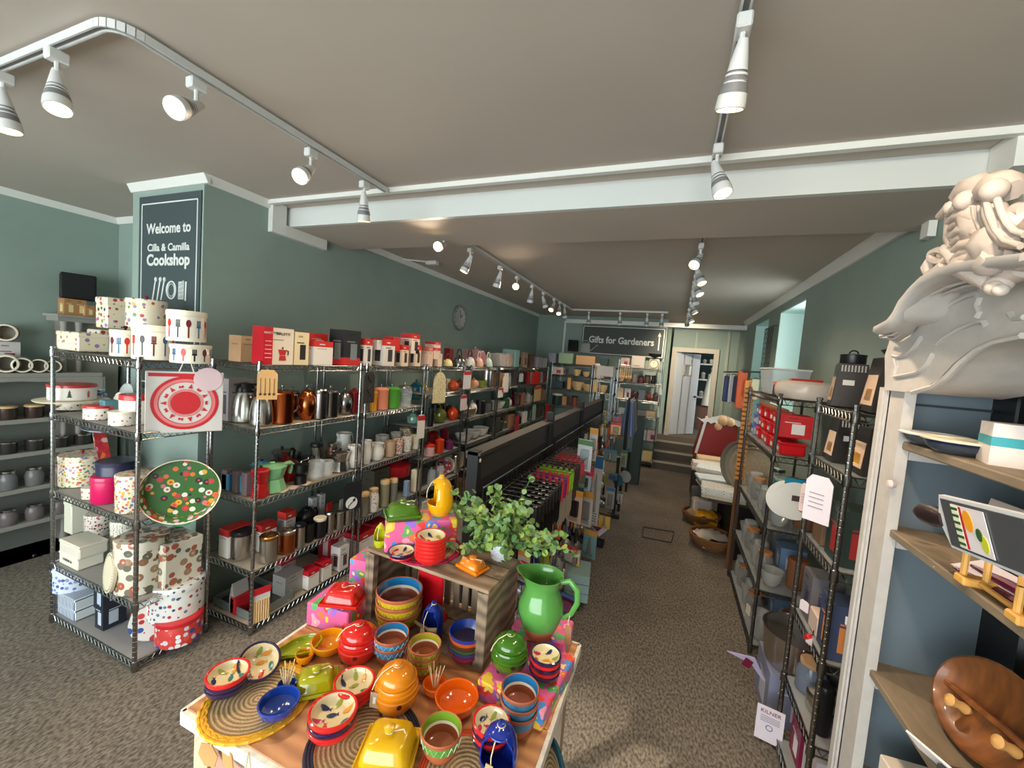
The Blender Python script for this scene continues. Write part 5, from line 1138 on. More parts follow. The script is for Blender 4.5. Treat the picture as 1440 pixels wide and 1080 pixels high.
row('second tin rack shelf', 1.165, [
    ('tin', 'small festive red lidded tin', 'tin', 138, 32, 20, dict(c=XMAS, lid=(196, 40, 40))),
    ('carton', 'small blue and green printed box', 'box', 153, 20, 28, dict(c=(90, 140, 150), pic=(190, 60, 60), back=.05)),
    ('tin', 'low white festive tin', 'tin', 173, 32, 20, dict(c=XMAS)),
    ('tin', 'tall festive tin with red lid and trees', 'tin', 192, 40, 44, dict(c=mat((228, 222, 212), .3), lid=(196, 40, 40), deco=trees, back=.05)),
    ('plate', 'festive plate standing at the back', 'plate', 167, 36, 30, dict(c=XMAS, back=.18)),
    ('plate', 'larger pale plate standing at the back', 'plate', 178, 44, 44, dict(c=mat((206, 208, 206), .2), back=.23)),
    ('jug', 'white and blue jug at the back', 'jug', 138, 30, 26, dict(c=BLUEF, back=.20, rz=.3)),
    ('carton', 'red patterned box at the back', 'box', 206, 20, 30, dict(c=(200, 70, 70), back=.18)),
], Y=1.10, group=TG)
# cake stand with festive tin
x = xat(102, 1.20, 1.17); o = root('cake_stand', (x, 1.20, 1.168)); tag(o, 'cream pedestal cake stand on second tin rack shelf, left end', 'cake stand')
r_ = msz((x, 1.2, 1.2), 38); h_ = .042
G().lathe([(r_*.45, 0), (r_*.36, .006), (r_*.26, h_*.5), (r_*.3, h_), (.0001, h_)], 24).build('pedestal', XMAS, o); G().lathe([(.0001, h_), (r_*.96, h_+.002), (r_, h_+.010), (r_*.97, h_+.012), (.0001, h_+.008)], 32).build('stand_plate', CREAM, o)
o = k_tin(r_*1.28, .085, c=mat((228, 222, 212), .3), lid=(196, 44, 44), deco=trees); o.location = (x, 1.20, 1.168+h_+.0125); tag(o, 'festive round tin with red lid on the pedestal cake stand', 'tin', TG)
row('third tin rack shelf', .745, [
    ('tin', 'floral tin with gold flowers and red knob', 'tin', 116, 52, 46, dict(c=FLOR, lid=FLOR, knob=(150, 24, 36), back=.04)),
    ('tin', 'tiny yellow floral tin', 'tin', 128, 20, 16, dict(c=FLOR, back=-.0)),
    ('tin', 'bright magenta tin', 'tin', 151, 36, 38, dict(c=mat((206, 20, 90), .3), lid=(206, 20, 90))),
    ('tin', 'front floral tin with red knob by the post', 'tin', 187, 40, 54, dict(c=FLOR, lid=FLOR, knob=(150, 24, 36))),
    ('tin', 'rose floral tin at the back', 'tin', 165, 34, 30, dict(c=FLORP, lid=FLORP, back=.2, up=.02)),
    ('tin', 'coral floral tin at the back', 'tin', 199, 36, 32, dict(c=FLORP, lid=(200, 120, 100), back=.18)),
    ('tin', 'green floral tin with blue knob', 'tin', 245, 42, 30, dict(c=FLORG, lid=(150, 170, 140), knob=(24, 30, 90), back=.17)),
], Y=1.10, group=TG)
row('third tin rack shelf', .745, [('tin', 'navy blue lidded tin atop the magenta one', 'tin', 165, 48, 34, dict(c=mat((44, 44, 74), .3), lid=(40, 40, 66), up=.085, back=.03))], Y=1.10, group=TG)
def round_tray(loc, r, rim, inner, rot, label, depth_=.06, handle=None):
    o = root('round_tray', loc); tag(o, label, 'tray')
    G().lathe([(.0001, 0), (r*.93, 0), (r*.93, .003), (.0001, .003)], 44).build('tray_base', inner, o)
    G().lathe([(r*.93, 0), (r, depth_), (r*1.012, depth_*1.02), (r*.985, depth_), (r*.92, .003)], 44, close=False, ms=[0, 1, 1, 0]).build('tray_rim', [rim, CREAM], o)
    if handle: G().tube([(r*.25*math.cos(a), -r*1.0-r*.16*math.sin(a), .02) for a in [PI*i/8 for i in range(9)]], .003, 6).build('tray_handle', mat(handle, .3), o)
    o.rotation_euler = rot; return o
p = hx(140, 668, 'y', 1.30); round_tray((p.x, 1.34, .745+.155), .15, blobs((196, 60, 50), ((230, 120, 50), (190, 40, 60), (214, 180, 170), (160, 40, 70)), 26, .45), mat((170, 166, 172), .4), (PI/2+.12, 0, -.35), 'big round tray with red and orange rim leaning in tin rack', .05)
p = hx(151, 612, 'y', 1.3); tag(G().lathe([(.0001, 0), (.08, .002), (.12, .014), (.122, .017), (.08, .006), (.0001, .005)], 30, 0, sy=.6).build('oval_dish', BLUEF, None, (p.x, 1.27, 1.045), 0), 'blue and white oval dish held above third tin rack shelf', 'dish')
# the green tray hangs on the rack's right side, facing the aisle
DOTS = blobs((52, 104, 44), ((232, 110, 50), (226, 226, 210), (200, 60, 60), (226, 170, 50), (214, 110, 140), (30, 40, 50)), 30, .44, second=(206, 70, 60), thr2=.2)
p = hx(255, 690, 'x', -2.2); q = hx(286, 690, 'x', -2.2)
ang = math.radians(53)
round_tray((-2.225, p.y+.02, p.z), .160, blobs((60, 120, 60), ((232, 110, 50), (226, 190, 200), (214, 60, 60), (236, 226, 200)), 40, .5), DOTS, (PI/2, 0, ang), 'green patterned round tray hung on the tin rack side', .055, (40, 150, 70))
# festive red round pack hanging above it
p = hx(264, 563, 'x', -2.20); o = root('hanging_tray_pack', (-2.215, p.y, p.z)); tag(o, 'square pack with red festive round design hanging from tin rack', 'pack'); o.rotation_euler = (0, 0, math.radians(60)); o.scale = (1.4, 1.4, 1.4)
G().box(0, 0, -.115, .215, .006, .215, c=.002).build('pack_card', mat((206, 200, 196), .4), o); S_ = .094
g = G().lathe([(.0001, 0), (S_*.44, 0)], 40, 0, Tr(0, -.0045, -.01) @ Rx(PI/2), close=False); RD = mat((190, 30, 40), .4)
for a0, a1, m_ in ((.46, .52, 1), (.78, .80, 0), (.90, 1.0, 0)): g.lathe([(S_*a0, 0), (S_*a1, 0)], 48, m_, Tr(0, -.0045, -.01) @ Rx(PI/2), close=False)
g.lathe([(S_*.80, 0), (S_*.90, 0)], 48, 1, Tr(0, -.0044, -.01) @ Rx(PI/2), close=False)
for k in range(14):
    a = 2*PI*k/14; c_, s_ = math.cos(a), math.sin(a)
    for sh in ([(-.07, .56), (.07, .56), (0, .74)] if k % 2 else [(-.08, .58), (.08, .58), (.06, .68), (.0, .64), (-.06, .68)],): g.add([(S_*(u*-s_+v*c_), -.0046, -.01+S_*(u*c_+v*s_)) for u, v in sh], [tuple(range(len(sh)))], 0)
g.box(0, 0, .082, .20, .0095, .012, 0); g.build('red_design', [RD, mat((212, 120, 122), .4)], o)
G().lathe([(.0001, 0), (.042, 0), (.042, .001), (.0001, .001)], 28, 0, Tr(.062, -.005, .075) @ Rx(PI/2)).build('round_sticker', mat((214, 186, 190), .4), o)
G().tube([(-.02, 0, .1), (-.01, 0, .13), (.012, 0, .13), (.02, 0, .1)], .002, 5).build('hanging_loop', WHITE, o)
row('fourth tin rack shelf', .34, [
    ('tinbox', 'cheese and crackers lettered tin', 'tin', 115, 46, 19, dict(c=mat((230, 224, 208), .4), dr=.6, label='low cream tin lettered cheese and crackers, fourth tin rack shelf')),
    ('tin', 'red flecked tin at the back', 'tin', 140, 38, 36, dict(c=LEOP, lid=LEOP, back=.20, up=.02)),
    ('tinbox', 'tall cream tin at the left back', 'tin', 108, 30, 62, dict(c=mat((226, 222, 204), .4), back=.18)),
    ('tin', 'lettered round tin at the back', 'tin', 174, 34, 60, dict(c=TXTM, lid=TXTM, back=.16)),
    ('tin', 'tall leaf patterned tin by the front post', 'tin', 200, 64, 78, dict(c=LEAFY, lid=LEAFY)),
], Y=1.10, group=TG)
o = [x for x in COL.objects if x.get('label', '').startswith('low cream tin lettered')][0]
for t_, zz in (('CHEESE &', .038), ('CRACKERS', .024), ('& CHUTNEY', .010)): lettering(t_, .017, mat((60, 56, 50), .5), o, (0, -o.children[0].dimensions.y/2-.0035, zz), sx=1.25)
z1 = .34+.066
row('the cheese tin, fourth tin rack shelf', z1, [('tinbox', 'cream tin with red crest sitting', 'tin', 118, 50, 19, dict(c=mat((222, 214, 198), .4), dr=.6))], Y=1.10, group=TG)
row('fourth tin rack shelf', .34, [('tinbox', 'largest brown sunflower tin', 'tin', 240, 74, 66, dict(c=LEAFY, dr=.8, back=.0))], Y=1.20, group=TG)
p = hx(152, 790, 'y', 1.085); o = root('tin_lid', (p.x, 1.09, .34)); tag(o, 'round cream tin lid with lettered rim propped on edge', 'tin lid'); r_ = msz(p, 27)
G().lathe([(.0001, 0), (r_*.98, 0), (r_, .003), (r_, .016), (.0001, .016)], 36, 0, Tr(0, 0, r_) @ Rx(PI/2)).build('lid_disc', CREAM, o); g = G()
for k in range(40): a = 2*PI*k/40; g.box(0, 0, 0, .0016, .001, .006+.003*(k % 3), 0, Tr(0, -.0165, r_) @ Ry(a) @ Tr(0, 0, r_*.84))
g.build('rim_lettering', mat((90, 80, 66), .6), o); o.rotation_euler = (-.12, 0, -.25)
row('bottom tin rack shelf', .05, [
    ('tinbox', 'blue striped low box, lower of two', 'box', 114, 48, 17, dict(c=STRI, dr=.7)),
    ('carton', 'black and white box, lower of two', 'box', 156, 34, 42, dict(c=(40, 44, 56), pic=(190, 200, 214), back=.03, dr=1.3)),
    ('tin', 'round red and white picture tin', 'tin', 252, 62, 40, dict(c=BRIT, lid=(196, 36, 44), back=.10)),
], Y=1.10, group=TG)
row('bottom tin rack shelf', .05, [
    ('tinbox', 'blue striped low box, upper of two', 'box', 114, 48, 17, dict(c=STRI, dr=.7, up=.059)),
    ('tin', 'blue floral round tin on the striped boxes', 'tin', 107, 52, 38, dict(c=BLUEF, lid=BLUEF, up=.118, back=.0)),
    ('carton', 'black and white box, upper of two', 'box', 158, 40, 42, dict(c=(36, 40, 52), pic=(180, 196, 214), back=.03, up=.105, dr=1.3)),
    ('tin', 'big round floral tin with red trim, stacked', 'tin', 248, 74, 56, dict(c=RBF, lid=RBF, up=.115, back=.10))], Y=1.10, group=TG)
p = hx(196, 890, 'y', 1.19); o = k_tin(.20, .15, c=blobs((226, 222, 216), ((190, 50, 56), (60, 90, 160), (210, 70, 70)), 20, .42), lid=(196, 36, 42)); r_ = .10; G().lathe([(.0001, .1515), (.085, .1515)], 30, close=False).build('lid_picture', mat((222, 206, 206), .3), o); o.location = (p.x+.085, 1.21, .05+r_*1.035); o.rotation_euler = (0, -PI/2, -.55); tag(o, 'red and white picture tin lying on its side, bottom shelf', 'tin', TG)

# =============================== LONG LEFT RACK, NEAR BAYS ===============================
R1 = 'top shelf, first left bay'
RW = (204, 44, 40); WT = (228, 220, 212)
row('top of the near left racks', 1.505, [
    ('carton', 'plain beige carton', 'carton', 342, 38, 40, dict(c=(224, 180, 140))),
    ('carton', 'red and white moka pot carton, nearest', 'carton', 384, 50, 52, dict(c=(232, 216, 196), dr=.45, label='large red and white moka pot carton, nearest on top shelf')),
    ('carton', 'cream moka pot carton with black picture', 'carton', 420, 24, 46, dict(c=(228, 208, 170), pic=(40, 36, 36), dr=.4)),
    ('carton', 'white carton with red top', 'carton', 445, 42, 34, dict(c=WT, band=RW, dr=.8)),
    ('carton', 'black carton with red base', 'carton', 484, 42, 50, dict(c=(30, 32, 34), bandlo=(200, 44, 44), pic=(120, 130, 134), dr=.9)),
    ('carton', 'white carton with red top', 'carton', 512, 20, 38, dict(c=WT, band=RW, pic=(60, 56, 58))),
    ('carton', 'white carton with red top', 'carton', 537, 34, 38, dict(c=WT, band=RW, pic=(60, 56, 58))),
    ('carton', 'white carton with red top', 'carton', 563, 21, 30, dict(c=(234, 206, 180), band=RW, pic=(60, 50, 50))),
    ('carton', 'white carton with red top', 'carton', 582, 18, 30, dict(c=(234, 206, 180), band=RW, pic=(60, 50, 50))),
    ('carton', 'pale pink carton', 'carton', 600, 16, 28, dict(c=(232, 196, 176), band=(214, 120, 110))),
    ('carton', 'small white carton, bottom of three', 'carton', 614, 14, 18, dict(c=(236, 206, 184))),
], X=LF, group='product cartons on the left racks')
row('top of the near left racks', 1.505, [
    ('carton', 'red carton stacked at the back', 'carton', 440, 40, 26, dict(c=RW, pic=(200, 190, 190), up=.085, back=.12, dr=.6)),
    ('carton', 'white carton stacked second tier', 'carton', 529, 22, 14, dict(c=WT, up=.118, back=.02)),
    ('carton', 'red carton stacked second tier', 'carton', 551, 22, 20, dict(c=RW, up=.118, back=.02)),
    ('carton', 'white and red carton stacked second tier', 'carton', 576, 27, 28, dict(c=(236, 216, 200), band=RW, pic=(60, 50, 50), up=.106, back=.0)),
    ('carton', 'small red topped carton, middle of three', 'carton', 607, 24, 16, dict(c=(236, 206, 184), band=RW, up=.068)),
    ('carton', 'small red topped carton, top of three', 'carton', 608, 22, 15, dict(c=(236, 214, 200), band=RW, up=.128))], X=LF, group='product cartons on the left racks')
# artwork of the nearest carton: red end panel with lettering, moka pot picture
o = [x for x in COL.objects if x.get('label', '').startswith('large red and white moka')][0]
bw_, bd_, bh_ = o.dimensions.x, o.dimensions.y, o.dimensions.z
g = G().box(-bw_/2-.0015, 0, 0, .002, bd_+.002, bh_).box(-bw_*.36, -bd_/2-.0012, 0, bw_*.28, .0015, bh_); g.build('red_panel', mat((206, 24, 40), .45), o)
g = G(); mx_, mz = bw_*.12, bh_*.12
g.prism([(mx_-.022, mz), (mx_+.022, mz), (mx_+.017, mz+.026), (mx_-.017, mz+.026)], -bd_/2-.0025, -bd_/2-.001); g.prism([(mx_-.017, mz+.030), (mx_+.017, mz+.030), (mx_+.023, mz+.058), (mx_-.027, mz+.060)], -bd_/2-.0025, -bd_/2-.001)
g.build('printed_moka_pot', mat((196, 40, 36), .4), o); g = G().tube([(mx_+.022, -bd_/2-.002, mz+.056), (mx_+.036, -bd_/2-.002, mz+.052), (mx_+.034, -bd_/2-.002, mz+.03)], .003, 5).prism([(mx_-.003, mz+.062), (mx_+.003, mz+.062), (mx_+.004, mz+.074), (mx_-.004, mz+.074)], -bd_/2-.0025, -bd_/2-.001); g.build('printed_handle', BLACKP, o)
lettering('BIALETTI', .022, mat((60, 56, 54), .5), o, (mx_, -bd_/2-.0022, bh_*.84), sx=1.0); lettering('BIALETTI', .015, WHITE, o, (-bw_*.36, -bd_/2-.003, bh_*.85), sx=.9)
for k in range(5): G().box(-bw_*.36, -bd_/2-.0024, bh_*(.18+k*.11), bw_*.2, .001, .003).build('printed_line', WHITE, o)
row('second shelf, first left bay', 1.163, [
    ('thermos', 'steel thermal jug with black lid', 'thermal jug', 346, 36, 60, dict(c=STEEL)),
    ('thermos', 'steel thermal jug with black lid', 'thermal jug', 369, 30, 54, dict(c=STEEL)),
    ('press', 'copper coffee press', 'coffee press', 400, 32, 54, dict(c=COPPER, hc=CHROME)),
    ('teapot', 'small copper pot with curved handle', 'coffee pot', 430, 32, 50, dict(c=COPPER, hc=CHROME)),
    ('canister', 'polished steel pot', 'canister', 449, 20, 42, dict(c=CHROME, lid=CHROME)),
    ('press', 'polished steel coffee press', 'coffee press', 466, 24, 44, dict(c=CHROME)),
    ('teapot', 'steel teapot with hoop handle', 'teapot', 484, 26, 38, dict(c=CHROME)),
    ('clip', 'dark red lidded tin', 'tin', 497, 20, 38, dict(c=mat((120, 26, 30), .3), lid=mat((120, 26, 30), .3), back=.05)),
    ('carton', 'pale grey carton behind thermal jugs', 'carton', 332, 44, 66, dict(c=(176, 170, 172), pic=(90, 84, 90), back=.16, dr=.5)),
    ('press', 'small steel press at the back', 'coffee press', 412, 22, 46, dict(c=CHROME, back=.15)),
    ('press', 'glass press at the back', 'coffee press', 440, 24, 46, dict(c=GLASS, glass=True, back=.15)),
], X=LF)
row('second shelf, second left bay', 1.163, [
    ('canister', 'mustard canister', 'canister', 524, 11, 28, dict(c=mat((206, 140, 40), .3), lid=mat((206, 140, 40), .3))),
    ('press', 'salmon pink coffee press', 'coffee press', 537, 22, 36, dict(c=mat((226, 140, 110), .3))),
    ('press', 'leaf green coffee press', 'coffee press', 552, 24, 34, dict(c=mat((84, 160, 56), .3))),
    ('press', 'glass coffee press with steel frame', 'coffee press', 570, 20, 34, dict(c=GLASS, glass=True)),
    ('teapot', 'round teal teapot', 'teapot', 584, 30, 32, dict(c=glaze((16, 100, 116)), back=.18)),
    ('teapot', 'mustard teapot', 'teapot', 596, 20, 24, dict(c=glaze((206, 160, 40)), back=.20)),
], X=LF)
row('middle shelf, first left bay', .763, [
    ('block', 'grey glass storage box', 'storage box', 320, 17, 32, dict(c=(128, 112, 118))),
    ('block', 'grey glass storage box', 'storage box', 334, 15, 33, dict(c=(128, 112, 118))),
    ('block', 'grey glass storage box', 'storage box', 347, 15, 34, dict(c=(128, 112, 118))),
    ('moka', 'red moka pot behind the post', 'moka pot', 368, 24, 44, dict(c=mat((180, 24, 30), .3))),
    ('moka', 'mint green moka pot', 'moka pot', 386, 38, 42, dict(c=mat((132, 186, 136), .4), hc=(140, 190, 140))),
    ('grinder', 'black coffee grinder', 'grinder', 424, 26, 36, dict()),
    ('mug', 'glass mug with orange handle', 'mug', 446, 22, 26, dict(c=GLASS)),
    ('mug', 'small glass coffee mug', 'mug', 461, 18, 22, dict(c=GLASS)),
    ('moka', 'polished aluminium moka pot', 'moka pot', 480, 26, 32, dict(c=STEEL)),
    ('jug', 'white cream jug', 'jug', 498, 20, 32, dict(c=WHITE)),
    ('block', 'sky blue retro printed tin', 'tin', 324, 26, 26, dict(c=(80, 150, 190), back=.14)),
    ('block', 'second sky blue printed tin', 'tin', 345, 28, 26, dict(c=(90, 160, 200), back=.14)),
    ('moka', 'blue and white moka pot at the back', 'moka pot', 370, 26, 34, dict(c=mat((90, 160, 190), .3), back=.16, up=.02)),
    ('moka', 'silver moka pot with black knob at the back', 'moka pot', 398, 26, 42, dict(c=STEEL, back=.18, up=.03)),
    ('pan', 'dark enamel pot at the back', 'pot', 420, 40, 30, dict(c=mat((50, 20, 24), .25), back=.18)),
    ('clip', 'glossy red pot at the back', 'pot', 406, 26, 34, dict(c=mat((170, 24, 30), .25), lid=mat((170, 24, 30), .25), back=.12)),
    ('canister', 'steel canister at the back', 'canister', 444, 18, 40, dict(back=.2)),
    ('jug', 'white jug at the back', 'jug', 484, 26, 40, dict(c=WHITE, back=.16, up=.02)),
    ('jar', 'brown glass jar at the back', 'jar', 466, 18, 36, dict(c=mat((110, 60, 30), .2, alpha=.7), back=.16)),
], X=LF)
row('middle shelf, second left bay', .763, [
    ('jug', 'tall white jug', 'jug', 515, 17, 34, dict(c=WHITE)), ('jug', 'round white milk jug', 'jug', 531, 22, 24, dict(c=WHITE)),
    ('mug', 'brown and white mug', 'mug', 549, 16, 22, dict(c=mat((190, 160, 130), .3))), ('mug', 'red patterned mug', 'mug', 560, 15, 21, dict(c=FLORP)),
    ('mug', 'white patterned mug', 'mug', 572, 16, 20, dict(c=XMAS)), ('mug', 'cream mug', 'mug', 584, 15, 19, dict(c=CREAM)),
    ('bowl', 'white bowl', 'bowl', 525, 24, 10, dict(c=WHITE, back=.14)), ('bowl', 'pale green bowl', 'bowl', 552, 30, 12, dict(c=mat((190, 196, 170), .3), back=.14)),
    ('cup', 'white cup', 'cup', 537, 20, 16, dict(c=XMAS, back=.16, up=.05)), ('cup', 'pale cup', 'cup', 556, 17, 15, dict(c=XMAS, back=.16, up=.05)),
    ('mug', 'floral mug at the back', 'mug', 572, 20, 19, dict(c=FLOR, back=.14, up=.04)),
    ('teapot', 'pale mint teapot at the back', 'teapot', 580, 22, 24, dict(c=glaze((150, 196, 176)), back=.20, up=.14)),
], X=LF)
row('fourth shelf, first left bay', .368, [
    ('canister', 'brushed steel canister with black lid', 'canister', 339, 30, 42, dict()),
    ('clip', 'steel canister with gold clip lid', 'canister', 377, 24, 46, dict(c=STEEL, lid=BRASS)),
    ('clip', 'copper canister with domed lid', 'canister', 403, 22, 40, dict(c=COPPER, lid=STEEL)),
    ('canister', 'black and steel shaker', 'shaker', 421, 14, 34, dict(c=STEEL)),
    ('mug', 'glossy black mug', 'mug', 435, 17, 27, dict(c=BLACKP)), ('canister', 'black canister with cream lid', 'canister', 449, 17, 28, dict(c=BLACKP, lid=CREAM)),
    ('canister', 'plain aluminium canister', 'canister', 463, 12, 30, dict(lid=STEEL)), ('canister', 'plain aluminium canister', 'canister', 476, 13, 24, dict(lid=STEEL)), ('canister', 'plain aluminium canister', 'canister', 488, 12, 22, dict(lid=STEEL)),
    ('carton', 'red topped white carton', 'carton', 330, 42, 44, dict(c=WT, band=(186, 44, 40), back=.15, up=.0, dr=.6)),
    ('carton', 'red topped white carton', 'carton', 372, 30, 40, dict(c=WT, band=(186, 44, 40), back=.14, dr=.7)),
    ('carton', 'red topped white carton', 'carton', 402, 24, 44, dict(c=(190, 190, 190), band=(196, 50, 40), back=.14)),
    ('teapot', 'black teapot at the back', 'teapot', 430, 34, 40, dict(c=BLACKP, back=.12)),
    ('carton', 'narrow white carton', 'carton', 438, 12, 42, dict(c=(190, 188, 190), back=.2)), ('carton', 'narrow white carton', 'carton', 450, 12, 42, dict(c=(190, 188, 190), back=.2)),
    ('bag', 'red coffee packet', 'packet', 462, 14, 34, dict(c=(190, 30, 34), back=.09)), ('bag', 'white coffee packet', 'packet', 480, 14, 30, dict(c=(200, 196, 190), back=.09)),
    ('pan', 'black roasting dish with red strap', 'dish', 318, 36, 26, dict(c=BLACKP, back=.05)),
], X=LF)
row('fourth shelf, second left bay', .368, [
    ('canister', 'wooden lidded canister', 'canister', 511, 14, 34, dict(c=mat((120, 112, 96), .5), lid=PALEWOOD)), ('jar', 'patterned storage jar', 'jar', 524, 16, 34, dict(c=XMAS, lid=PALEWOOD)),
    ('canister', 'olive canister', 'canister', 540, 13, 38, dict(c=mat((140, 134, 104), .5), lid=PALEWOOD)), ('canister', 'grey canister', 'canister', 552, 12, 34, dict(c=mat((120, 118, 110), .5), lid=PALEWOOD)),
    ('block', 'tall cream carton', 'carton', 583, 13, 32, dict(c=(222, 208, 180))), ('block', 'small blue carton', 'carton', 571, 9, 22, dict(c=(140, 160, 190))),
    ('pan', 'red three pot dish', 'dish', 556, 44, 26, dict(c=mat((200, 30, 40), .25), back=.1, up=.13)),
    ('carton', 'dark carton', 'carton', 528, 40, 44, dict(c=(96, 92, 78), back=.18, dr=.6)),
], X=LF)
row('bottom shelf, first left bay', .053, [
    ('carton', 'low silver carton', 'carton', 405, 40, 30, dict(c=(150, 146, 142), back=.05, dr=.8)), ('carton', 'red and white gadget carton', 'carton', 434, 26, 26, dict(c=WT, band=(190, 20, 40))),
    ('carton', 'red and white gadget carton', 'carton', 454, 22, 26, dict(c=WT, band=(190, 20, 40))), ('carton', 'white carton with mug picture', 'carton', 477, 24, 34, dict(c=(214, 206, 204), pic=(90, 60, 70))),
    ('carton', 'large red carton', 'carton', 470, 44, 50, dict(c=(170, 24, 36), pic=(200, 180, 180), back=.15, dr=.6)), ('carton', 'red topped grey carton', 'carton', 400, 28, 46, dict(c=(150, 146, 144), band=(186, 30, 44), back=.16, dr=.6)),
    ('bag', 'crumpled clear bag of tins', 'bag', 336, 34, 46, dict(c=(150, 146, 142))), ('carton', 'red plastic packet', 'packet', 338, 26, 26, dict(c=(170, 24, 34), back=.14, dr=.5)),
], X=LF)
# shallow grey baking tin and brush pack, bottom shelf
y_ = yat(335, -2.2, .06); o = root('baking_tin', (-2.22, 1.66, .056)); tag(o, 'grey rectangular baking tin at the bottom corner, first left bay', 'baking tin')
G().box(0, 0, 0, .34, .26, .004).build('tin_base', DCHROME, o); G().box(0, -.13, 0, .35, .006, .045).box(0, .13, 0, .35, .006, .045).box(-.172, 0, 0, .006, .26, .045).box(.172, 0, 0, .006, .26, .045).build('tin_rim', mat((150, 158, 156), .3, .6), o)
p = hx(371, 850, 'x', LF+.03); o = root('brush_pack', (LF+.012, p.y, .057)); tag(o, 'pack of pale wooden sticks with red header card, bottom shelf', 'stick pack'); h_ = .19; o.rotation_euler = (0, 0, PI/2-.3)
G().box(0, 0, h_*.84, .09, .006, h_*.2, c=.001).build('header_card', mat((196, 30, 44), .5), o); g = G()
for k in range(7): g.tube([(-.036+k*.012, 0, 0), (-.036+k*.012, 0, h_*.66)], .0052, 6)
g.build('sticks', mat((226, 184, 130), .6), o); G().box(0, .004, 0, .088, .004, h_*.84).build('backing_card', mat((220, 214, 206), .5), o)
# leaflets lying at the middle shelf edge
for px, lb in ((398, 'cream leaflet lying on the middle shelf edge'), (412, 'pale pink leaflet overhanging the middle shelf edge'), (430, 'beige leaflet lying beside the coffee grinder')):
    y = yat(px, LF-.02, .77); tag(G().box(0, 0, 0, .05, .07, .0015).build('leaflet', mat((220, 200, 170) if px != 412 else (214, 190, 184), .6), None, (LF-.02, y, .7655), .4), lb, 'leaflet')
# ------------- hanging tags -------------
def hang(px, py, wpx, hpx, X, col, label, name='hanging_tag', top=None, deco=None, rz=None, cat='tag', arch=False):
    p = hx(px, py, 'x', X); w_ = msz(p, wpx)/max(.5, abs(Vector((p.x, p.y)).normalized().x) if rz is None else 1); h_ = msz(p, hpx); o = root(name, (X, p.y, p.z)); tag(o, label, cat)
    o.rotation_euler = (0, 0, (PI/2 if X < 0 else -PI/2) if rz is None else rz)
    if arch: g = G().prism([(-w_/2, -h_/2), (w_/2, -h_/2)]+[(w_/2*math.cos(a), h_*.1+h_*.4*math.sin(a)) for a in [PI*i/10 for i in range(11)]], -.006, .006)
    else: g = G().prism([(-w_/2, -h_/2), (w_/2, -h_/2), (w_/2, h_*.36), (w_*.3, h_/2), (-w_*.3, h_/2), (-w_/2, h_*.36)], -.0015, .0015)
    g.build('tag_card', mat(col, .6) if isinstance(col, tuple) else col, o)
    if top: G().box(0, -.0018, h_*.26, w_*.98, .001, h_*.2).build('header_band', mat(top, .5), o)
    G().tube([(0, 0, h_*.44), (-.004, .004, h_*.62), (.004, .006, h_*.74)], .0012, 4).build('hook', CHROME, o)
    if deco: deco(o, w_, h_)
    return o
def spoons(o, w_, h_):
    g = G()
    for k in range(4): x = -w_*.33+k*w_*.22; g.box(x, -.003, -h_*.3, .0022, .001, h_*.52); g.lathe([(.0001, 0), (.007, 0)], 12, 0, Tr(x, -.003, -h_*.32) @ Rx(PI/2), close=False)
    g.build('printed_spoons', mat((90, 60, 50), .4), o)
hang(376, 541, 25, 42, LF+.03, (214, 168, 110), 'brown card of four measuring spoons hanging on first left bay', deco=spoons, rz=PI/2-.5)
hang(618, 545, 21, 44, LF+.03, blobs((214, 196, 150), ((160, 140, 90), (120, 110, 80)), 70, .3), 'cream patterned oven mitt hanging between left bays', 'oven_mitt', cat='oven mitt', arch=True, rz=PI/2-.4)
def bean(o, w_, h_):
    g = G().lathe([(.0001, 0), (w_*.32, 0)], 24, 0, Tr(-w_*.05, -.0025, -h_*.25) @ Rx(PI/2), close=False); g.build('white_emblem', WHITE, o); G().tube([(-w_*.05+w_*.18*math.sin(t*2), -.0035, -h_*.25+w_*.26*t) for t in (-1, -.5, 0, .5, 1)], .003, 5).lathe([(.0001, 0), (w_*.08, 0)], 10, 0, Tr(w_*.08, -.0035, -h_*.16) @ Rx(PI/2), close=False).build('emblem_mark', BLACKP, o)
hang(496, 697, 27, 40, LF+.03, (30, 30, 32), 'black hanging pouch with white bean emblem, first left bay', 'hanging_pouch', deco=bean, cat='pouch', rz=PI/2-.35)
hang(592, 600, 13, 34, LF+.03, (220, 208, 196), 'long cream gadget card with red top, by second left bay', top=(180, 40, 44), rz=PI/2-.3)
hang(657, 534, 11, 26, LF+.03, (220, 216, 220), 'white gadget card with red top beside the kettles', top=(200, 60, 60))
hang(652, 566, 9, 22, LF+.03, (220, 206, 204), 'small white card hung below the kettle shelf', top=(190, 40, 44))
hang(519, 545, 14, 44, LF+.02, (50, 46, 44), 'dark cluster of metal key gadgets hung between left bays', 'gadget_cluster', cat='gadgets', deco=lambda o, w_, h_: G().tube([(w_*.2*math.sin(i*1.3), -.004, h_*(-.4+i*.09)) for i in range(10)], .004, 5).build('chrome_links', CHROME, o))
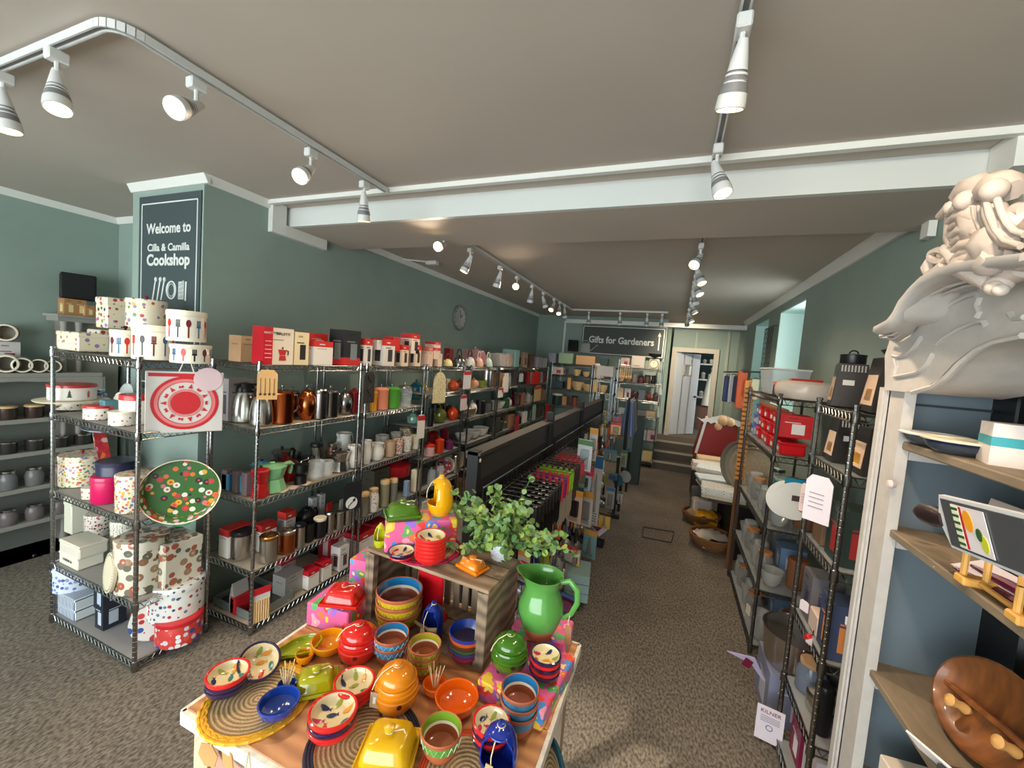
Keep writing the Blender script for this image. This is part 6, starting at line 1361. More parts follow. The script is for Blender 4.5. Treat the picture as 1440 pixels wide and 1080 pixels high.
# =============================== LEFT BAYS BEYOND ===============================
def fill(where, z, X, y0, y1, items, group=None, order='from the near end', front=-1):
    """items spread evenly along a shelf in room coordinates: (kind, look, cat, w, h, kw)"""
    n = len(items); looks = [it[1] for it in items]
    for i, (kind, look, cat, w_, h_, kw) in enumerate(items):
        kw = dict(kw); back = kw.pop('back', 0); up = kw.pop('up', 0); rz = kw.pop('rz', None)
        if kind in ('carton', 'block', 'tinbox'): kw.setdefault('d', w_)
        y = y0+(y1-y0)*(i+.5)/n; x = X+(-1 if front < 0 else 1)*(w_/2+.005+back)
        same = [j for j in range(n) if looks[j] == look]
        label = '%s on %s' % (look, where) if len(same) == 1 else '%s, %s %s on %s' % (look, ords[same.index(i)], order, where)
        put(kind, look, cat, (x, y, z+up+.001), w_, h_, rz if rz is not None else (PI/2 if front < 0 else -PI/2), group, label, **kw)
row('top of third left bay', 1.508, [
    ('kettle', 'small cream kettle', 'kettle', 629, 15, 18, dict(c=mat((224, 206, 150), .3), hc=(120, 30, 34))), ('kettle', 'shiny black kettle', 'kettle', 645, 18, 25, dict(c=CHROME)),
    ('kettle', 'white kettle with black handle', 'kettle', 660, 16, 24, dict(c=WHITE)), ('kettle', 'pale pink kettle with cream handle', 'kettle', 673, 13, 22, dict(c=mat((226, 176, 156), .3), hc=(206, 206, 190))),
    ('kettle', 'mint green kettle', 'kettle', 686, 13, 21, dict(c=mat((176, 204, 194), .3), hc=(206, 220, 210))), ('block', 'dark red box at the back', 'box', 630, 15, 26, dict(c=(120, 24, 30), back=.16))], X=LF)
row('second shelf, third left bay', 1.252, [
    ('mug', 'brown mug', 'mug', 624, 9, 18, dict(c=mat((110, 84, 64), .3))), ('teapot', 'orange teapot', 'teapot', 637, 20, 17, dict(c=glaze((210, 84, 30)))), ('mug', 'cream mug', 'mug', 628, 14, 16, dict(c=CREAM, back=.15)), ('teapot', 'brown teapot', 'teapot', 646, 14, 15, dict(c=glaze((110, 60, 40)), back=.15))], X=LF)
row('third shelf, third left bay', .943, [
    ('canister', 'tall black pepper mill', 'mill', 605, 8, 26, dict(c=BLACKP)), ('teapot', 'olive green round teapot', 'teapot', 618, 24, 24, dict(c=glaze((100, 104, 44)))), ('teapot', 'bright orange round teapot', 'teapot', 636, 21, 20, dict(c=glaze((214, 66, 24)))),
    ('press', 'steel press at the back', 'press', 626, 14, 24, dict(c=CHROME, back=.16)), ('canister', 'black canister at the back', 'canister', 612, 14, 24, dict(c=BLACKP, back=.18))], X=LF)
row('fourth shelf, third left bay', .653, [
    ('clip', 'red striped jar', 'jar', 603, 16, 20, dict(c=bands((206, 50, 40), (230, 220, 210), 26, 2), lid=mat((206, 50, 40), .3))), ('clip', 'glossy orange red pot', 'pot', 617, 14, 24, dict(c=glaze((206, 60, 24)), lid=glaze((206, 60, 24)))),
    ('clip', 'small purple pot', 'pot', 631, 13, 14, dict(c=glaze((110, 40, 90)), lid=glaze((110, 40, 90)))), ('clip', 'deep red pot at the back', 'pot', 608, 16, 30, dict(c=glaze((170, 24, 24)), lid=glaze((170, 24, 24)), back=.15)), ('clip', 'maroon pot at the back', 'pot', 624, 14, 28, dict(c=glaze((140, 30, 50)), lid=glaze((140, 30, 50)), back=.15))], X=LF)
row('fifth shelf, third left bay', .363, [('jar', 'glass preserving jar', 'jar', 606, 12, 26, dict()), ('jar', 'glass preserving jar', 'jar', 618, 12, 26, dict()), ('canister', 'steel utensil pot', 'pot', 640, 12, 26, dict(lid=STEEL))], X=LF)
for i, (c_, nm) in enumerate(((BRIT, 'red'), (mat((216, 200, 170), .3), 'cream'), (mat((140, 160, 150), .3), 'sage'), (mat((210, 160, 120), .3), 'peach'), (mat((190, 196, 180), .3), 'pale green'), (mat((226, 214, 190), .3), 'ivory'))):
    p = hx(624+i*5, 690-i*4, 'x', LF-.08); o = k_plate(.1, .17, c=c_); o.location = (LF-.10, p.y, .3655); o.rotation_euler = (0, 0, .25); tag(o, '%s rimmed plate standing in the plate row, fifth shelf third bay' % nm, 'plate', 'plates standing in a row')
fill('fourth shelf, fourth left bay', .653, LF, 3.95, 4.6, [('bowl', 'steel mixing bowl', 'bowl', .20, .08, {}), ('bowl', 'steel mixing bowl', 'bowl', .22, .09, {}), ('bowl', 'steel mixing bowl', 'bowl', .2, .1, {})])
row('third shelf, third left bay', .943, [('bowl', 'wide steel bowl', 'bowl', 655, 30, 12, dict(c=STEEL))], X=LF)
fill('second shelf, fourth left bay', 1.253, LF, 3.95, 4.6, [('bowl', 'yellow bowl', 'bowl', .12, .09, dict(c=mat((226, 170, 60), .3))), ('teapot', 'pink teapot', 'teapot', .18, .12, dict(c=mat((216, 160, 150), .3))), ('bowl', 'lime bowl', 'bowl', .14, .08, dict(c=mat((140, 150, 60), .3))), ('canister', 'tall steel stock pot', 'pot', .16, .24, dict(lid=STEEL))])
fill('third shelf, fourth left bay', .943, LF, 3.95, 4.6, [('teapot', 'cream teapot', 'teapot', .16, .14, dict(c=CREAM)), ('teapot', 'white teapot', 'teapot', .18, .17, dict(c=WHITE)), ('canister', 'black tin', 'tin', .12, .16, dict(c=BLACKP)), ('canister', 'grey tin', 'tin', .10, .14, dict(c=mat((90, 90, 96), .4)))])
fill('fifth shelf, fourth left bay', .363, LF, 3.95, 4.6, [('pan', 'black saucepan', 'pan', .2, .14, dict(c=BLACKP)), ('pan', 'steel saucepan', 'pan', .2, .14, {}), ('pan', 'dark saucepan', 'pan', .2, .14, dict(c=mat((60, 60, 64), .3)))])
# cake dome and clear boxes on top of the fourth and fifth bays
y = 4.3; o = root('glass_cake_dome', (LF-.17, y, 1.509)); tag(o, 'clear pinkish cake dome on top of fourth left bay', 'cake dome')
G().lathe([(.15, .03), (.15, .12), (.12, .18), (.04, .20), (.0001, .20)], 28, close=False).build('dome', mat((214, 150, 160), .05, alpha=.4), o); G().lathe([(.0001, 0), (.12, 0), (.05, .012), (.16, .024), (.16, .032), (.0001, .03)], 28).build('dome_plate', mat((190, 120, 130), .1, alpha=.7), o); G().sphere((0, 0, .215), .016, 10).build('dome_knob', CHROME, o)
CLR = mat((200, 196, 192), .1, alpha=.45)
fill('top of fifth left bay', 1.508, LF, 4.7, 5.4, [('block', 'clear plastic box', 'box', .2, .17, dict(c=CLR, d=.2)), ('block', 'frosted pink box', 'box', .2, .18, dict(c=(186, 160, 150), d=.2)), ('block', 'tall pale teal box', 'box', .18, .24, dict(c=(150, 190, 180), d=.2))])
fill('top of sixth left bay', 1.508, LF, 5.5, 6.1, [('carton', 'cream carton with figure picture', 'carton', .17, .22, dict(c=(176, 150, 130), pic=(110, 40, 40))), ('carton', 'brown carton', 'carton', .16, .2, dict(c=(90, 66, 54)))])
fill('top of seventh left bay', 1.508, LF, 6.2, 6.8, [('carton', 'lilac carton', 'carton', .22, .17, dict(c=(176, 166, 180))), ('carton', 'pale grey carton', 'carton', .2, .16, dict(c=(190, 186, 180)))])
pal = [('pan', 'black pan', 'pan', .2, .15, dict(c=BLACKP)), ('canister', 'dark red tin', 'tin', .13, .16, dict(c=mat((110, 20, 26), .4), lid=mat((110, 20, 26), .4))), ('carton', 'brown kraft carton', 'carton', .14, .18, dict(c=(150, 110, 80))), ('teapot', 'white teapot', 'teapot', .18, .14, dict(c=WHITE)), ('bowl', 'steel bowl', 'bowl', .2, .1, {}), ('canister', 'black tin', 'tin', .12, .17, dict(c=BLACKP)), ('carton', 'white carton', 'carton', .13, .17, dict(c=WT)), ('clip', 'green pot', 'pot', .15, .16, dict(c=mat((50, 80, 60), .3), lid=mat((50, 80, 60), .3))), ('pan', 'steel pan', 'pan', .2, .15, {}), ('carton', 'red carton', 'carton', .12, .18, dict(c=(170, 30, 36))), ('mug', 'cream mug', 'mug', .12, .1, dict(c=CREAM)), ('jar', 'glass jar', 'jar', .1, .18, {}), ('carton', 'dark grey carton', 'carton', .14, .2, dict(c=(70, 66, 66))), ('teapot', 'brown teapot', 'teapot', .18, .14, dict(c=glaze((90, 50, 36))))]
rr = random.Random(21)
for bi, (y0, y1) in enumerate(((4.72, 5.38), (5.48, 6.10), (6.20, 6.82))):
    for si, z in enumerate((1.253, .943, .653, .363)):
        k = rr.sample(range(len(pal)), 4); fill('%s shelf, %s left bay' % (ords[si+1], ords[bi+4]), z, LF, y0, y1, [pal[i] for i in k])
for bi, (y0, y1) in enumerate(((3.1, 3.76), (3.95, 4.6), (4.72, 5.38))):
    k = rr.sample(range(len(pal)), 3); fill('bottom shelf, %s left bay' % ords[bi+2], .063, LF, y0, y1, [pal[i] for i in k])
fill('bottom shelf, second left bay', .053, LF, 2.33, 3.0, [('carton', 'red and white carton', 'carton', .16, .18, dict(c=WT, band=(180, 30, 40))), ('carton', 'dark red carton', 'carton', .16, .2, dict(c=(150, 26, 34))), ('carton', 'white carton', 'carton', .15, .2, dict(c=WT)), ('carton', 'grey carton', 'carton', .15, .18, dict(c=(150, 150, 150)))])
for px, py, w_, h_, cc, top, lb in ((711, 540, 11, 24, (210, 200, 196), None, 'white card with loop hung between fourth and fifth bays'), (704, 552, 9, 14, (220, 210, 200), (180, 40, 40), 'small white card hung lower between those bays'), (733, 531, 8, 12, (220, 216, 210), None, 'tiny white card near the clear plastic boxes'), (754, 531, 17, 18, (200, 26, 24), None, 'bright red round edged card hung on the fifth bay'), (756, 553, 15, 22, (214, 180, 130), (190, 50, 50), 'cream and red booklet hung under the red card'), (751, 580, 8, 22, (140, 180, 160), None, 'pale mint strip card hung low on the sixth bay'), (770, 580, 12, 24, (206, 24, 26), None, 'red stacked gadget card standing above the gondola rail'), (801, 534, 12, 20, (206, 60, 60), None, 'red and clear card at the last left bay'), (727, 595, 8, 22, (170, 30, 50), None, 'dark pink gadget card hung low by fifth bay')):
    hang(px, py, w_, h_, LF+.03, cc, lb, top=top)

# =============================== FAR WALL SHELVES ===============================
FL = [.10, .45, .84, 1.10, 1.38, 1.62]
rack(-.84, -.17, 6.95, 7.3, FL, 'far chrome rack of gifts beside the doorway steps', 'g', H=1.75, fine=False, top_open=False)
FL2 = [.10, .5, .85, 1.15, 1.40, 1.60]
rack(-2.0, -1.28, 6.98, 7.3, FL2, 'far rack under the green bread bin, left corner', 'g', H=1.62, fine=False, top_open=False)
rack(-1.24, -.90, 6.98, 7.3, FL2, 'narrow far rack of wooden bowls', 'g', H=1.62, fine=False, top_open=False)
row('top of the far left rack', 1.602, [
    ('carton', 'lilac printed tin', 'tin', 777, 13, 13, dict(c=(170, 164, 180))), ('block', 'sage green bread bin', 'bread bin', 796, 23, 15, dict(c=(160, 184, 150), dr=.6)), ('block', 'pale wooden bread box with round knob', 'bread box', 824, 30, 13, dict(c=(206, 160, 116), dr=.6))], Y=6.99)
row('top of the far gift rack', 1.622, [
    ('block', 'dark teal box', 'box', 850, 12, 10, dict(c=(40, 66, 64))), ('carton', 'pale printed cushion box', 'box', 879, 13, 13, dict(c=(196, 170, 160), pic=(150, 60, 60))), ('block', 'white enamel bread bin', 'bread bin', 897, 19, 17, dict(c=(214, 204, 190), dr=.7)), ('scale', 'kitchen scale with round dial', 'scale', 919, 17, 22, {})], Y=6.96)
row('second shelf, far gift rack', 1.382, [(k, l, c, 874+i*9, 8, 12, kw) for i, (k, l, c, kw) in enumerate((('bowl', 'small wooden bowl', 'bowl', dict(c=PALEWOOD)), ('cup', 'pink glass', 'glass', dict(c=mat((150, 110, 110), .2))), ('cup', 'grey glass', 'glass', dict(c=mat((140, 130, 130), .2))), ('clip', 'dark red pot', 'pot', dict(c=mat((100, 50, 50), .3), lid=BLACKP)), ('canister', 'brown pot', 'pot', dict(c=mat((90, 66, 56), .4))), ('jug', 'black jug', 'jug', dict(c=BLACKP))))], Y=6.96)
row('third shelf, far gift rack', 1.102, [(k, l, c, 872+i*10, 9, 14, kw) for i, (k, l, c, kw) in enumerate((('carton', 'cream printed box', 'box', dict(c=(206, 180, 150))), ('carton', 'white picture box', 'box', dict(c=(214, 200, 196), pic=(90, 60, 70))), ('clip', 'red patterned jar', 'jar', dict(c=mat((120, 60, 56), .3))), ('carton', 'grey box', 'box', dict(c=(100, 110, 116))), ('teapot', 'deep red teapot', 'teapot', dict(c=glaze((130, 50, 46)))), ('clip', 'brown pot', 'pot', dict(c=mat((100, 70, 60), .3)))))], Y=6.96)
row('fourth shelf, far gift rack', .842, [(k, l, c, 876+i*13, 13, 8, kw) for i, (k, l, c, kw) in enumerate((('block', 'folded grey cloth', 'cloth', dict(c=(150, 160, 160))), ('block', 'dark slate board', 'board', dict(c=(40, 44, 46))), ('block', 'grey patterned tray', 'tray', dict(c=(110, 110, 112))), ('block', 'cream folded cloth', 'cloth', dict(c=(196, 170, 140)))))], Y=6.96)
row('fifth shelf, far gift rack', .452, [(k, l, c, 874+i*14, 13, 14, kw) for i, (k, l, c, kw) in enumerate((('clip', 'amber glass pot', 'pot', dict(c=mat((130, 90, 30), .2), lid=BRASS)), ('block', 'white folded cloth', 'cloth', dict(c=(206, 196, 190))), ('carton', 'pale blue picture box', 'box', dict(c=(170, 180, 190))), ('carton', 'pink and white box', 'box', dict(c=(214, 180, 180), pic=(120, 60, 90)))))], Y=6.96)
row('bottom shelf, far gift rack', .102, [(k, l, c, 886+i*12, 13, 14, kw) for i, (k, l, c, kw) in enumerate((('clip', 'red knobbed jar', 'jar', dict(c=mat((170, 150, 140), .3), lid=mat((150, 30, 30), .3))), ('bag', 'printed cloth bag', 'bag', dict(c=(190, 180, 170))), ('block', 'yellow cream box', 'box', dict(c=(206, 186, 130)))))], Y=6.96)
row('second shelf, far left rack', 1.402, [('carton', 'white box with red print', 'box', 786, 19, 10, dict(c=(220, 206, 196), pic=(190, 60, 60))), ('bowl', 'small wooden bowl', 'bowl', 811, 12, 9, dict(c=PALEWOOD)), ('bowl', 'cream wooden bowl', 'bowl', 824, 10, 7, dict(c=PALEWOOD))], Y=6.99)
row('third shelf, far left rack', 1.152, [('block', 'dark blue casserole box', 'box', 786, 15, 10, dict(c=(44, 66, 80))), ('block', 'pale wooden board', 'board', 800, 6, 18, dict(c=(214, 160, 100))), ('bowl', 'large wooden salad bowl', 'bowl', 812, 18, 12, dict(c=PALEWOOD)), ('bowl', 'shallow wooden bowl', 'bowl', 826, 16, 10, dict(c=PALEWOOD))], Y=6.99)
row('narrow far rack', 1.402, [('tin', 'tall cream tub of wooden utensils', 'tub', 842, 15, 20, dict(c=mat((200, 176, 140), .5)))], Y=6.99)
row('third shelf, narrow far rack', 1.152, [('block', 'upright wooden board', 'board', 836, 6, 18, dict(c=(222, 176, 110))), ('bowl', 'small pale wooden bowl', 'bowl', 847, 14, 11, dict(c=PALEWOOD))], Y=6.99)
row('fourth shelf, far left rack', .852, [('canister', 'dark green enamel pot', 'pot', 783, 14, 16, dict(c=mat((30, 56, 52), .3), lid=CREAM)), ('block', 'wooden crate box with handles', 'crate', 790, 21, 13, dict(c=(190, 140, 100), back=.1, up=-.0)), ('canister', 'amber spice jar', 'jar', 807, 8, 16, dict(c=mat((120, 60, 50), .4)))], Y=6.99)
# acrylic display tower in front
o = root('display_tower', (-.86, 5.75, 0)); tag(o, 'slim clear display tower of wooden tools by the gondola end', 'display stand')
g = G()
for sx in (-1, 1):
    for sy in (-1, 1): g.box(sx*.09, sy*.09, 0, .012, .012, 1.48)
g.build('tower_frame', mat((116, 120, 120), .4, .6), o); G().box(0, 0, 1.48, .22, .22, .14).build('tower_header', mat((190, 180, 170), .4, alpha=.8), o)
for k in range(6): G().box(0, 0, .2+k*.24, .2, .2, .008).build('tower_shelf', mat((180, 196, 196), .1, alpha=.7), o)
for k in range(5): put('bowl', '', 'bowl', (-.86, 5.75, .2+k*.24+.009), .14, .06, c=PALEWOOD if k % 2 else mat((150, 160, 150), .4), label='%s in the clear display tower, %s from bottom' % ('wooden bowl' if k % 2 else 'grey bowl', ords[k]))
# bundle of hanging wooden spoons right of the tower
p = hx(875, 552, 'y', 6.8)
for k in range(6):
    x = p.x-.07+k*.035; o = root('wooden_spoon', (x, 6.86, 1.56)); tag(o, 'long wooden spoon hanging in a row, %s from left, far gift rack' % ords[k], 'spoon', 'hanging wooden spoons'); G().tube([(0, 0, .1), (0, 0, -.08)], .006, 6).build('spoon_handle', PALEWOOD, o); G().sphere((0, 0, -.10), .018, 8, sz=1.6).build('spoon_bowl', PALEWOOD, o)
for i, (px, py) in enumerate(((935, 548), (933, 580))):
    p = hx(px, py, 'y', 6.935); o = root('hanging_card', (-.155, 6.945, p.z)); tag(o, 'white strip card hanging at the gift rack edge, %s' % ('upper' if i == 0 else 'lower'), 'card'); G().box(0, 0, -.09, .035, .003, .18, 0, Ry(-.15)).build('card', WHITE, o); G().tube([(0, 0, .08), (-.02, .005, .10)], .003, 5).build('card_hook', CHROME, o)
# items in the room behind the door
for k, z in enumerate((1.05, 1.45, 1.80)):
    tag(G().box(.85, 10.2, z, 1.3, .3, .03).build('wall_shelf', WHITE), 'white shelf in the back room, %s from the bottom' % ords[k], 'shelf')
    R3 = random.Random(k)
    for j in range(7): put('block' if j % 2 else 'clip', '', 'ornament', (.35+j*.15, 10.2, z+.031), .09, .10+.1*R3.random(), label='small pale ornament, %s on back room shelf %s' % (ords[j], ords[k]), **(dict(c=(206, 200, 180), nm='ornament') if j % 2 else dict(c=mat((170, 150, 140), .4), lid=WHITE)))
tag(G().lathe([(.0001, 0), (.16, 0), (.10, .5), (.03, .72), (.05, .78), (.0001, .84)], 14, 0, Tr(.78, 9.4, .95)).build('white_dress_form', WHITE), 'white cone shaped ornament glimpsed through the doorway', 'ornament')
tag(G().box(.7, 9.6, .42, .9, .5, .5, c=.01).build('display_counter', mat((90, 60, 44), .5)), 'brown low counter glimpsed in the back room', 'counter')

# =============================== ALCOVE AT THE FAR LEFT ===============================
MG = mat((150, 146, 138), .6)
lz = 1.705; o = root('mantel_unit', (-4.20, 1.70, 0)); tag(o, 'grey painted mantel unit with turned columns behind the tin rack', 'mantel')
G().box(.01, 0, lz-.02, .21, .42, .02, c=.003).box(-.01, 0, lz-.05, .17, .38, .03).build('mantel_ledge', MG, o); G().box(-.05, .02, 0, .08, .34, lz-.05).build('mantel_panel', mat((140, 132, 124), .6), o)
for k in (-.15, -.07): G().lathe([(.022, 0), (.022, .06), (.016, .08), (.016, 1.05), (.022, 1.07), (.018, 1.1), (.015, 1.3), (.018, lz-.1), (.022, lz-.05)], 14, 0, Tr(.045, k, 0)).build('turned_column', MG, o)
for i, (px, w_, h_) in enumerate(((94, .085, .115), (109, .085, .115), (122, .07, .08), (134, .06, .08))):
    X_ = -4.14 if i < 2 else -4.11; y = yat(px, X_, lz); put('carton', '', 'carton', (X_, y, lz+.001), w_*.72, h_, PI/2, 'kraft boxes on the mantel', 'brown cardboard box with cream label on the mantel ledge, %s from left' % ords[i], c=(172, 124, 80), pic=(216, 200, 150), d=.09)
o = [x for x in COL.objects if x.get('label', '').startswith('large black loud')][0]; o.location = (-4.19, 1.64, lz+.118); o.rotation_euler = (0, 0, PI/2-.3); o.scale = (.66, .66, .9)
AX = -4.30
zs = [hx(20, y_, 'x', -4.05).z for y_ in (525, 591, 639, 690, 740, 808)]
o = root('alcove_shelving', (-4.18, 1.3, 0)); tag(o, 'grey wooden shelving full of jars at the far left edge', 'shelving')
for i, z in enumerate(zs[:5]): G().box(0, 0, z-.03, .24, .86, .03, c=.002).build('shelf_board', MG, o)
G().box(.04, 0, zs[5]-.04, .34, .92, .04).build('counter_top', MG, o)
g = G().prism([(-.43, zs[0]-.03), (-.43, zs[0]-.12), (-.36, zs[0]-.11), (-.2, zs[0]-.065), (0, zs[0]-.055), (.2, zs[0]-.065), (.36, zs[0]-.11), (.43, zs[0]-.12), (.43, zs[0]-.03)], -.125, -.105, T=Rz(PI/2)); g.build('valance', MG, o)
for sy in (-1, 1): G().box(0, sy*.43, 0, .24, .03, zs[0]-.03).build('upright', MG, o)
G().box(-.11, 0, 0, .02, .86, zs[0]-.03).build('back_board', mat((120, 122, 116), .6), o); G().box(.04, 0, 0, .3, .86, zs[5]-.04).build('base_cabinet', MG, o)
FX = -4.06
tag(G().tube([(-.80, 6.86, 1.66), (-.50, 6.86, 1.66)], .006, 6).tube([(-.66, 6.86, 1.66), (-.66, 6.96, 1.66)], .005, 5).build('spoon_rail', CHROME), 'small chrome rail holding the hanging wooden spoons', 'rail')
row('top alcove shelf', zs[0], [('crock', 'cream crock with open mouth', 'crock', 10, 30, 26, dict(c=(206, 196, 176), rz=1.2)), ('crock', 'pale blue crock', 'crock', 32, 24, 22, dict(c=(140, 170, 196), rz=1.2)), ('crock', 'olive green crock', 'crock', 55, 20, 20, dict(c=(120, 140, 40), rz=1.2)), ('crock', 'dark red crock', 'crock', 75, 19, 18, dict(c=(140, 30, 50), rz=1.2))], X=FX)
z = zs[0]+.001; y = yat(14, FX-.1, z); wb = msz((FX-.1, y, z), 24); put('carton', '', 'carton', (FX-.17, y+.0, z+.001), wb, .20, PI/2, None, 'white carton with red picture behind the cream crock, alcove', c=(206, 200, 196), pic=(150, 50, 60), d=.08); put('crock', '', 'crock', (FX-.15, y, z+.203), .12, .12, 1.2, None, 'red crock lying on the white carton at far left', c=(170, 24, 44))
for si, (look, cat, kind, kws, n, h_) in enumerate((('dark jar with wooden lid', 'jar', 'canister', dict(c=mat((60, 44, 40), .2), lid=PALEWOOD), 6, .09), ('dark glass spice jar', 'jar', 'canister', dict(c=mat((50, 46, 44), .2), lid=STEEL), 6, .08), ('clear swing top bottle', 'bottle', 'jar', dict(c=mat((130, 130, 130), .1, alpha=.7)), 6, .13), ('silver topped jar', 'jar', 'jar', dict(c=mat((130, 120, 120), .1, alpha=.7)), 6, .11))):
    items = []
    for i in range(n): items.append((kind, look, cat, .095, h_, dict(kws)))
    fill('%s alcove shelf' % ords[si+1], zs[si+1], FX, .95, 1.7, items, 'alcove jars')
fill('alcove counter', zs[5], FX+.15, 1.0, 1.7, [('pan', 'copper pan', 'pan', .18, .10, dict(c=COPPER)), ('pan', 'steel pan', 'pan', .18, .12, {}), ('pan', 'large steel pan', 'pan', .2, .14, {})])
# =============================== GONDOLA OF UTENSILS ===============================
GX = -.75; BK = mat((20, 20, 22), .65)
for gi, (y0, y1) in enumerate(((1.52, 2.64), (2.66, 3.66), (3.68, 4.90))):
    o = root('gondola_stand', (GX, (y0+y1)/2, 0)); L_ = y1-y0; tag(o, '%s black gondola stand hung with kitchen tools along the aisle' % ('nearest', 'middle', 'farthest')[gi], 'display stand', 'black gondola stands')
    for sy in (-1, 1): G().box(0, sy*(L_/2-.02), 0, .05, .04, 1.24 if gi == 0 else 1.29).build('end_post', BK, o); G().box(.14, sy*(L_/2-.02), 0, .36, .04, .05, c=.006).build('base_foot', BK, o)
    G().box(0, 0, 1.10, .018, L_-.04, .125).build('top_panel', mat((44, 43, 44), .45), o); G().box(0, 0, 1.222, .07, L_, .014).build('top_ledge', mat((52, 46, 42), .6), o); G().box(-.0, 0, .12, .018, L_-.04, .98).build('back_panel', mat((28, 28, 30), .6), o)
    g = G(); n = int(L_/.045)
    for k in range(n+1): g.tube([(.045, -L_/2+.03+(L_-.06)*k/n, .25), (.045, -L_/2+.03+(L_-.06)*k/n, 1.085)], .0022, 4)
    for k in range(12): g.tube([(.048, -L_/2+.03, .27+k*.074), (.048, L_/2-.03, .27+k*.074)], .0025 if k < 11 else .005, 5)
    g.build('wire_grid', CHROME, o)
    if gi == 0: G().lathe([(.0001, 0), (.009, 0), (.009, .002), (.0001, .003)], 14, 0, Tr(.026, -L_/2+.02, 1.20) @ Ry(PI/2)).build('badge', WHITE, o)
def knife(x, y, z, hc, bc, label, L_=.24, group='knives and tools on the gondola', kind='knife', tilt=0):
    o = root('hanging_'+kind, (x, y, z)); tag(o, label, kind, group); o.rotation_euler = (0, tilt, 0)
    part('handle', (q3(L_), kind), lambda g: g.tube([(0, 0, 0), (0, 0, -L_*.12), (0, 0, -L_*.42)], [.008, .0105, .009], 8, flat=1.3), mat(hc, .35), o)
    if kind == 'knife': part('blade', (q3(L_),), lambda g: g.prism([(-.010, -L_*.42), (.010, -L_*.42), (.011, -L_*.85), (0, -L_), (-.010, -L_*.9)], -.001, .001), mat(bc, .35, .6), o)
    elif kind == 'spatula': part('blade', (q3(L_),), lambda g: g.tube([(0, 0, -L_*.42), (0, 0, -L_*.72)], .003, 5).box(0, 0, -L_, .002, .055, L_*.3), mat(bc, .4), o)
    else: part('blade', (q3(L_),), lambda g: g.tube([(0, 0, -L_*.42), (0, 0, -L_*.74)], .003, 5).sphere((0, 0, -L_*.87), .03, 10, sz=1.2), mat(bc, .3, .7), o)
    part('hang_hook', 1, lambda g: g.tube([(-.05, 0, .004), (.02, 0, .004), (.028, 0, .014)], .002, 4), CHROME, o)
    return o
# three tiers, ordered from the near end
HX = GX+.05
tier = [(1.05, .0, [((26, 26, 28), (60, 60, 64), 'black handled tool', 14), ((190, 40, 60), (196, 180, 160), 'pink red knife', 2), ((110, 30, 120), (190, 176, 160), 'purple knife', 5), ((220, 60, 44), (190, 176, 160), 'orange red knife', 2), ((124, 176, 20), (196, 184, 160), 'lime green knife', 6), ((60, 30, 30), (100, 80, 76), 'dark red tool', 6)])]
tn = 0; y = 1.60
for hc, bc, lk, n in (((24, 24, 26), (46, 44, 44), 'black handled tool', 8), ((196, 36, 56), (196, 184, 164), 'pink red knife', 1), ((104, 30, 116), (196, 184, 164), 'purple knife', 1), ((216, 60, 40), (190, 176, 160), 'orange red knife', 1), ((128, 180, 20), (196, 184, 160), 'lime green knife', 2), ((50, 26, 28), (90, 76, 72), 'dark brown tool', 3), ((190, 60, 70), (150, 130, 120), 'rose handled tool', 4), ((120, 110, 110), (170, 160, 150), 'grey handled tool', 3)):
    for k in range(n):
        for j in range(6):
            lab = '%s hanging on the gondola, %s on its hook%s' % (lk, ords[j], '' if n == 1 else ', %s hook from near end' % ords[k])
            o = knife(HX+.05+j*.034, y, 1.03, hc, bc, lab, .27 if 'knife' in lk else .2+.02*(k % 3), kind='knife')
            if j: [bpy.data.objects.remove(c_) for c_ in list(o.children) if c_.name.startswith('hang_hook')]
        tag(G().tube([(HX, y, 1.036), (HX+.24, y, 1.036), (HX+.25, y, 1.05)], .002, 4).build('display_hook', CHROME), 'chrome display hook carrying the %ss%s' % (lk, '' if n == 1 else ', %s from near end' % ords[k]), 'hook', 'display hooks on the gondola')
        y += .056
R4 = random.Random(9)
kinds2 = [('spatula', (40, 36, 36), (170, 160, 150), 'grey spatula'), ('ladle', (150, 150, 150), (180, 176, 170), 'steel ladle'), ('spatula', (214, 90, 30), (214, 90, 30), 'orange spatula'), ('whisk', (30, 30, 30), (170, 170, 170), 'wire whisk'), ('ladle', (110, 40, 60), (140, 120, 120), 'plum handled ladle'), ('spatula', (180, 186, 30), (180, 186, 30), 'lime spatula'), ('ladle', (226, 214, 190), (200, 190, 170), 'cream ladle'), ('spatula', (40, 60, 130), (60, 80, 150), 'navy spatula')]
cnt = {}
for tz, y0, y1, n in ((.74, 1.62, 4.45, 40), (.46, 1.62, 4.45, 34), (1.02, 3.0, 4.8, 26)):
    for k in range(n):
        yy = y0+(y1-y0)*(k+.5)/n; kd = kinds2[R4.randrange(len(kinds2))]; c_ = cnt.get((tz, kd[3]), 0); cnt[(tz, kd[3])] = c_+1
        knife(HX+R4.choice((.06, .12, .17)), yy, tz+R4.uniform(-.03, .04), kd[1], kd[2], '%s, %s from near end, %s gondola row' % (kd[3], ords[min(c_, 19)], {.74: 'middle', .46: 'lower', 1.02: 'far upper'}[tz]), R4.uniform(.2, .28), kind=kd[0] if kd[0] != 'whisk' else 'ladle')
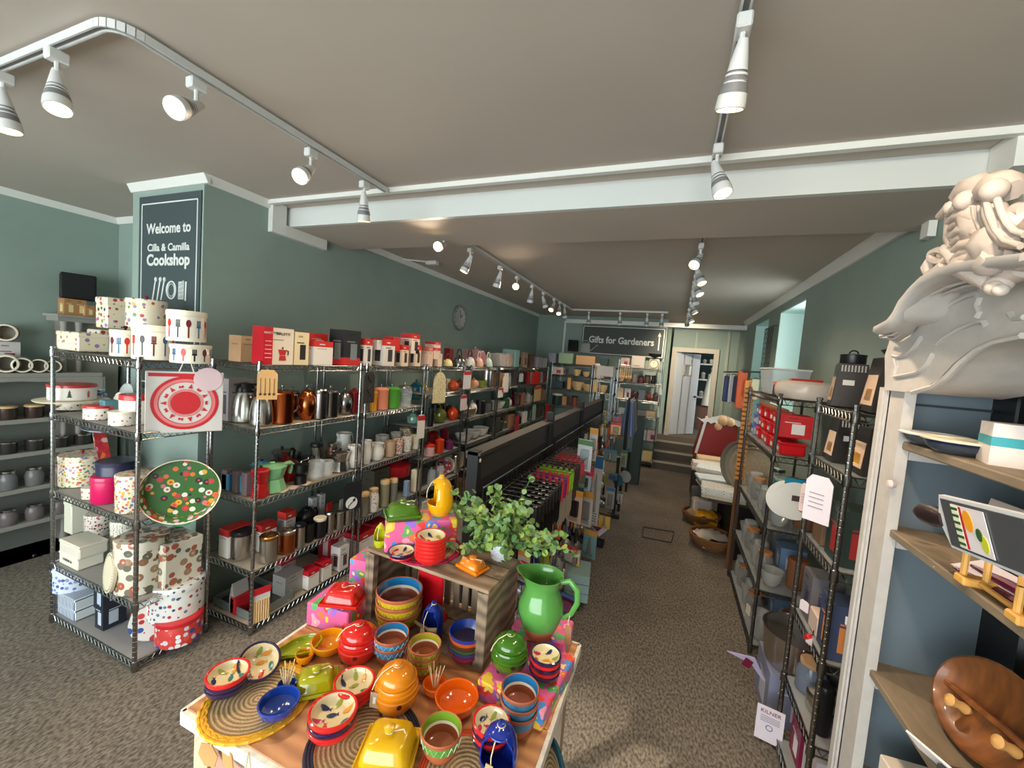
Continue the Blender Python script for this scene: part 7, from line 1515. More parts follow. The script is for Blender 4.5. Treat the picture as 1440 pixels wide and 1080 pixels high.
# larger packs and cards sticking out into the aisle
def gcard(px, py, w_, h_, col, label, X=-.48, rz=-.25, ty=0.0, deco=None, cat='gadget pack', name='hanging_pack'):
    p = hx(px, py, 'x', X); W2, H2 = msz(p, w_), msz(p, h_); o = root(name, tuple(p)); o.rotation_euler = (0, ty, rz); tag(o, label, cat)
    G().box(0, 0, -H2/2, W2, .006, H2, c=.001).build('pack_card', mat(col, .4), o)
    if deco: G().box(W2*.05, -.012, -H2*.3, W2*.55, .02, H2*.5, c=.006).build('pack_contents', mat(deco, .3), o)
    hc_ = [(190, 50, 60), (60, 110, 160), (40, 44, 48), (210, 150, 60), (90, 130, 90)][int(px*7+py) % 5]
    G().box(0, 0, H2*.32, W2*1.01, .0075, H2*.17).build('header_band', mat(hc_, .4), o); g = G()
    for k_ in range(4): g.box(-W2*.05, -.0036, H2*(-.44+k_*.035), W2*.7, .0012, H2*.012)
    g.build('printed_line', mat((90, 86, 86), .5), o)
    if not deco: G().tube([(0, -.008, -H2*.3), (0, -.008, H2*.25)], [W2*.16, W2*.07], 8).build('pack_contents', mat((150, 146, 140), .25, .6), o)
    G().tube([(0, 0, H2*.47), (-.03, .01, H2*.52)], .002, 4).build('hook', CHROME, o); return o
gcard(808, 712, 22, 46, (196, 168, 150), 'pale kraft pack with black gadget, middle of the gondola', deco=(40, 36, 36))
gcard(824, 715, 20, 50, (180, 176, 170), 'clear pack of steel measuring cups on the gondola', deco=(120, 116, 112))
gcard(838, 733, 36, 22, (214, 196, 210), 'white and pink gadget card jutting into the aisle', ty=.7, deco=(120, 40, 60))
gcard(829, 765, 20, 40, (120, 160, 168), 'pale blue card hanging low on the gondola', deco=None)
gcard(841, 775, 12, 40, (150, 120, 90), 'clear tube of amber beads hanging low on gondola', deco=(190, 160, 120))
gcard(838, 690, 14, 100, (200, 196, 196), 'long white clip strip of cards on the gondola end', X=-.50)
gcard(824, 663, 22, 20, (190, 40, 60), 'red topped round gadget pack on the gondola', deco=(180, 60, 70))
gcard(822, 676, 20, 26, (160, 176, 190), 'pack with pale blue label above the steel cups', deco=(60, 64, 64))
gcard(812, 695, 18, 34, (60, 70, 90), 'dark blue blister pack on the gondola', deco=(40, 40, 60))
gcard(822, 640, 22, 44, (200, 206, 210), 'white and blue blister pack high on the gondola', deco=(150, 170, 180))
gcard(834, 625, 12, 46, (196, 196, 192), 'tall clear gadget pack beside aprons', deco=(150, 150, 150))
gcard(736, 796, 20, 44, (196, 190, 180), 'white ruler card with red toothed header behind the plant', deco=(150, 20, 30), X=-.52)
gcard(752, 790, 10, 40, (30, 40, 120), 'royal blue handled tool pack behind the jug', X=-.52)
gcard(766, 790, 12, 50, (160, 176, 20), 'lime green gadget pack behind the jug', X=-.5)
gcard(784, 745, 10, 26, (230, 90, 30), 'orange handled tool pack in the gondola middle', X=-.52)
gcard(798, 850, 22, 30, (90, 30, 50), 'plum coloured pack at the gondola foot', deco=(120, 60, 90), X=-.48)
gcard(800, 780, 24, 26, (120, 110, 104), 'steel sieve pack on the lower gondola', deco=(150, 146, 140))
gcard(770, 765, 16, 30, (196, 170, 140), 'kraft card under the lime packs', X=-.52)
# pale blue boxes on the base
for i, (z, h_) in enumerate(((.06, .06), (.121, .06), (.182, .06))):
    tag(G().box(0, 0, 0, .16, .22, h_-.003, c=.002).build('flat_box', mat((140, 168, 166), .5), None, (-.47, 2.72, z), .15), 'pale blue flat box at the gondola foot, %s of three' % ('bottom', 'middle', 'top')[i], 'box', 'pale blue boxes')
put('carton', '', 'carton', (-.50, 2.74, .243), .06, .10, 0, None, 'small printed box with yellow base standing on the blue boxes', c=(200, 180, 170), pic=(120, 60, 80), bandlo=(210, 190, 60), d=.04)
# aprons and towels at the far end of the gondola
cols = [((110, 130, 170), 'dusty blue'), ((206, 210, 216), 'white'), ((56, 60, 90), 'navy'), ((170, 190, 200), 'pale blue'), ((90, 110, 150), 'slate blue'), ((200, 200, 190), 'cream'), ((40, 60, 90), 'dark blue'), ((140, 50, 50), 'red')]
for i, (c_, nm) in enumerate(cols):
    yy = 4.75+i*.09; o = root('hanging_apron', (-.42, yy, .98)); tag(o, '%s cloth apron hanging at the gondola far end' % nm, 'apron', 'aprons hanging at the gondola end')
    g = G(); n = 14
    for s_ in (0, 1):
        pass
    vs = []; 
    for j in range(8):
        for k in range(n): t_ = k/(n-1)*2-1; vs.append((t_*(.035+.006*j), .012*math.sin(k*1.7)*(.3+j*.12), .26-j*.055))
    fs = [(j*n+k, j*n+k+1, (j+1)*n+k+1, (j+1)*n+k) for j in range(7) for k in range(n-1)]; g.add(vs, fs); g.add([(x, y_+.006, z_) for x, y_, z_ in vs], [f[::-1] for f in fs]); g.build('apron_cloth', bands(c_, tuple(min(255, int(x*.7+60)) for x in c_), 20, 0, .9) if i % 2 else mat(c_, .9), o)
    G().tube([(0, 0, .255), (0, .002, .29), (-.03, .002, .29)], .002, 4).build('apron_loop', TWINE, o)
tag(G().box(-.42, 5.05, 1.27, .02, .8, .02).box(-.42, 4.66, 0, .03, .03, 1.27).box(-.42, 5.45, 0, .03, .03, 1.27).build('apron_rail', BK), 'black rail stand carrying the blue aprons', 'rail')
# black foot stand with silicone mats
p = hx(862, 728, 'z', 0); o = root('tool_stand', (p.x, p.y, 0)); tag(o, 'slim black post stand with flat foot at the gondola end', 'stand'); G().box(0, 0, 0, .13, .05, .04, c=.005).build('stand_foot', BK, o); G().box(-.0, 0, .04, .03, .03, .62).build('stand_post', BK, o)
for (px, py, r_, c_, lb) in ((869, 675, 8, (60, 110, 130), 'teal round silicone lid hanging in the aisle'), (880, 670, 8, (170, 170, 168), 'grey translucent round lid hanging beside the teal one')):
    p = hx(px, py, 'y', 4.5); tag(G().lathe([(.0001, 0), (msz(p, r_), 0), (msz(p, r_)*1.05, .01), (.0001, .012)], 24, 0, Rx(PI/2)).build('silicone_disc', mat(c_, .4), None, tuple(p), -.4), lb, 'lid')
for i, (px, py, w_, h_, c_, lb) in enumerate(((858, 640, 18, 16, (90, 110, 104), 'dark green box in the hanging cloth display'), (866, 603, 14, 16, (214, 180, 140), 'cream and peach cloth bundle on the cloth display'), (883, 622, 12, 26, (90, 120, 130), 'slate blue cloth draped at the aisle side'), (877, 645, 9, 24, (150, 160, 130), 'pale green glove card hanging by the aisle'), (868, 590, 12, 8, (170, 40, 50), 'small red and gold pouch behind the cloths'), (862, 670, 12, 10, (60, 90, 130), 'blue and white packet above the stand foot'), (872, 700, 6, 18, (190, 186, 190), 'white glove packet hanging low'), (858, 700, 12, 30, (150, 146, 140), 'grey mesh pack hanging low near the stand'), (850, 732, 16, 22, (200, 160, 70), 'clear and yellow bead pack by the stand'))):
    gcard(px, py, w_, h_, c_, lb, X=-.40, rz=-.1, deco=tuple(int(x*.8) for x in c_) if i % 2 else None)
put('block', '', 'cloth display', (-.42, 5.95, 0), .25, .95, label='dark cloth covered plinth behind the aprons', c=(50, 64, 62), d=.25)

# =============================== RIGHT RACK A (beyond) ===============================
RX = .60
o = root('domed_cake_carrier', (.74, 2.88, 1.532)); tag(o, 'large frosted round cake carrier with red clip on the right rack', 'cake carrier')
G().lathe([(.0001, 0), (.135, 0), (.15, .02), (.155, .06), (.145, .09), (.12, .105), (.0001, .108)], 34, close=False).build('carrier_body', mat((206, 190, 176), .25), o); G().box(0, 0, .105, .16, .05, .014, c=.004).build('carrier_handle', mat((200, 50, 44), .3), o)
o = root('clear_food_box', (.74, 3.42, 1.532)); tag(o, 'tall clear plastic food box with lid on the right rack', 'food box'); G().add([(-.10, -.14, 0), (.10, -.14, 0), (.10, .14, 0), (-.10, .14, 0), (-.12, -.17, .17), (.12, -.17, .17), (.12, .17, .17), (-.12, .17, .17)], [(3, 2, 1, 0), (0, 1, 5, 4), (1, 2, 6, 5), (2, 3, 7, 6), (3, 0, 4, 7)]).build('box_body', mat((206, 214, 216), .15, alpha=.5), o); G().box(0, 0, .17, .25, .35, .012, c=.003).build('box_lid', mat((200, 200, 196), .3), o)
put('carton', '', 'carton', (.66, 3.08, 1.532), .07, .09, 0, None, 'small red and dark carton before the clear food box', c=(60, 36, 40), band=(220, 110, 60), d=.1)
REDP = mat((200, 26, 32), .25)
RTB = [('red plastic food box', REDP), ('blue clipped clear food box', mat((170, 184, 214), .2, alpha=.7)), ('small red tub', REDP)]
for ci, yy in enumerate((3.58, 3.42, 3.26, 3.11, 2.96, 2.82)):
    for li in range(3 if ci != 5 else 1):
        nm, m_ = RTB[1] if ci == 0 else RTB[0]
        o = root('food_box', (RX+.075+.006*((ci+li) % 3), yy, 1.204+li*.078)); w2 = .125-.008*li; tag(o, '%s, %s of %s stack from far end, right rack' % (nm, ('bottom', 'middle', 'top')[li], ords[ci]), 'food box', 'plastic food boxes on the right rack')
        part('box_body', (nm, li), lambda g: g.box(0, 0, 0, w2, w2, .060, c=.008), m_, o); part('box_lid', (nm, li, 1), lambda g: g.box(0, 0, .060, w2+.008, w2+.008, .014, c=.004).box(-w2/2-.002, 0, .045, .006, .04, .022), REDP if ci else mat((70, 100, 190), .3), o); part('paper_label', li, lambda g: g.box(-w2/2-.0012, 0, .018, .001, .05, .024), WHITE, o)
put('carton', '', 'packet', (.69, 2.83, 1.307), .16, .13, 0, None, 'red and white printed food packet near end of right rack', c=(200, 30, 36), pic=(226, 220, 214), d=.12)
put('tin', '', 'tub', (.66, 2.71, .98), .11, .10, 0, None, 'teal round tub hanging at the right rack end', c=mat((10, 140, 128), .3), lid=mat((150, 170, 160), .3)); put('block', '', 'tub', (.80, 2.70, .98), .13, .10, 0, None, 'purple square tub beside the teal tub', c=(70, 40, 96), d=.12)
for nm in ('wire_basket',):
    o = root('end_shelf', (.76, 2.64, .975)); tag(o, 'small chrome wire end shelf holding teal and purple tubs', 'wire shelf'); G().tube([(-.17, .06, 0), (-.17, -.06, 0), (.17, -.06, 0), (.17, .06, 0)], .004, 6).tube([(-.17, .0, -.0), (.17, 0, 0)], .003, 5).box(0, 0, -.004, .33, .12, .003).build('shelf_wire', CHROME, o)
for z, nm in ((.773, 'third'), (.403, 'fourth'), (.063, 'bottom')):
    its = []
    for k in range(7): its.append((('jar', 'clear glass jar', 'jar', .10, .16, dict(c=mat((170, 170, 166), .08, alpha=.5), lid=GLASS)), ('bowl', 'clear glass bowl', 'bowl', .13, .09, dict(c=mat((180, 180, 176), .08, alpha=.5))), ('jar', 'jar with wooden lid', 'jar', .10, .15, dict(c=mat((150, 150, 146), .08, alpha=.5), lid=mat((190, 130, 80), .5))))[(k+int(z*10)) % 3])
    fill('%s shelf, right rack' % nm, z, RX, 2.74, 3.66, its, front=1)
    fill('%s shelf, right rack, back row' % nm, z, RX+.15, 2.74, 3.66, [('canister', 'amber glass canister', 'jar', .11, .17, dict(c=mat((150, 100, 70), .1, alpha=.8), lid=mat((150, 90, 60), .5))), ('carton', 'blue and white carton', 'carton', .14, .16, dict(c=(110, 140, 180), pic=(214, 214, 214))), ('carton', 'grey carton', 'carton', .14, .18, dict(c=(110, 110, 112))), ('jar', 'tall glass jar', 'jar', .11, .2, dict(c=GLASS))], front=1)
# white plates packet hanging on the end of rack A
p = hx(1118, 705, 'y', 2.55); o = root('plate_set_pack', (p.x, 2.56, p.z)); tag(o, 'white round plate set in blue header pack, right rack end', 'plate pack'); r_ = msz(p, 26)
G().lathe([(.0001, 0), (r_, 0), (r_*1.03, .01), (.0001, .012)], 34, 0, Rx(PI/2)).build('plate', WHITE, o); G().lathe([(.0001, 0), (r_, 0), (r_*1.03, .01), (.0001, .012)], 34, 0, Tr(-.03, .02, 0) @ Rx(PI/2)).build('plate', WHITE, o)
G().box(.02, -.004, r_*.85, r_*1.5, .012, r_*.35, c=.002).build('header_card', mat((20, 130, 160), .4), o); G().box(0, -.016, r_*.02, .035, .002, .03).build('picture_label', mat((80, 60, 60), .4), o); G().lathe([(.0001, 0), (.02, 0)], 14, 0, Tr(.045, -.0135, -.035) @ Rx(PI/2), sx=1.5, close=False).build('printed_croissant', mat((180, 120, 60), .4), o)
fill('far side of right rack gap', 0, .7, 2.3, 2.55, [('carton', 'grey upright box on the floor', 'box', .2, .5, dict(c=(120, 120, 124), d=.2))], front=1)

# =============================== RIGHT RACK B (near, dark) ===============================
GB = (38, 34, 34)
def grater_box(x, y, z, w_, d_, h_, label, rz=0):
    o = root('grater_carton', (x, y, z), rz); tag(o, label, 'carton', 'black grater cartons')
    t_ = .74
    def f(g): g.add([(-w_/2, -d_/2, 0), (w_/2, -d_/2, 0), (w_/2, d_/2, 0), (-w_/2, d_/2, 0), (-w_/2*t_, -d_/2*t_, h_), (w_/2*t_, -d_/2*t_, h_), (w_/2*t_, d_/2*t_, h_), (-w_/2*t_, d_/2*t_, h_)], [(3, 2, 1, 0), (4, 5, 6, 7), (0, 1, 5, 4), (1, 2, 6, 5), (2, 3, 7, 6), (3, 0, 4, 7)])
    part('carton_body', (q3(w_), q3(d_), q3(h_)), f, mat(GB, .35), o)
    def pan(fx, z0, z1, m_, nm):     # panel on the -x face
        def q(g):
            a = w_/2; 
            def X_(z_): return -(a*(1-(1-t_)*z_/h_))-.0012
            hw = d_/2*fx
            g.add([(X_(z0), hw, z0), (X_(z0), -hw, z0), (X_(z1), -hw*.85, z1), (X_(z1), hw*.85, z1)], [(0, 1, 2, 3)])
        part(nm, (q3(w_), q3(d_), q3(h_), fx, z0), q, m_, o)
    pan(.8, h_*.12, h_*.68, mat((226, 190, 160), .4), 'food_picture'); pan(.45, h_*.2, h_*.42, mat((206, 150, 50), .4), 'pasta_picture')
    g = G()
    for k in range(5):
        for j in range(8): g.box(-w_*.3+j*w_*.085, -d_/2*(1-(1-t_)*(.84+k*.025))-.001, h_*(.82+k*.03), w_*.04, .001, h_*.018)
    g.box(-w_*.1, -d_/2*(1-(1-t_)*.55)-.002, h_*.5, w_*.3, .001, h_*.12); g.build('printed_dots', mat((190, 186, 180), .4), o)
    return o
z = RLB[5]+.003
grater_box(.66, 2.00, z, .12, .10, .17, 'black grater carton at the far end of near right rack top', -.15)
grater_box(.72, 1.78, z, .16, .16, .19, 'large black grater carton nearest on top of right rack', -.1)
o = put('clip', '', 'pot', (.66, 2.00, z+.172), .085, .045, 0, None, 'glossy black domed lid standing on the grater carton', c=BLACKP, lid=BLACKP)
o = root('frying_pan', (.78, 1.80, z+.192)); tag(o, 'black frying pan resting on the nearest grater carton', 'frying pan'); G().lathe([(.0001, 0), (.085, 0), (.105, .028), (.102, .030), (.082, .006), (.0001, .004)], 28).build('pan_body', BLACKP, o); G().tube([(.1, 0, .025), (.2, .0, .04)], .011, 8).build('pan_handle', BLACKP, o)
z = RLB[4]+.003
grater_box(.67, 1.98, z, .12, .11, .17, 'black grater carton on second shelf, far side'); grater_box(.70, 1.78, z, .14, .13, .16, 'black grater carton on second shelf, near side')
o = put('pan', '', 'pan', (.83, 1.88, z), .16, .15, 0, None, 'dark lidded pan behind the grater cartons', c=BLACKP)
WL_ = [('carton', 'dark green carton with red lettering', 'carton', .13, .2, dict(c=(40, 56, 50), pic=(150, 40, 40))), ('carton', 'tall brown carton', 'carton', .1, .16, dict(c=(110, 84, 60)))]
fill('third shelf, near right rack', RLB[3], RX, 1.72, 2.05, WL_, front=1); fill('third shelf, near right rack, back', RLB[3], RX+.16, 1.72, 2.05, [('canister', 'blue grey canister', 'canister', .12, .18, dict(c=mat((70, 80, 100), .3))), ('pan', 'steel pan', 'pan', .16, .14, {})], front=1)
fill('fourth shelf, near right rack', RLB[2], RX, 1.72, 2.05, [('carton', 'blue patterned carton', 'carton', .11, .2, dict(c=(60, 70, 100), pic=(206, 130, 70))), ('block', 'white and pink packet', 'packet', .1, .08, dict(c=(214, 190, 176), d=.1)), ('carton', 'grey glass picture carton', 'carton', .11, .19, dict(c=(96, 94, 98), pic=(60, 56, 90)))], front=1)
fill('fourth shelf, near right rack, back', RLB[2], RX+.16, 1.72, 2.05, [('block', 'pale blue tub', 'tub', .14, .12, dict(c=(110, 150, 190), d=.14)), ('clip', 'orange pot', 'pot', .13, .12, dict(c=mat((206, 110, 40), .4), lid=mat((60, 50, 40), .4)))], front=1)
fill('fifth shelf, near right rack', RLB[1], RX, 1.72, 2.05, [('canister', 'black pepper grinder', 'mill', .06, .18, dict(c=BLACKP)), ('pan', 'small steel pan', 'pan', .14, .1, {}), ('jar', 'clear jar with wooden disc lid', 'jar', .11, .13, dict(c=mat((120, 130, 150), .1, alpha=.7), lid=mat((190, 150, 110), .5)))], front=1)
fill('fifth shelf, near right rack, back', RLB[1], RX+.16, 1.72, 2.05, [('carton', 'dark carton', 'carton', .14, .2, dict(c=(50, 46, 46))), ('clip', 'blue glass jar', 'jar', .12, .14, dict(c=mat((110, 130, 160), .1, alpha=.7)))], front=1)
fill('bottom shelf, near right rack', RLB[0], RX+.02, 1.72, 2.05, [('carton', 'white and purple carton', 'carton', .13, .2, dict(c=(206, 200, 204), pic=(110, 30, 70))), ('carton', 'maroon edged carton', 'carton', .12, .16, dict(c=(130, 30, 60), pic=(220, 214, 220)))], front=1)
# big steel preserving pan with leaflets in front of the gap
p = hx(1092, 930, 'x', .66); o = root('preserving_pan', (.70, 2.33, .24)); tag(o, 'wide open steel preserving pan on a box between right racks', 'pan')
G().lathe([(.0001, 0), (.125, 0), (.135, .02), (.15, .17), (.156, .175), (.148, .172), (.13, .03), (.0001, .012)], 36, close=False).build('pan_body', STEEL, o); G().tube([(-.02, -.155, .15), (0, -.19, .16), (.02, -.155, .15)], .006, 6).build('pan_handle', STEEL, o)
put('carton', '', 'carton', (.70, 2.33, .0), .26, .238, 0, None, 'grey blue carton under the steel preserving pan', c=(130, 134, 160), pic=(200, 196, 210), d=.26)
o = root('kilner_leaflet', (.50, 2.02, .23)); o.name = 'instruction_card'; tag(o, 'white lettered card with round blue seal standing by steel pan', 'card'); o.rotation_euler = (0, 0, -.2)
p = hx(1082, 1020, 'y', 2.05); o.location = (p.x, 2.05, p.z); cw, ch = msz(p, 33), msz(p, 50); G().box(0, 0, -ch/2, cw, .004, ch).build('card', mat((222, 212, 222), .5), o); lettering('KILNER', ch*.15, mat((110, 40, 60), .5), o, (0, -.003, ch*.36)); g = G()
for k in range(4): g.box(0, -.0028, ch*(.22-k*.05), cw*.7, .001, ch*.015)
g.build('printed_line', mat((140, 130, 150), .5), o); G().lathe([(cw*.10, 0), (cw*.13, 0)], 18, 0, Tr(0, -.0032, -ch*.08) @ Rx(PI/2), close=False).build('round_seal', mat((60, 80, 140), .5), o)
p = hx(1048, 930, 'y', 2.25); o = root('folded_leaflet', tuple(p)); tag(o, 'folded lilac and maroon leaflet sticking out into the aisle', 'leaflet'); o.rotation_euler = (0, -.5, .2); G().add([(-.06, 0, .07), (.05, 0, -.0), (.05, 0, -.16), (.02, 0, -.02), (-.06, .004, .074), (.05, .004, .004), (.05, .004, -.156), (.02, .004, -.016)], [(0, 1, 2, 3), (7, 6, 5, 4), (0, 4, 5, 1), (1, 5, 6, 2), (2, 6, 7, 3), (3, 7, 4, 0)]).build('leaflet_fold', mat((170, 160, 190), .5), o); G().box(.0, -.004, -.03, .04, .003, .04, 0, Ry(-.6)).build('maroon_print', mat((110, 20, 50), .5), o)
# cards hanging on rack B
for (px, py, w_, h_, c_, lb, rz) in ((1150, 702, 34, 66, (216, 206, 214), 'white instruction card hanging on the near right rack', -.75), (1132, 700, 14, 40, (214, 190, 186), 'pale pink card just behind the white one', -.9), (1138, 900, 9, 12, (206, 190, 190), 'small white price tag on the near right rack post', -1.0), (1131, 852, 13, 15, (220, 206, 210), 'square white tag hanging lower on that rack', -1.0), (1052, 857, 10, 14, (206, 190, 170), 'beige tag hanging on the glassware rack', -1.2)):
    hang(px, py, w_, h_, .56, c_, lb, rz=rz, deco=(lambda o_, a_, b_: [G().box(-a_*.05, -.0025, b_*(.1-k*.1), a_*.55, .001, b_*.02).build('printed_line', mat((150, 140, 150), .5), o_) for k in range(4)]) if h_ > 30 else None)
p = hx(1137, 895, 'x', .54); o = root('peeler', tuple(p)); tag(o, 'red handled peeler hanging from the near right rack', 'peeler'); o.rotation_euler = (.9, 0, 0); G().tube([(0, 0, -.04), (0, 0, .01)], [.007, .009], 8).build('peeler_handle', mat((206, 40, 34), .3), o); G().tube([(0, 0, .01), (0, 0, .05), (0, .012, .06)], .002, 5).build('peeler_blade', CHROME, o)
for (px, py, w_, h_, c_, lb) in ((1224, 705, 7, 18, (206, 30, 30), 'red clip peeking out beside the dresser edge'), (1222, 730, 5, 14, (214, 206, 170), 'cream clip below the red one by the dresser'), (1205, 858, 10, 12, (206, 36, 36), 'red and navy clip on the rack beside dresser'), (1196, 874, 9, 10, (230, 226, 226), 'white clip hanging beside the dresser foot')):
    p = hx(px, py, 'y', 1.60); tag(G().tube([(-.01, 0, -msz(p, h_)/2), (-.012, 0, msz(p, h_)/2), (.012, 0, msz(p, h_)/2), (.010, 0, -msz(p, h_)/2)], .005, 6).build('kitchen_clip', mat(c_, .3), None, tuple(p), .3), lb, 'clip')

# =============================== LINEN TABLE, TRAYS AND BASKETS ===============================
LX = .60
o = root('linen_table', (.62, 4.65, 0)); tag(o, 'dark low table piled with linens beyond the right rack', 'table'); G().box(0, 0, .50, .42, 1.35, .04).build('tabletop', mat((70, 56, 48), .6), o); G().box(.12, 0, 0, .20, 1.25, .5).build('table_base', mat((30, 26, 24), .7), o)
def folded(x, y, z, w_, d_, n, cols_, label, rz=0, th=.022):
    for k in range(n):
        c_ = cols_[k % len(cols_)]; mt_ = c_ if not isinstance(c_, tuple) else mat(c_, .9, noise=.06, nscale=30)
        o = root('folded_linen', (x+R4.uniform(-.01, .01), y+R4.uniform(-.01, .01), z+k*th), rz+R4.uniform(-.05, .05)); tag(o, '%s, %s' % (label, 'top' if k == n-1 else 'bottom' if k == 0 else ords[n-1-k]+' from top'), 'linen', label)
        g = G(); g.prism([(-w_/2, 0), (w_/2, 0), (w_/2+.004, th*.4), (w_/2, th*.95), (-w_/2, th*.95), (-w_/2-.006, th*.45)], -d_/2, d_/2); g.build('cloth_fold', mt_, o); G().box(0, 0, th*.42, w_+.011, d_*.98, .002).build('fold_line', mat((130, 120, 110), .9), o)
PRNT = blobs((222, 224, 220), ((120, 150, 170), (150, 160, 140), (190, 150, 130)), 40, .2, .9, 0)
folded(.52, 4.05, .541, .34, .26, 4, [(206, 196, 170), (222, 214, 200), PRNT, PRNT], 'pale printed linen stack at the near end of linen table', -.1)
folded(.48, 4.38, .541, .30, .22, 4, [(200, 204, 200), (150, 140, 130), (196, 206, 206), (206, 214, 214)], 'blue grey linen stack, second from near end', .1)
folded(.50, 4.72, .541, .30, .24, 5, [(196, 166, 140), (176, 120, 96), (214, 190, 160), (222, 214, 206), PRNT], 'cream and rust linen stack, middle of linen table', -.2)
folded(.46, 5.03, .541, .30, .2, 4, [(200, 170, 160), (220, 206, 196), (214, 180, 170), (226, 216, 206)], 'pinkish linen stack, fourth from near end', 0)
folded(.50, 5.28, .541, .26, .2, 5, [(110, 116, 120), (170, 176, 160), (196, 196, 120), (222, 206, 170), (226, 196, 160)], 'linen stack with yellow band at the far end', 0)
for i, (r_, dx, c_) in enumerate(((.25, 0, (140, 132, 118)), (.24, .0, (166, 154, 134)), (.22, .0, (196, 176, 146)))):
    o = root('woven_tray', (.70+i*.025, 4.10-i*.06, .82)); tag(o, '%s round woven tray leaning above the linens' % ('large grey', 'middle taupe', 'smaller tan')[i], 'tray'); o.rotation_euler = (PI/2+.1, 0, -.75)
    G().lathe([(.0001, 0), (r_*.9, 0), (r_*.9, .008), (.0001, .008)], 36).build('tray_base', mat(c_, .8, noise=.15, nscale=60), o); G().lathe([(r_*.88, 0), (r_, .004), (r_*1.01, .03), (r_*.97, .03), (r_*.88, .01)], 36, close=False).build('tray_rim', mat(tuple(int(x*.85) for x in c_), .8, bump=.5, nscale=200), o)
# slatted bamboo panel
p0 = hx(1046, 545, 'y', 3.80); p1 = hx(1034, 668, 'y', 3.80); o = root('bamboo_panel', (p1.x+.03, 3.80, 0)); tag(o, 'tall golden slatted bamboo panel at the rack far end', 'panel'); zt = p0.z; g = G()
for k in range(20): z_ = .78+k*(zt-.78)/20; g.box(0, 0, z_, .07, .02, (zt-.78)/20-.012, c=.002)
g.build('bamboo_slats', mat((206, 140, 70), .5), o); G().box(0, .012, .0, .05, .01, zt).build('panel_back', mat((110, 70, 36), .6), o)
# wooden boards stacked on rack A top shelf underside
fill('under the food box, right rack', 1.40, RX+.04, 2.98, 3.64, [('block', 'long wooden board', 'board', .06, .05, dict(c=(150, 96, 54), d=.6, rz=0))], front=1)
# red chest with scalloped white trim
p = hx(1010, 590, 'y', 5.9); o = root('peg_doll_house', (.62, 5.9, .55)); tag(o, 'red panelled display box with scalloped white trim behind the linens', 'display box')
RDM = mat((140, 26, 22), .5); G().add([(-.27, -.16, 0), (.22, -.16, 0), (.22, .16, 0), (-.27, .16, 0), (-.18, -.14, .50), (.20, -.14, .50), (.20, .14, .50), (-.18, .14, .50)], [(3, 2, 1, 0), (4, 5, 6, 7), (0, 1, 5, 4), (1, 2, 6, 5), (2, 3, 7, 6), (3, 0, 4, 7)]).build('box_panel', RDM, o)
g = G(); g.prism([(-.22, .49), (-.27, .51)]+[(-.22+.46*i/12, .47-(.022 if i % 2 else 0)) for i in range(13)]+[(.26, .50), (.03, .575)], -.20, -.17); g.box(-.245, -.165, 0, .03, .02, .5, 0, Ry(.17)); g.build('scalloped_trim', WHITE, o); o.name = 'trimmed_display_box'
tag(G().box(.62, 5.9, 0, .5, .4, .548).build('display_plinth', mat((60, 46, 38), .6)), 'dark plinth under the red display box', 'plinth')
for (px, py, r_, lb) in ((1017, 592, 7, 'left pale knitted ball on the tray pile'), (1010, 600, 5, 'small pale wooden shape beside the knitted ball'), (1027, 594, 6, 'right pale wooden ball beside the yellow peg')):
    p = hx(px, py, 'y', 4.6); tag(G().sphere((0, 0, 0), msz(p, r_), 12).build('wooden_ball', mat((200, 160, 120), .7), None, (p.x, p.y, p.z)), lb, 'ball')
# coats and bags on the wall rail at the far right
p = hx(1040, 530, 'x', .9)
for i, (px, w_, h_, c_, nm) in enumerate(((1023, 8, 24, (36, 44, 90), 'navy blue'), (1029, 7, 26, (170, 170, 176), 'silver grey'), (1034, 7, 24, (30, 34, 60), 'dark navy'), (1040, 9, 34, (190, 80, 36), 'rust orange'), (1049, 8, 16, (206, 140, 70), 'golden'), (1056, 7, 18, (190, 180, 150), 'cream'))):
    q = hx(px, 545, 'y', 5.6); w2 = msz(q, w_*1.3); h2 = msz(q, h_*1.5); o = root('hanging_bag', (q.x, 5.6-i*.05, q.z)); tag(o, '%s leather bag hanging on the rail by the side windows' % nm, 'bag', 'bags on the rail'); G().box(0, 0, -h2*.55, w2, .03, h2, c=.008).build('bag_body', mat(c_, .5), o); G().tube(arc((0, 0, h2*.42), w2*.3, 0, PI, 6), .005, 5).build('bag_strap', mat((60, 40, 30), .5), o)
q0, q1 = hx(1018, 523, 'y', 5.6), hx(1062, 523, 'y', 5.35); tag(G().tube([tuple(q0), tuple(q1), (1.03, 5.35, q1.z)], .01, 6).build('bag_rail', BK), 'black wall rail that the leather bags hang from', 'rail')
# wire grid panel between the windows
o = root('wire_grid_panel', (.99, 5.50, 1.62)); tag(o, 'dark wire grid panel mounted on the wall between side windows', 'grid panel'); g = G()
for k in range(9): g.tube([(0, -.22+k*.055, 0), (0, -.22+k*.055, .60)], .003, 4); 
for k in range(11): g.tube([(0, -.22, k*.06), (0, .22, k*.06)], .003, 4)
g.build('grid_wire', mat((50, 50, 44), .5), o); G().tube([(0, .22, .6), (.04, .22, .6)], .004, 5).tube([(0, -.22, .6), (.04, -.22, .6)], .004, 5).build('grid_bracket', BK, o)
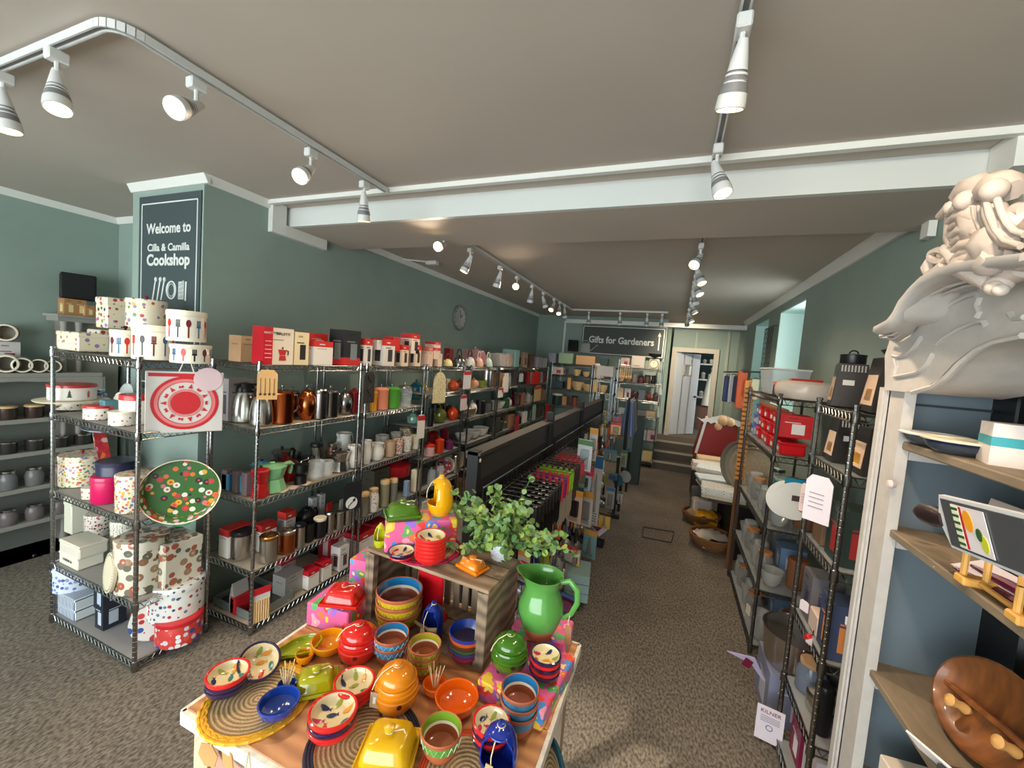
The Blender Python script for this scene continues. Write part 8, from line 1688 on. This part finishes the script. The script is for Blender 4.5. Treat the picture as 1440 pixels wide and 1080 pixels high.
# baskets on the floor
def basket(px, py, rpx, col, label, clothc, cl2=None):
    p = at(px, py, .0); r_ = msz(p, rpx); o = root('round_basket', (p.x, p.y, 0)); tag(o, label, 'basket')
    g = G()
    for k in range(7): rr_ = r_*(.68+.32*math.sin(k/6*PI/2)); g.tube([(rr_*math.cos(2*PI*i/28), rr_*math.sin(2*PI*i/28), .01+k*.017) for i in range(28)], .0105, 5, closed=True)
    g.lathe([(.0001, 0), (r_*.7, 0), (r_*.7, .006), (.0001, .006)], 24); g.build('basket_weave', mat(col, .8, noise=.2, nscale=60), o)
    for j, c_ in enumerate([clothc]+([cl2] if cl2 else [])):
        q = root('folded_cloth', (p.x+(j*.06-.02), p.y+.01-j*.05, .02), .5+j); R5 = random.Random(int(px)+j); vs = []; n = 8
        for a in range(n):
            for b in range(n): u, v = a/(n-1)*2-1, b/(n-1)*2-1; vs.append((u*r_*.7, v*r_*.62, .10+.035*R5.random()-.03*(u*u+v*v)+j*.02))
        g = G(); g.add(vs, [(a*n+b, (a+1)*n+b, (a+1)*n+b+1, a*n+b+1) for a in range(n-1) for b in range(n-1)]); g.add([(x*.9, y_*.9, 0) for x, y_, z_ in (vs[0], vs[n*(n-1)], vs[-1], vs[n-1])]+[vs[0], vs[n*(n-1)], vs[-1], vs[n-1]], [(3, 2, 1, 0), (0, 1, 5, 4), (1, 2, 6, 5), (2, 3, 7, 6), (3, 0, 4, 7)])
        g.build('cloth_bundle', mat(c_, .9), q, ang=80); tag(q, '%s cloth bundle in the %s floor basket' % ({(226, 160, 20): 'bright yellow', (150, 128, 100): 'taupe', (206, 196, 184): 'off white'}.get(c_, 'pale'), 'nearer' if py > 745 else 'farther'), 'cloth')
basket(985, 735, 24, (120, 80, 46), 'farther round wicker basket on the aisle floor', (150, 128, 100), (226, 160, 20))
basket(1000, 768, 29, (130, 88, 50), 'nearer round wicker basket of off white cloths', (206, 196, 184))
for i, (px, py, w_, c_) in enumerate(((981, 708, 20, (190, 180, 172)), (982, 698, 18, (110, 104, 100)))):
    p = at(px, py, .18); tag(G().box(0, 0, 0, .20, .16, .24 if i == 0 else .30, c=.02).build('cloth_parcel', mat(c_, .8, noise=.1, nscale=20), None, (.44, 4.92+i*.24, 0), .1), '%s wrapped parcel under the linen table edge' % ('pale', 'dark grey')[i], 'parcel')
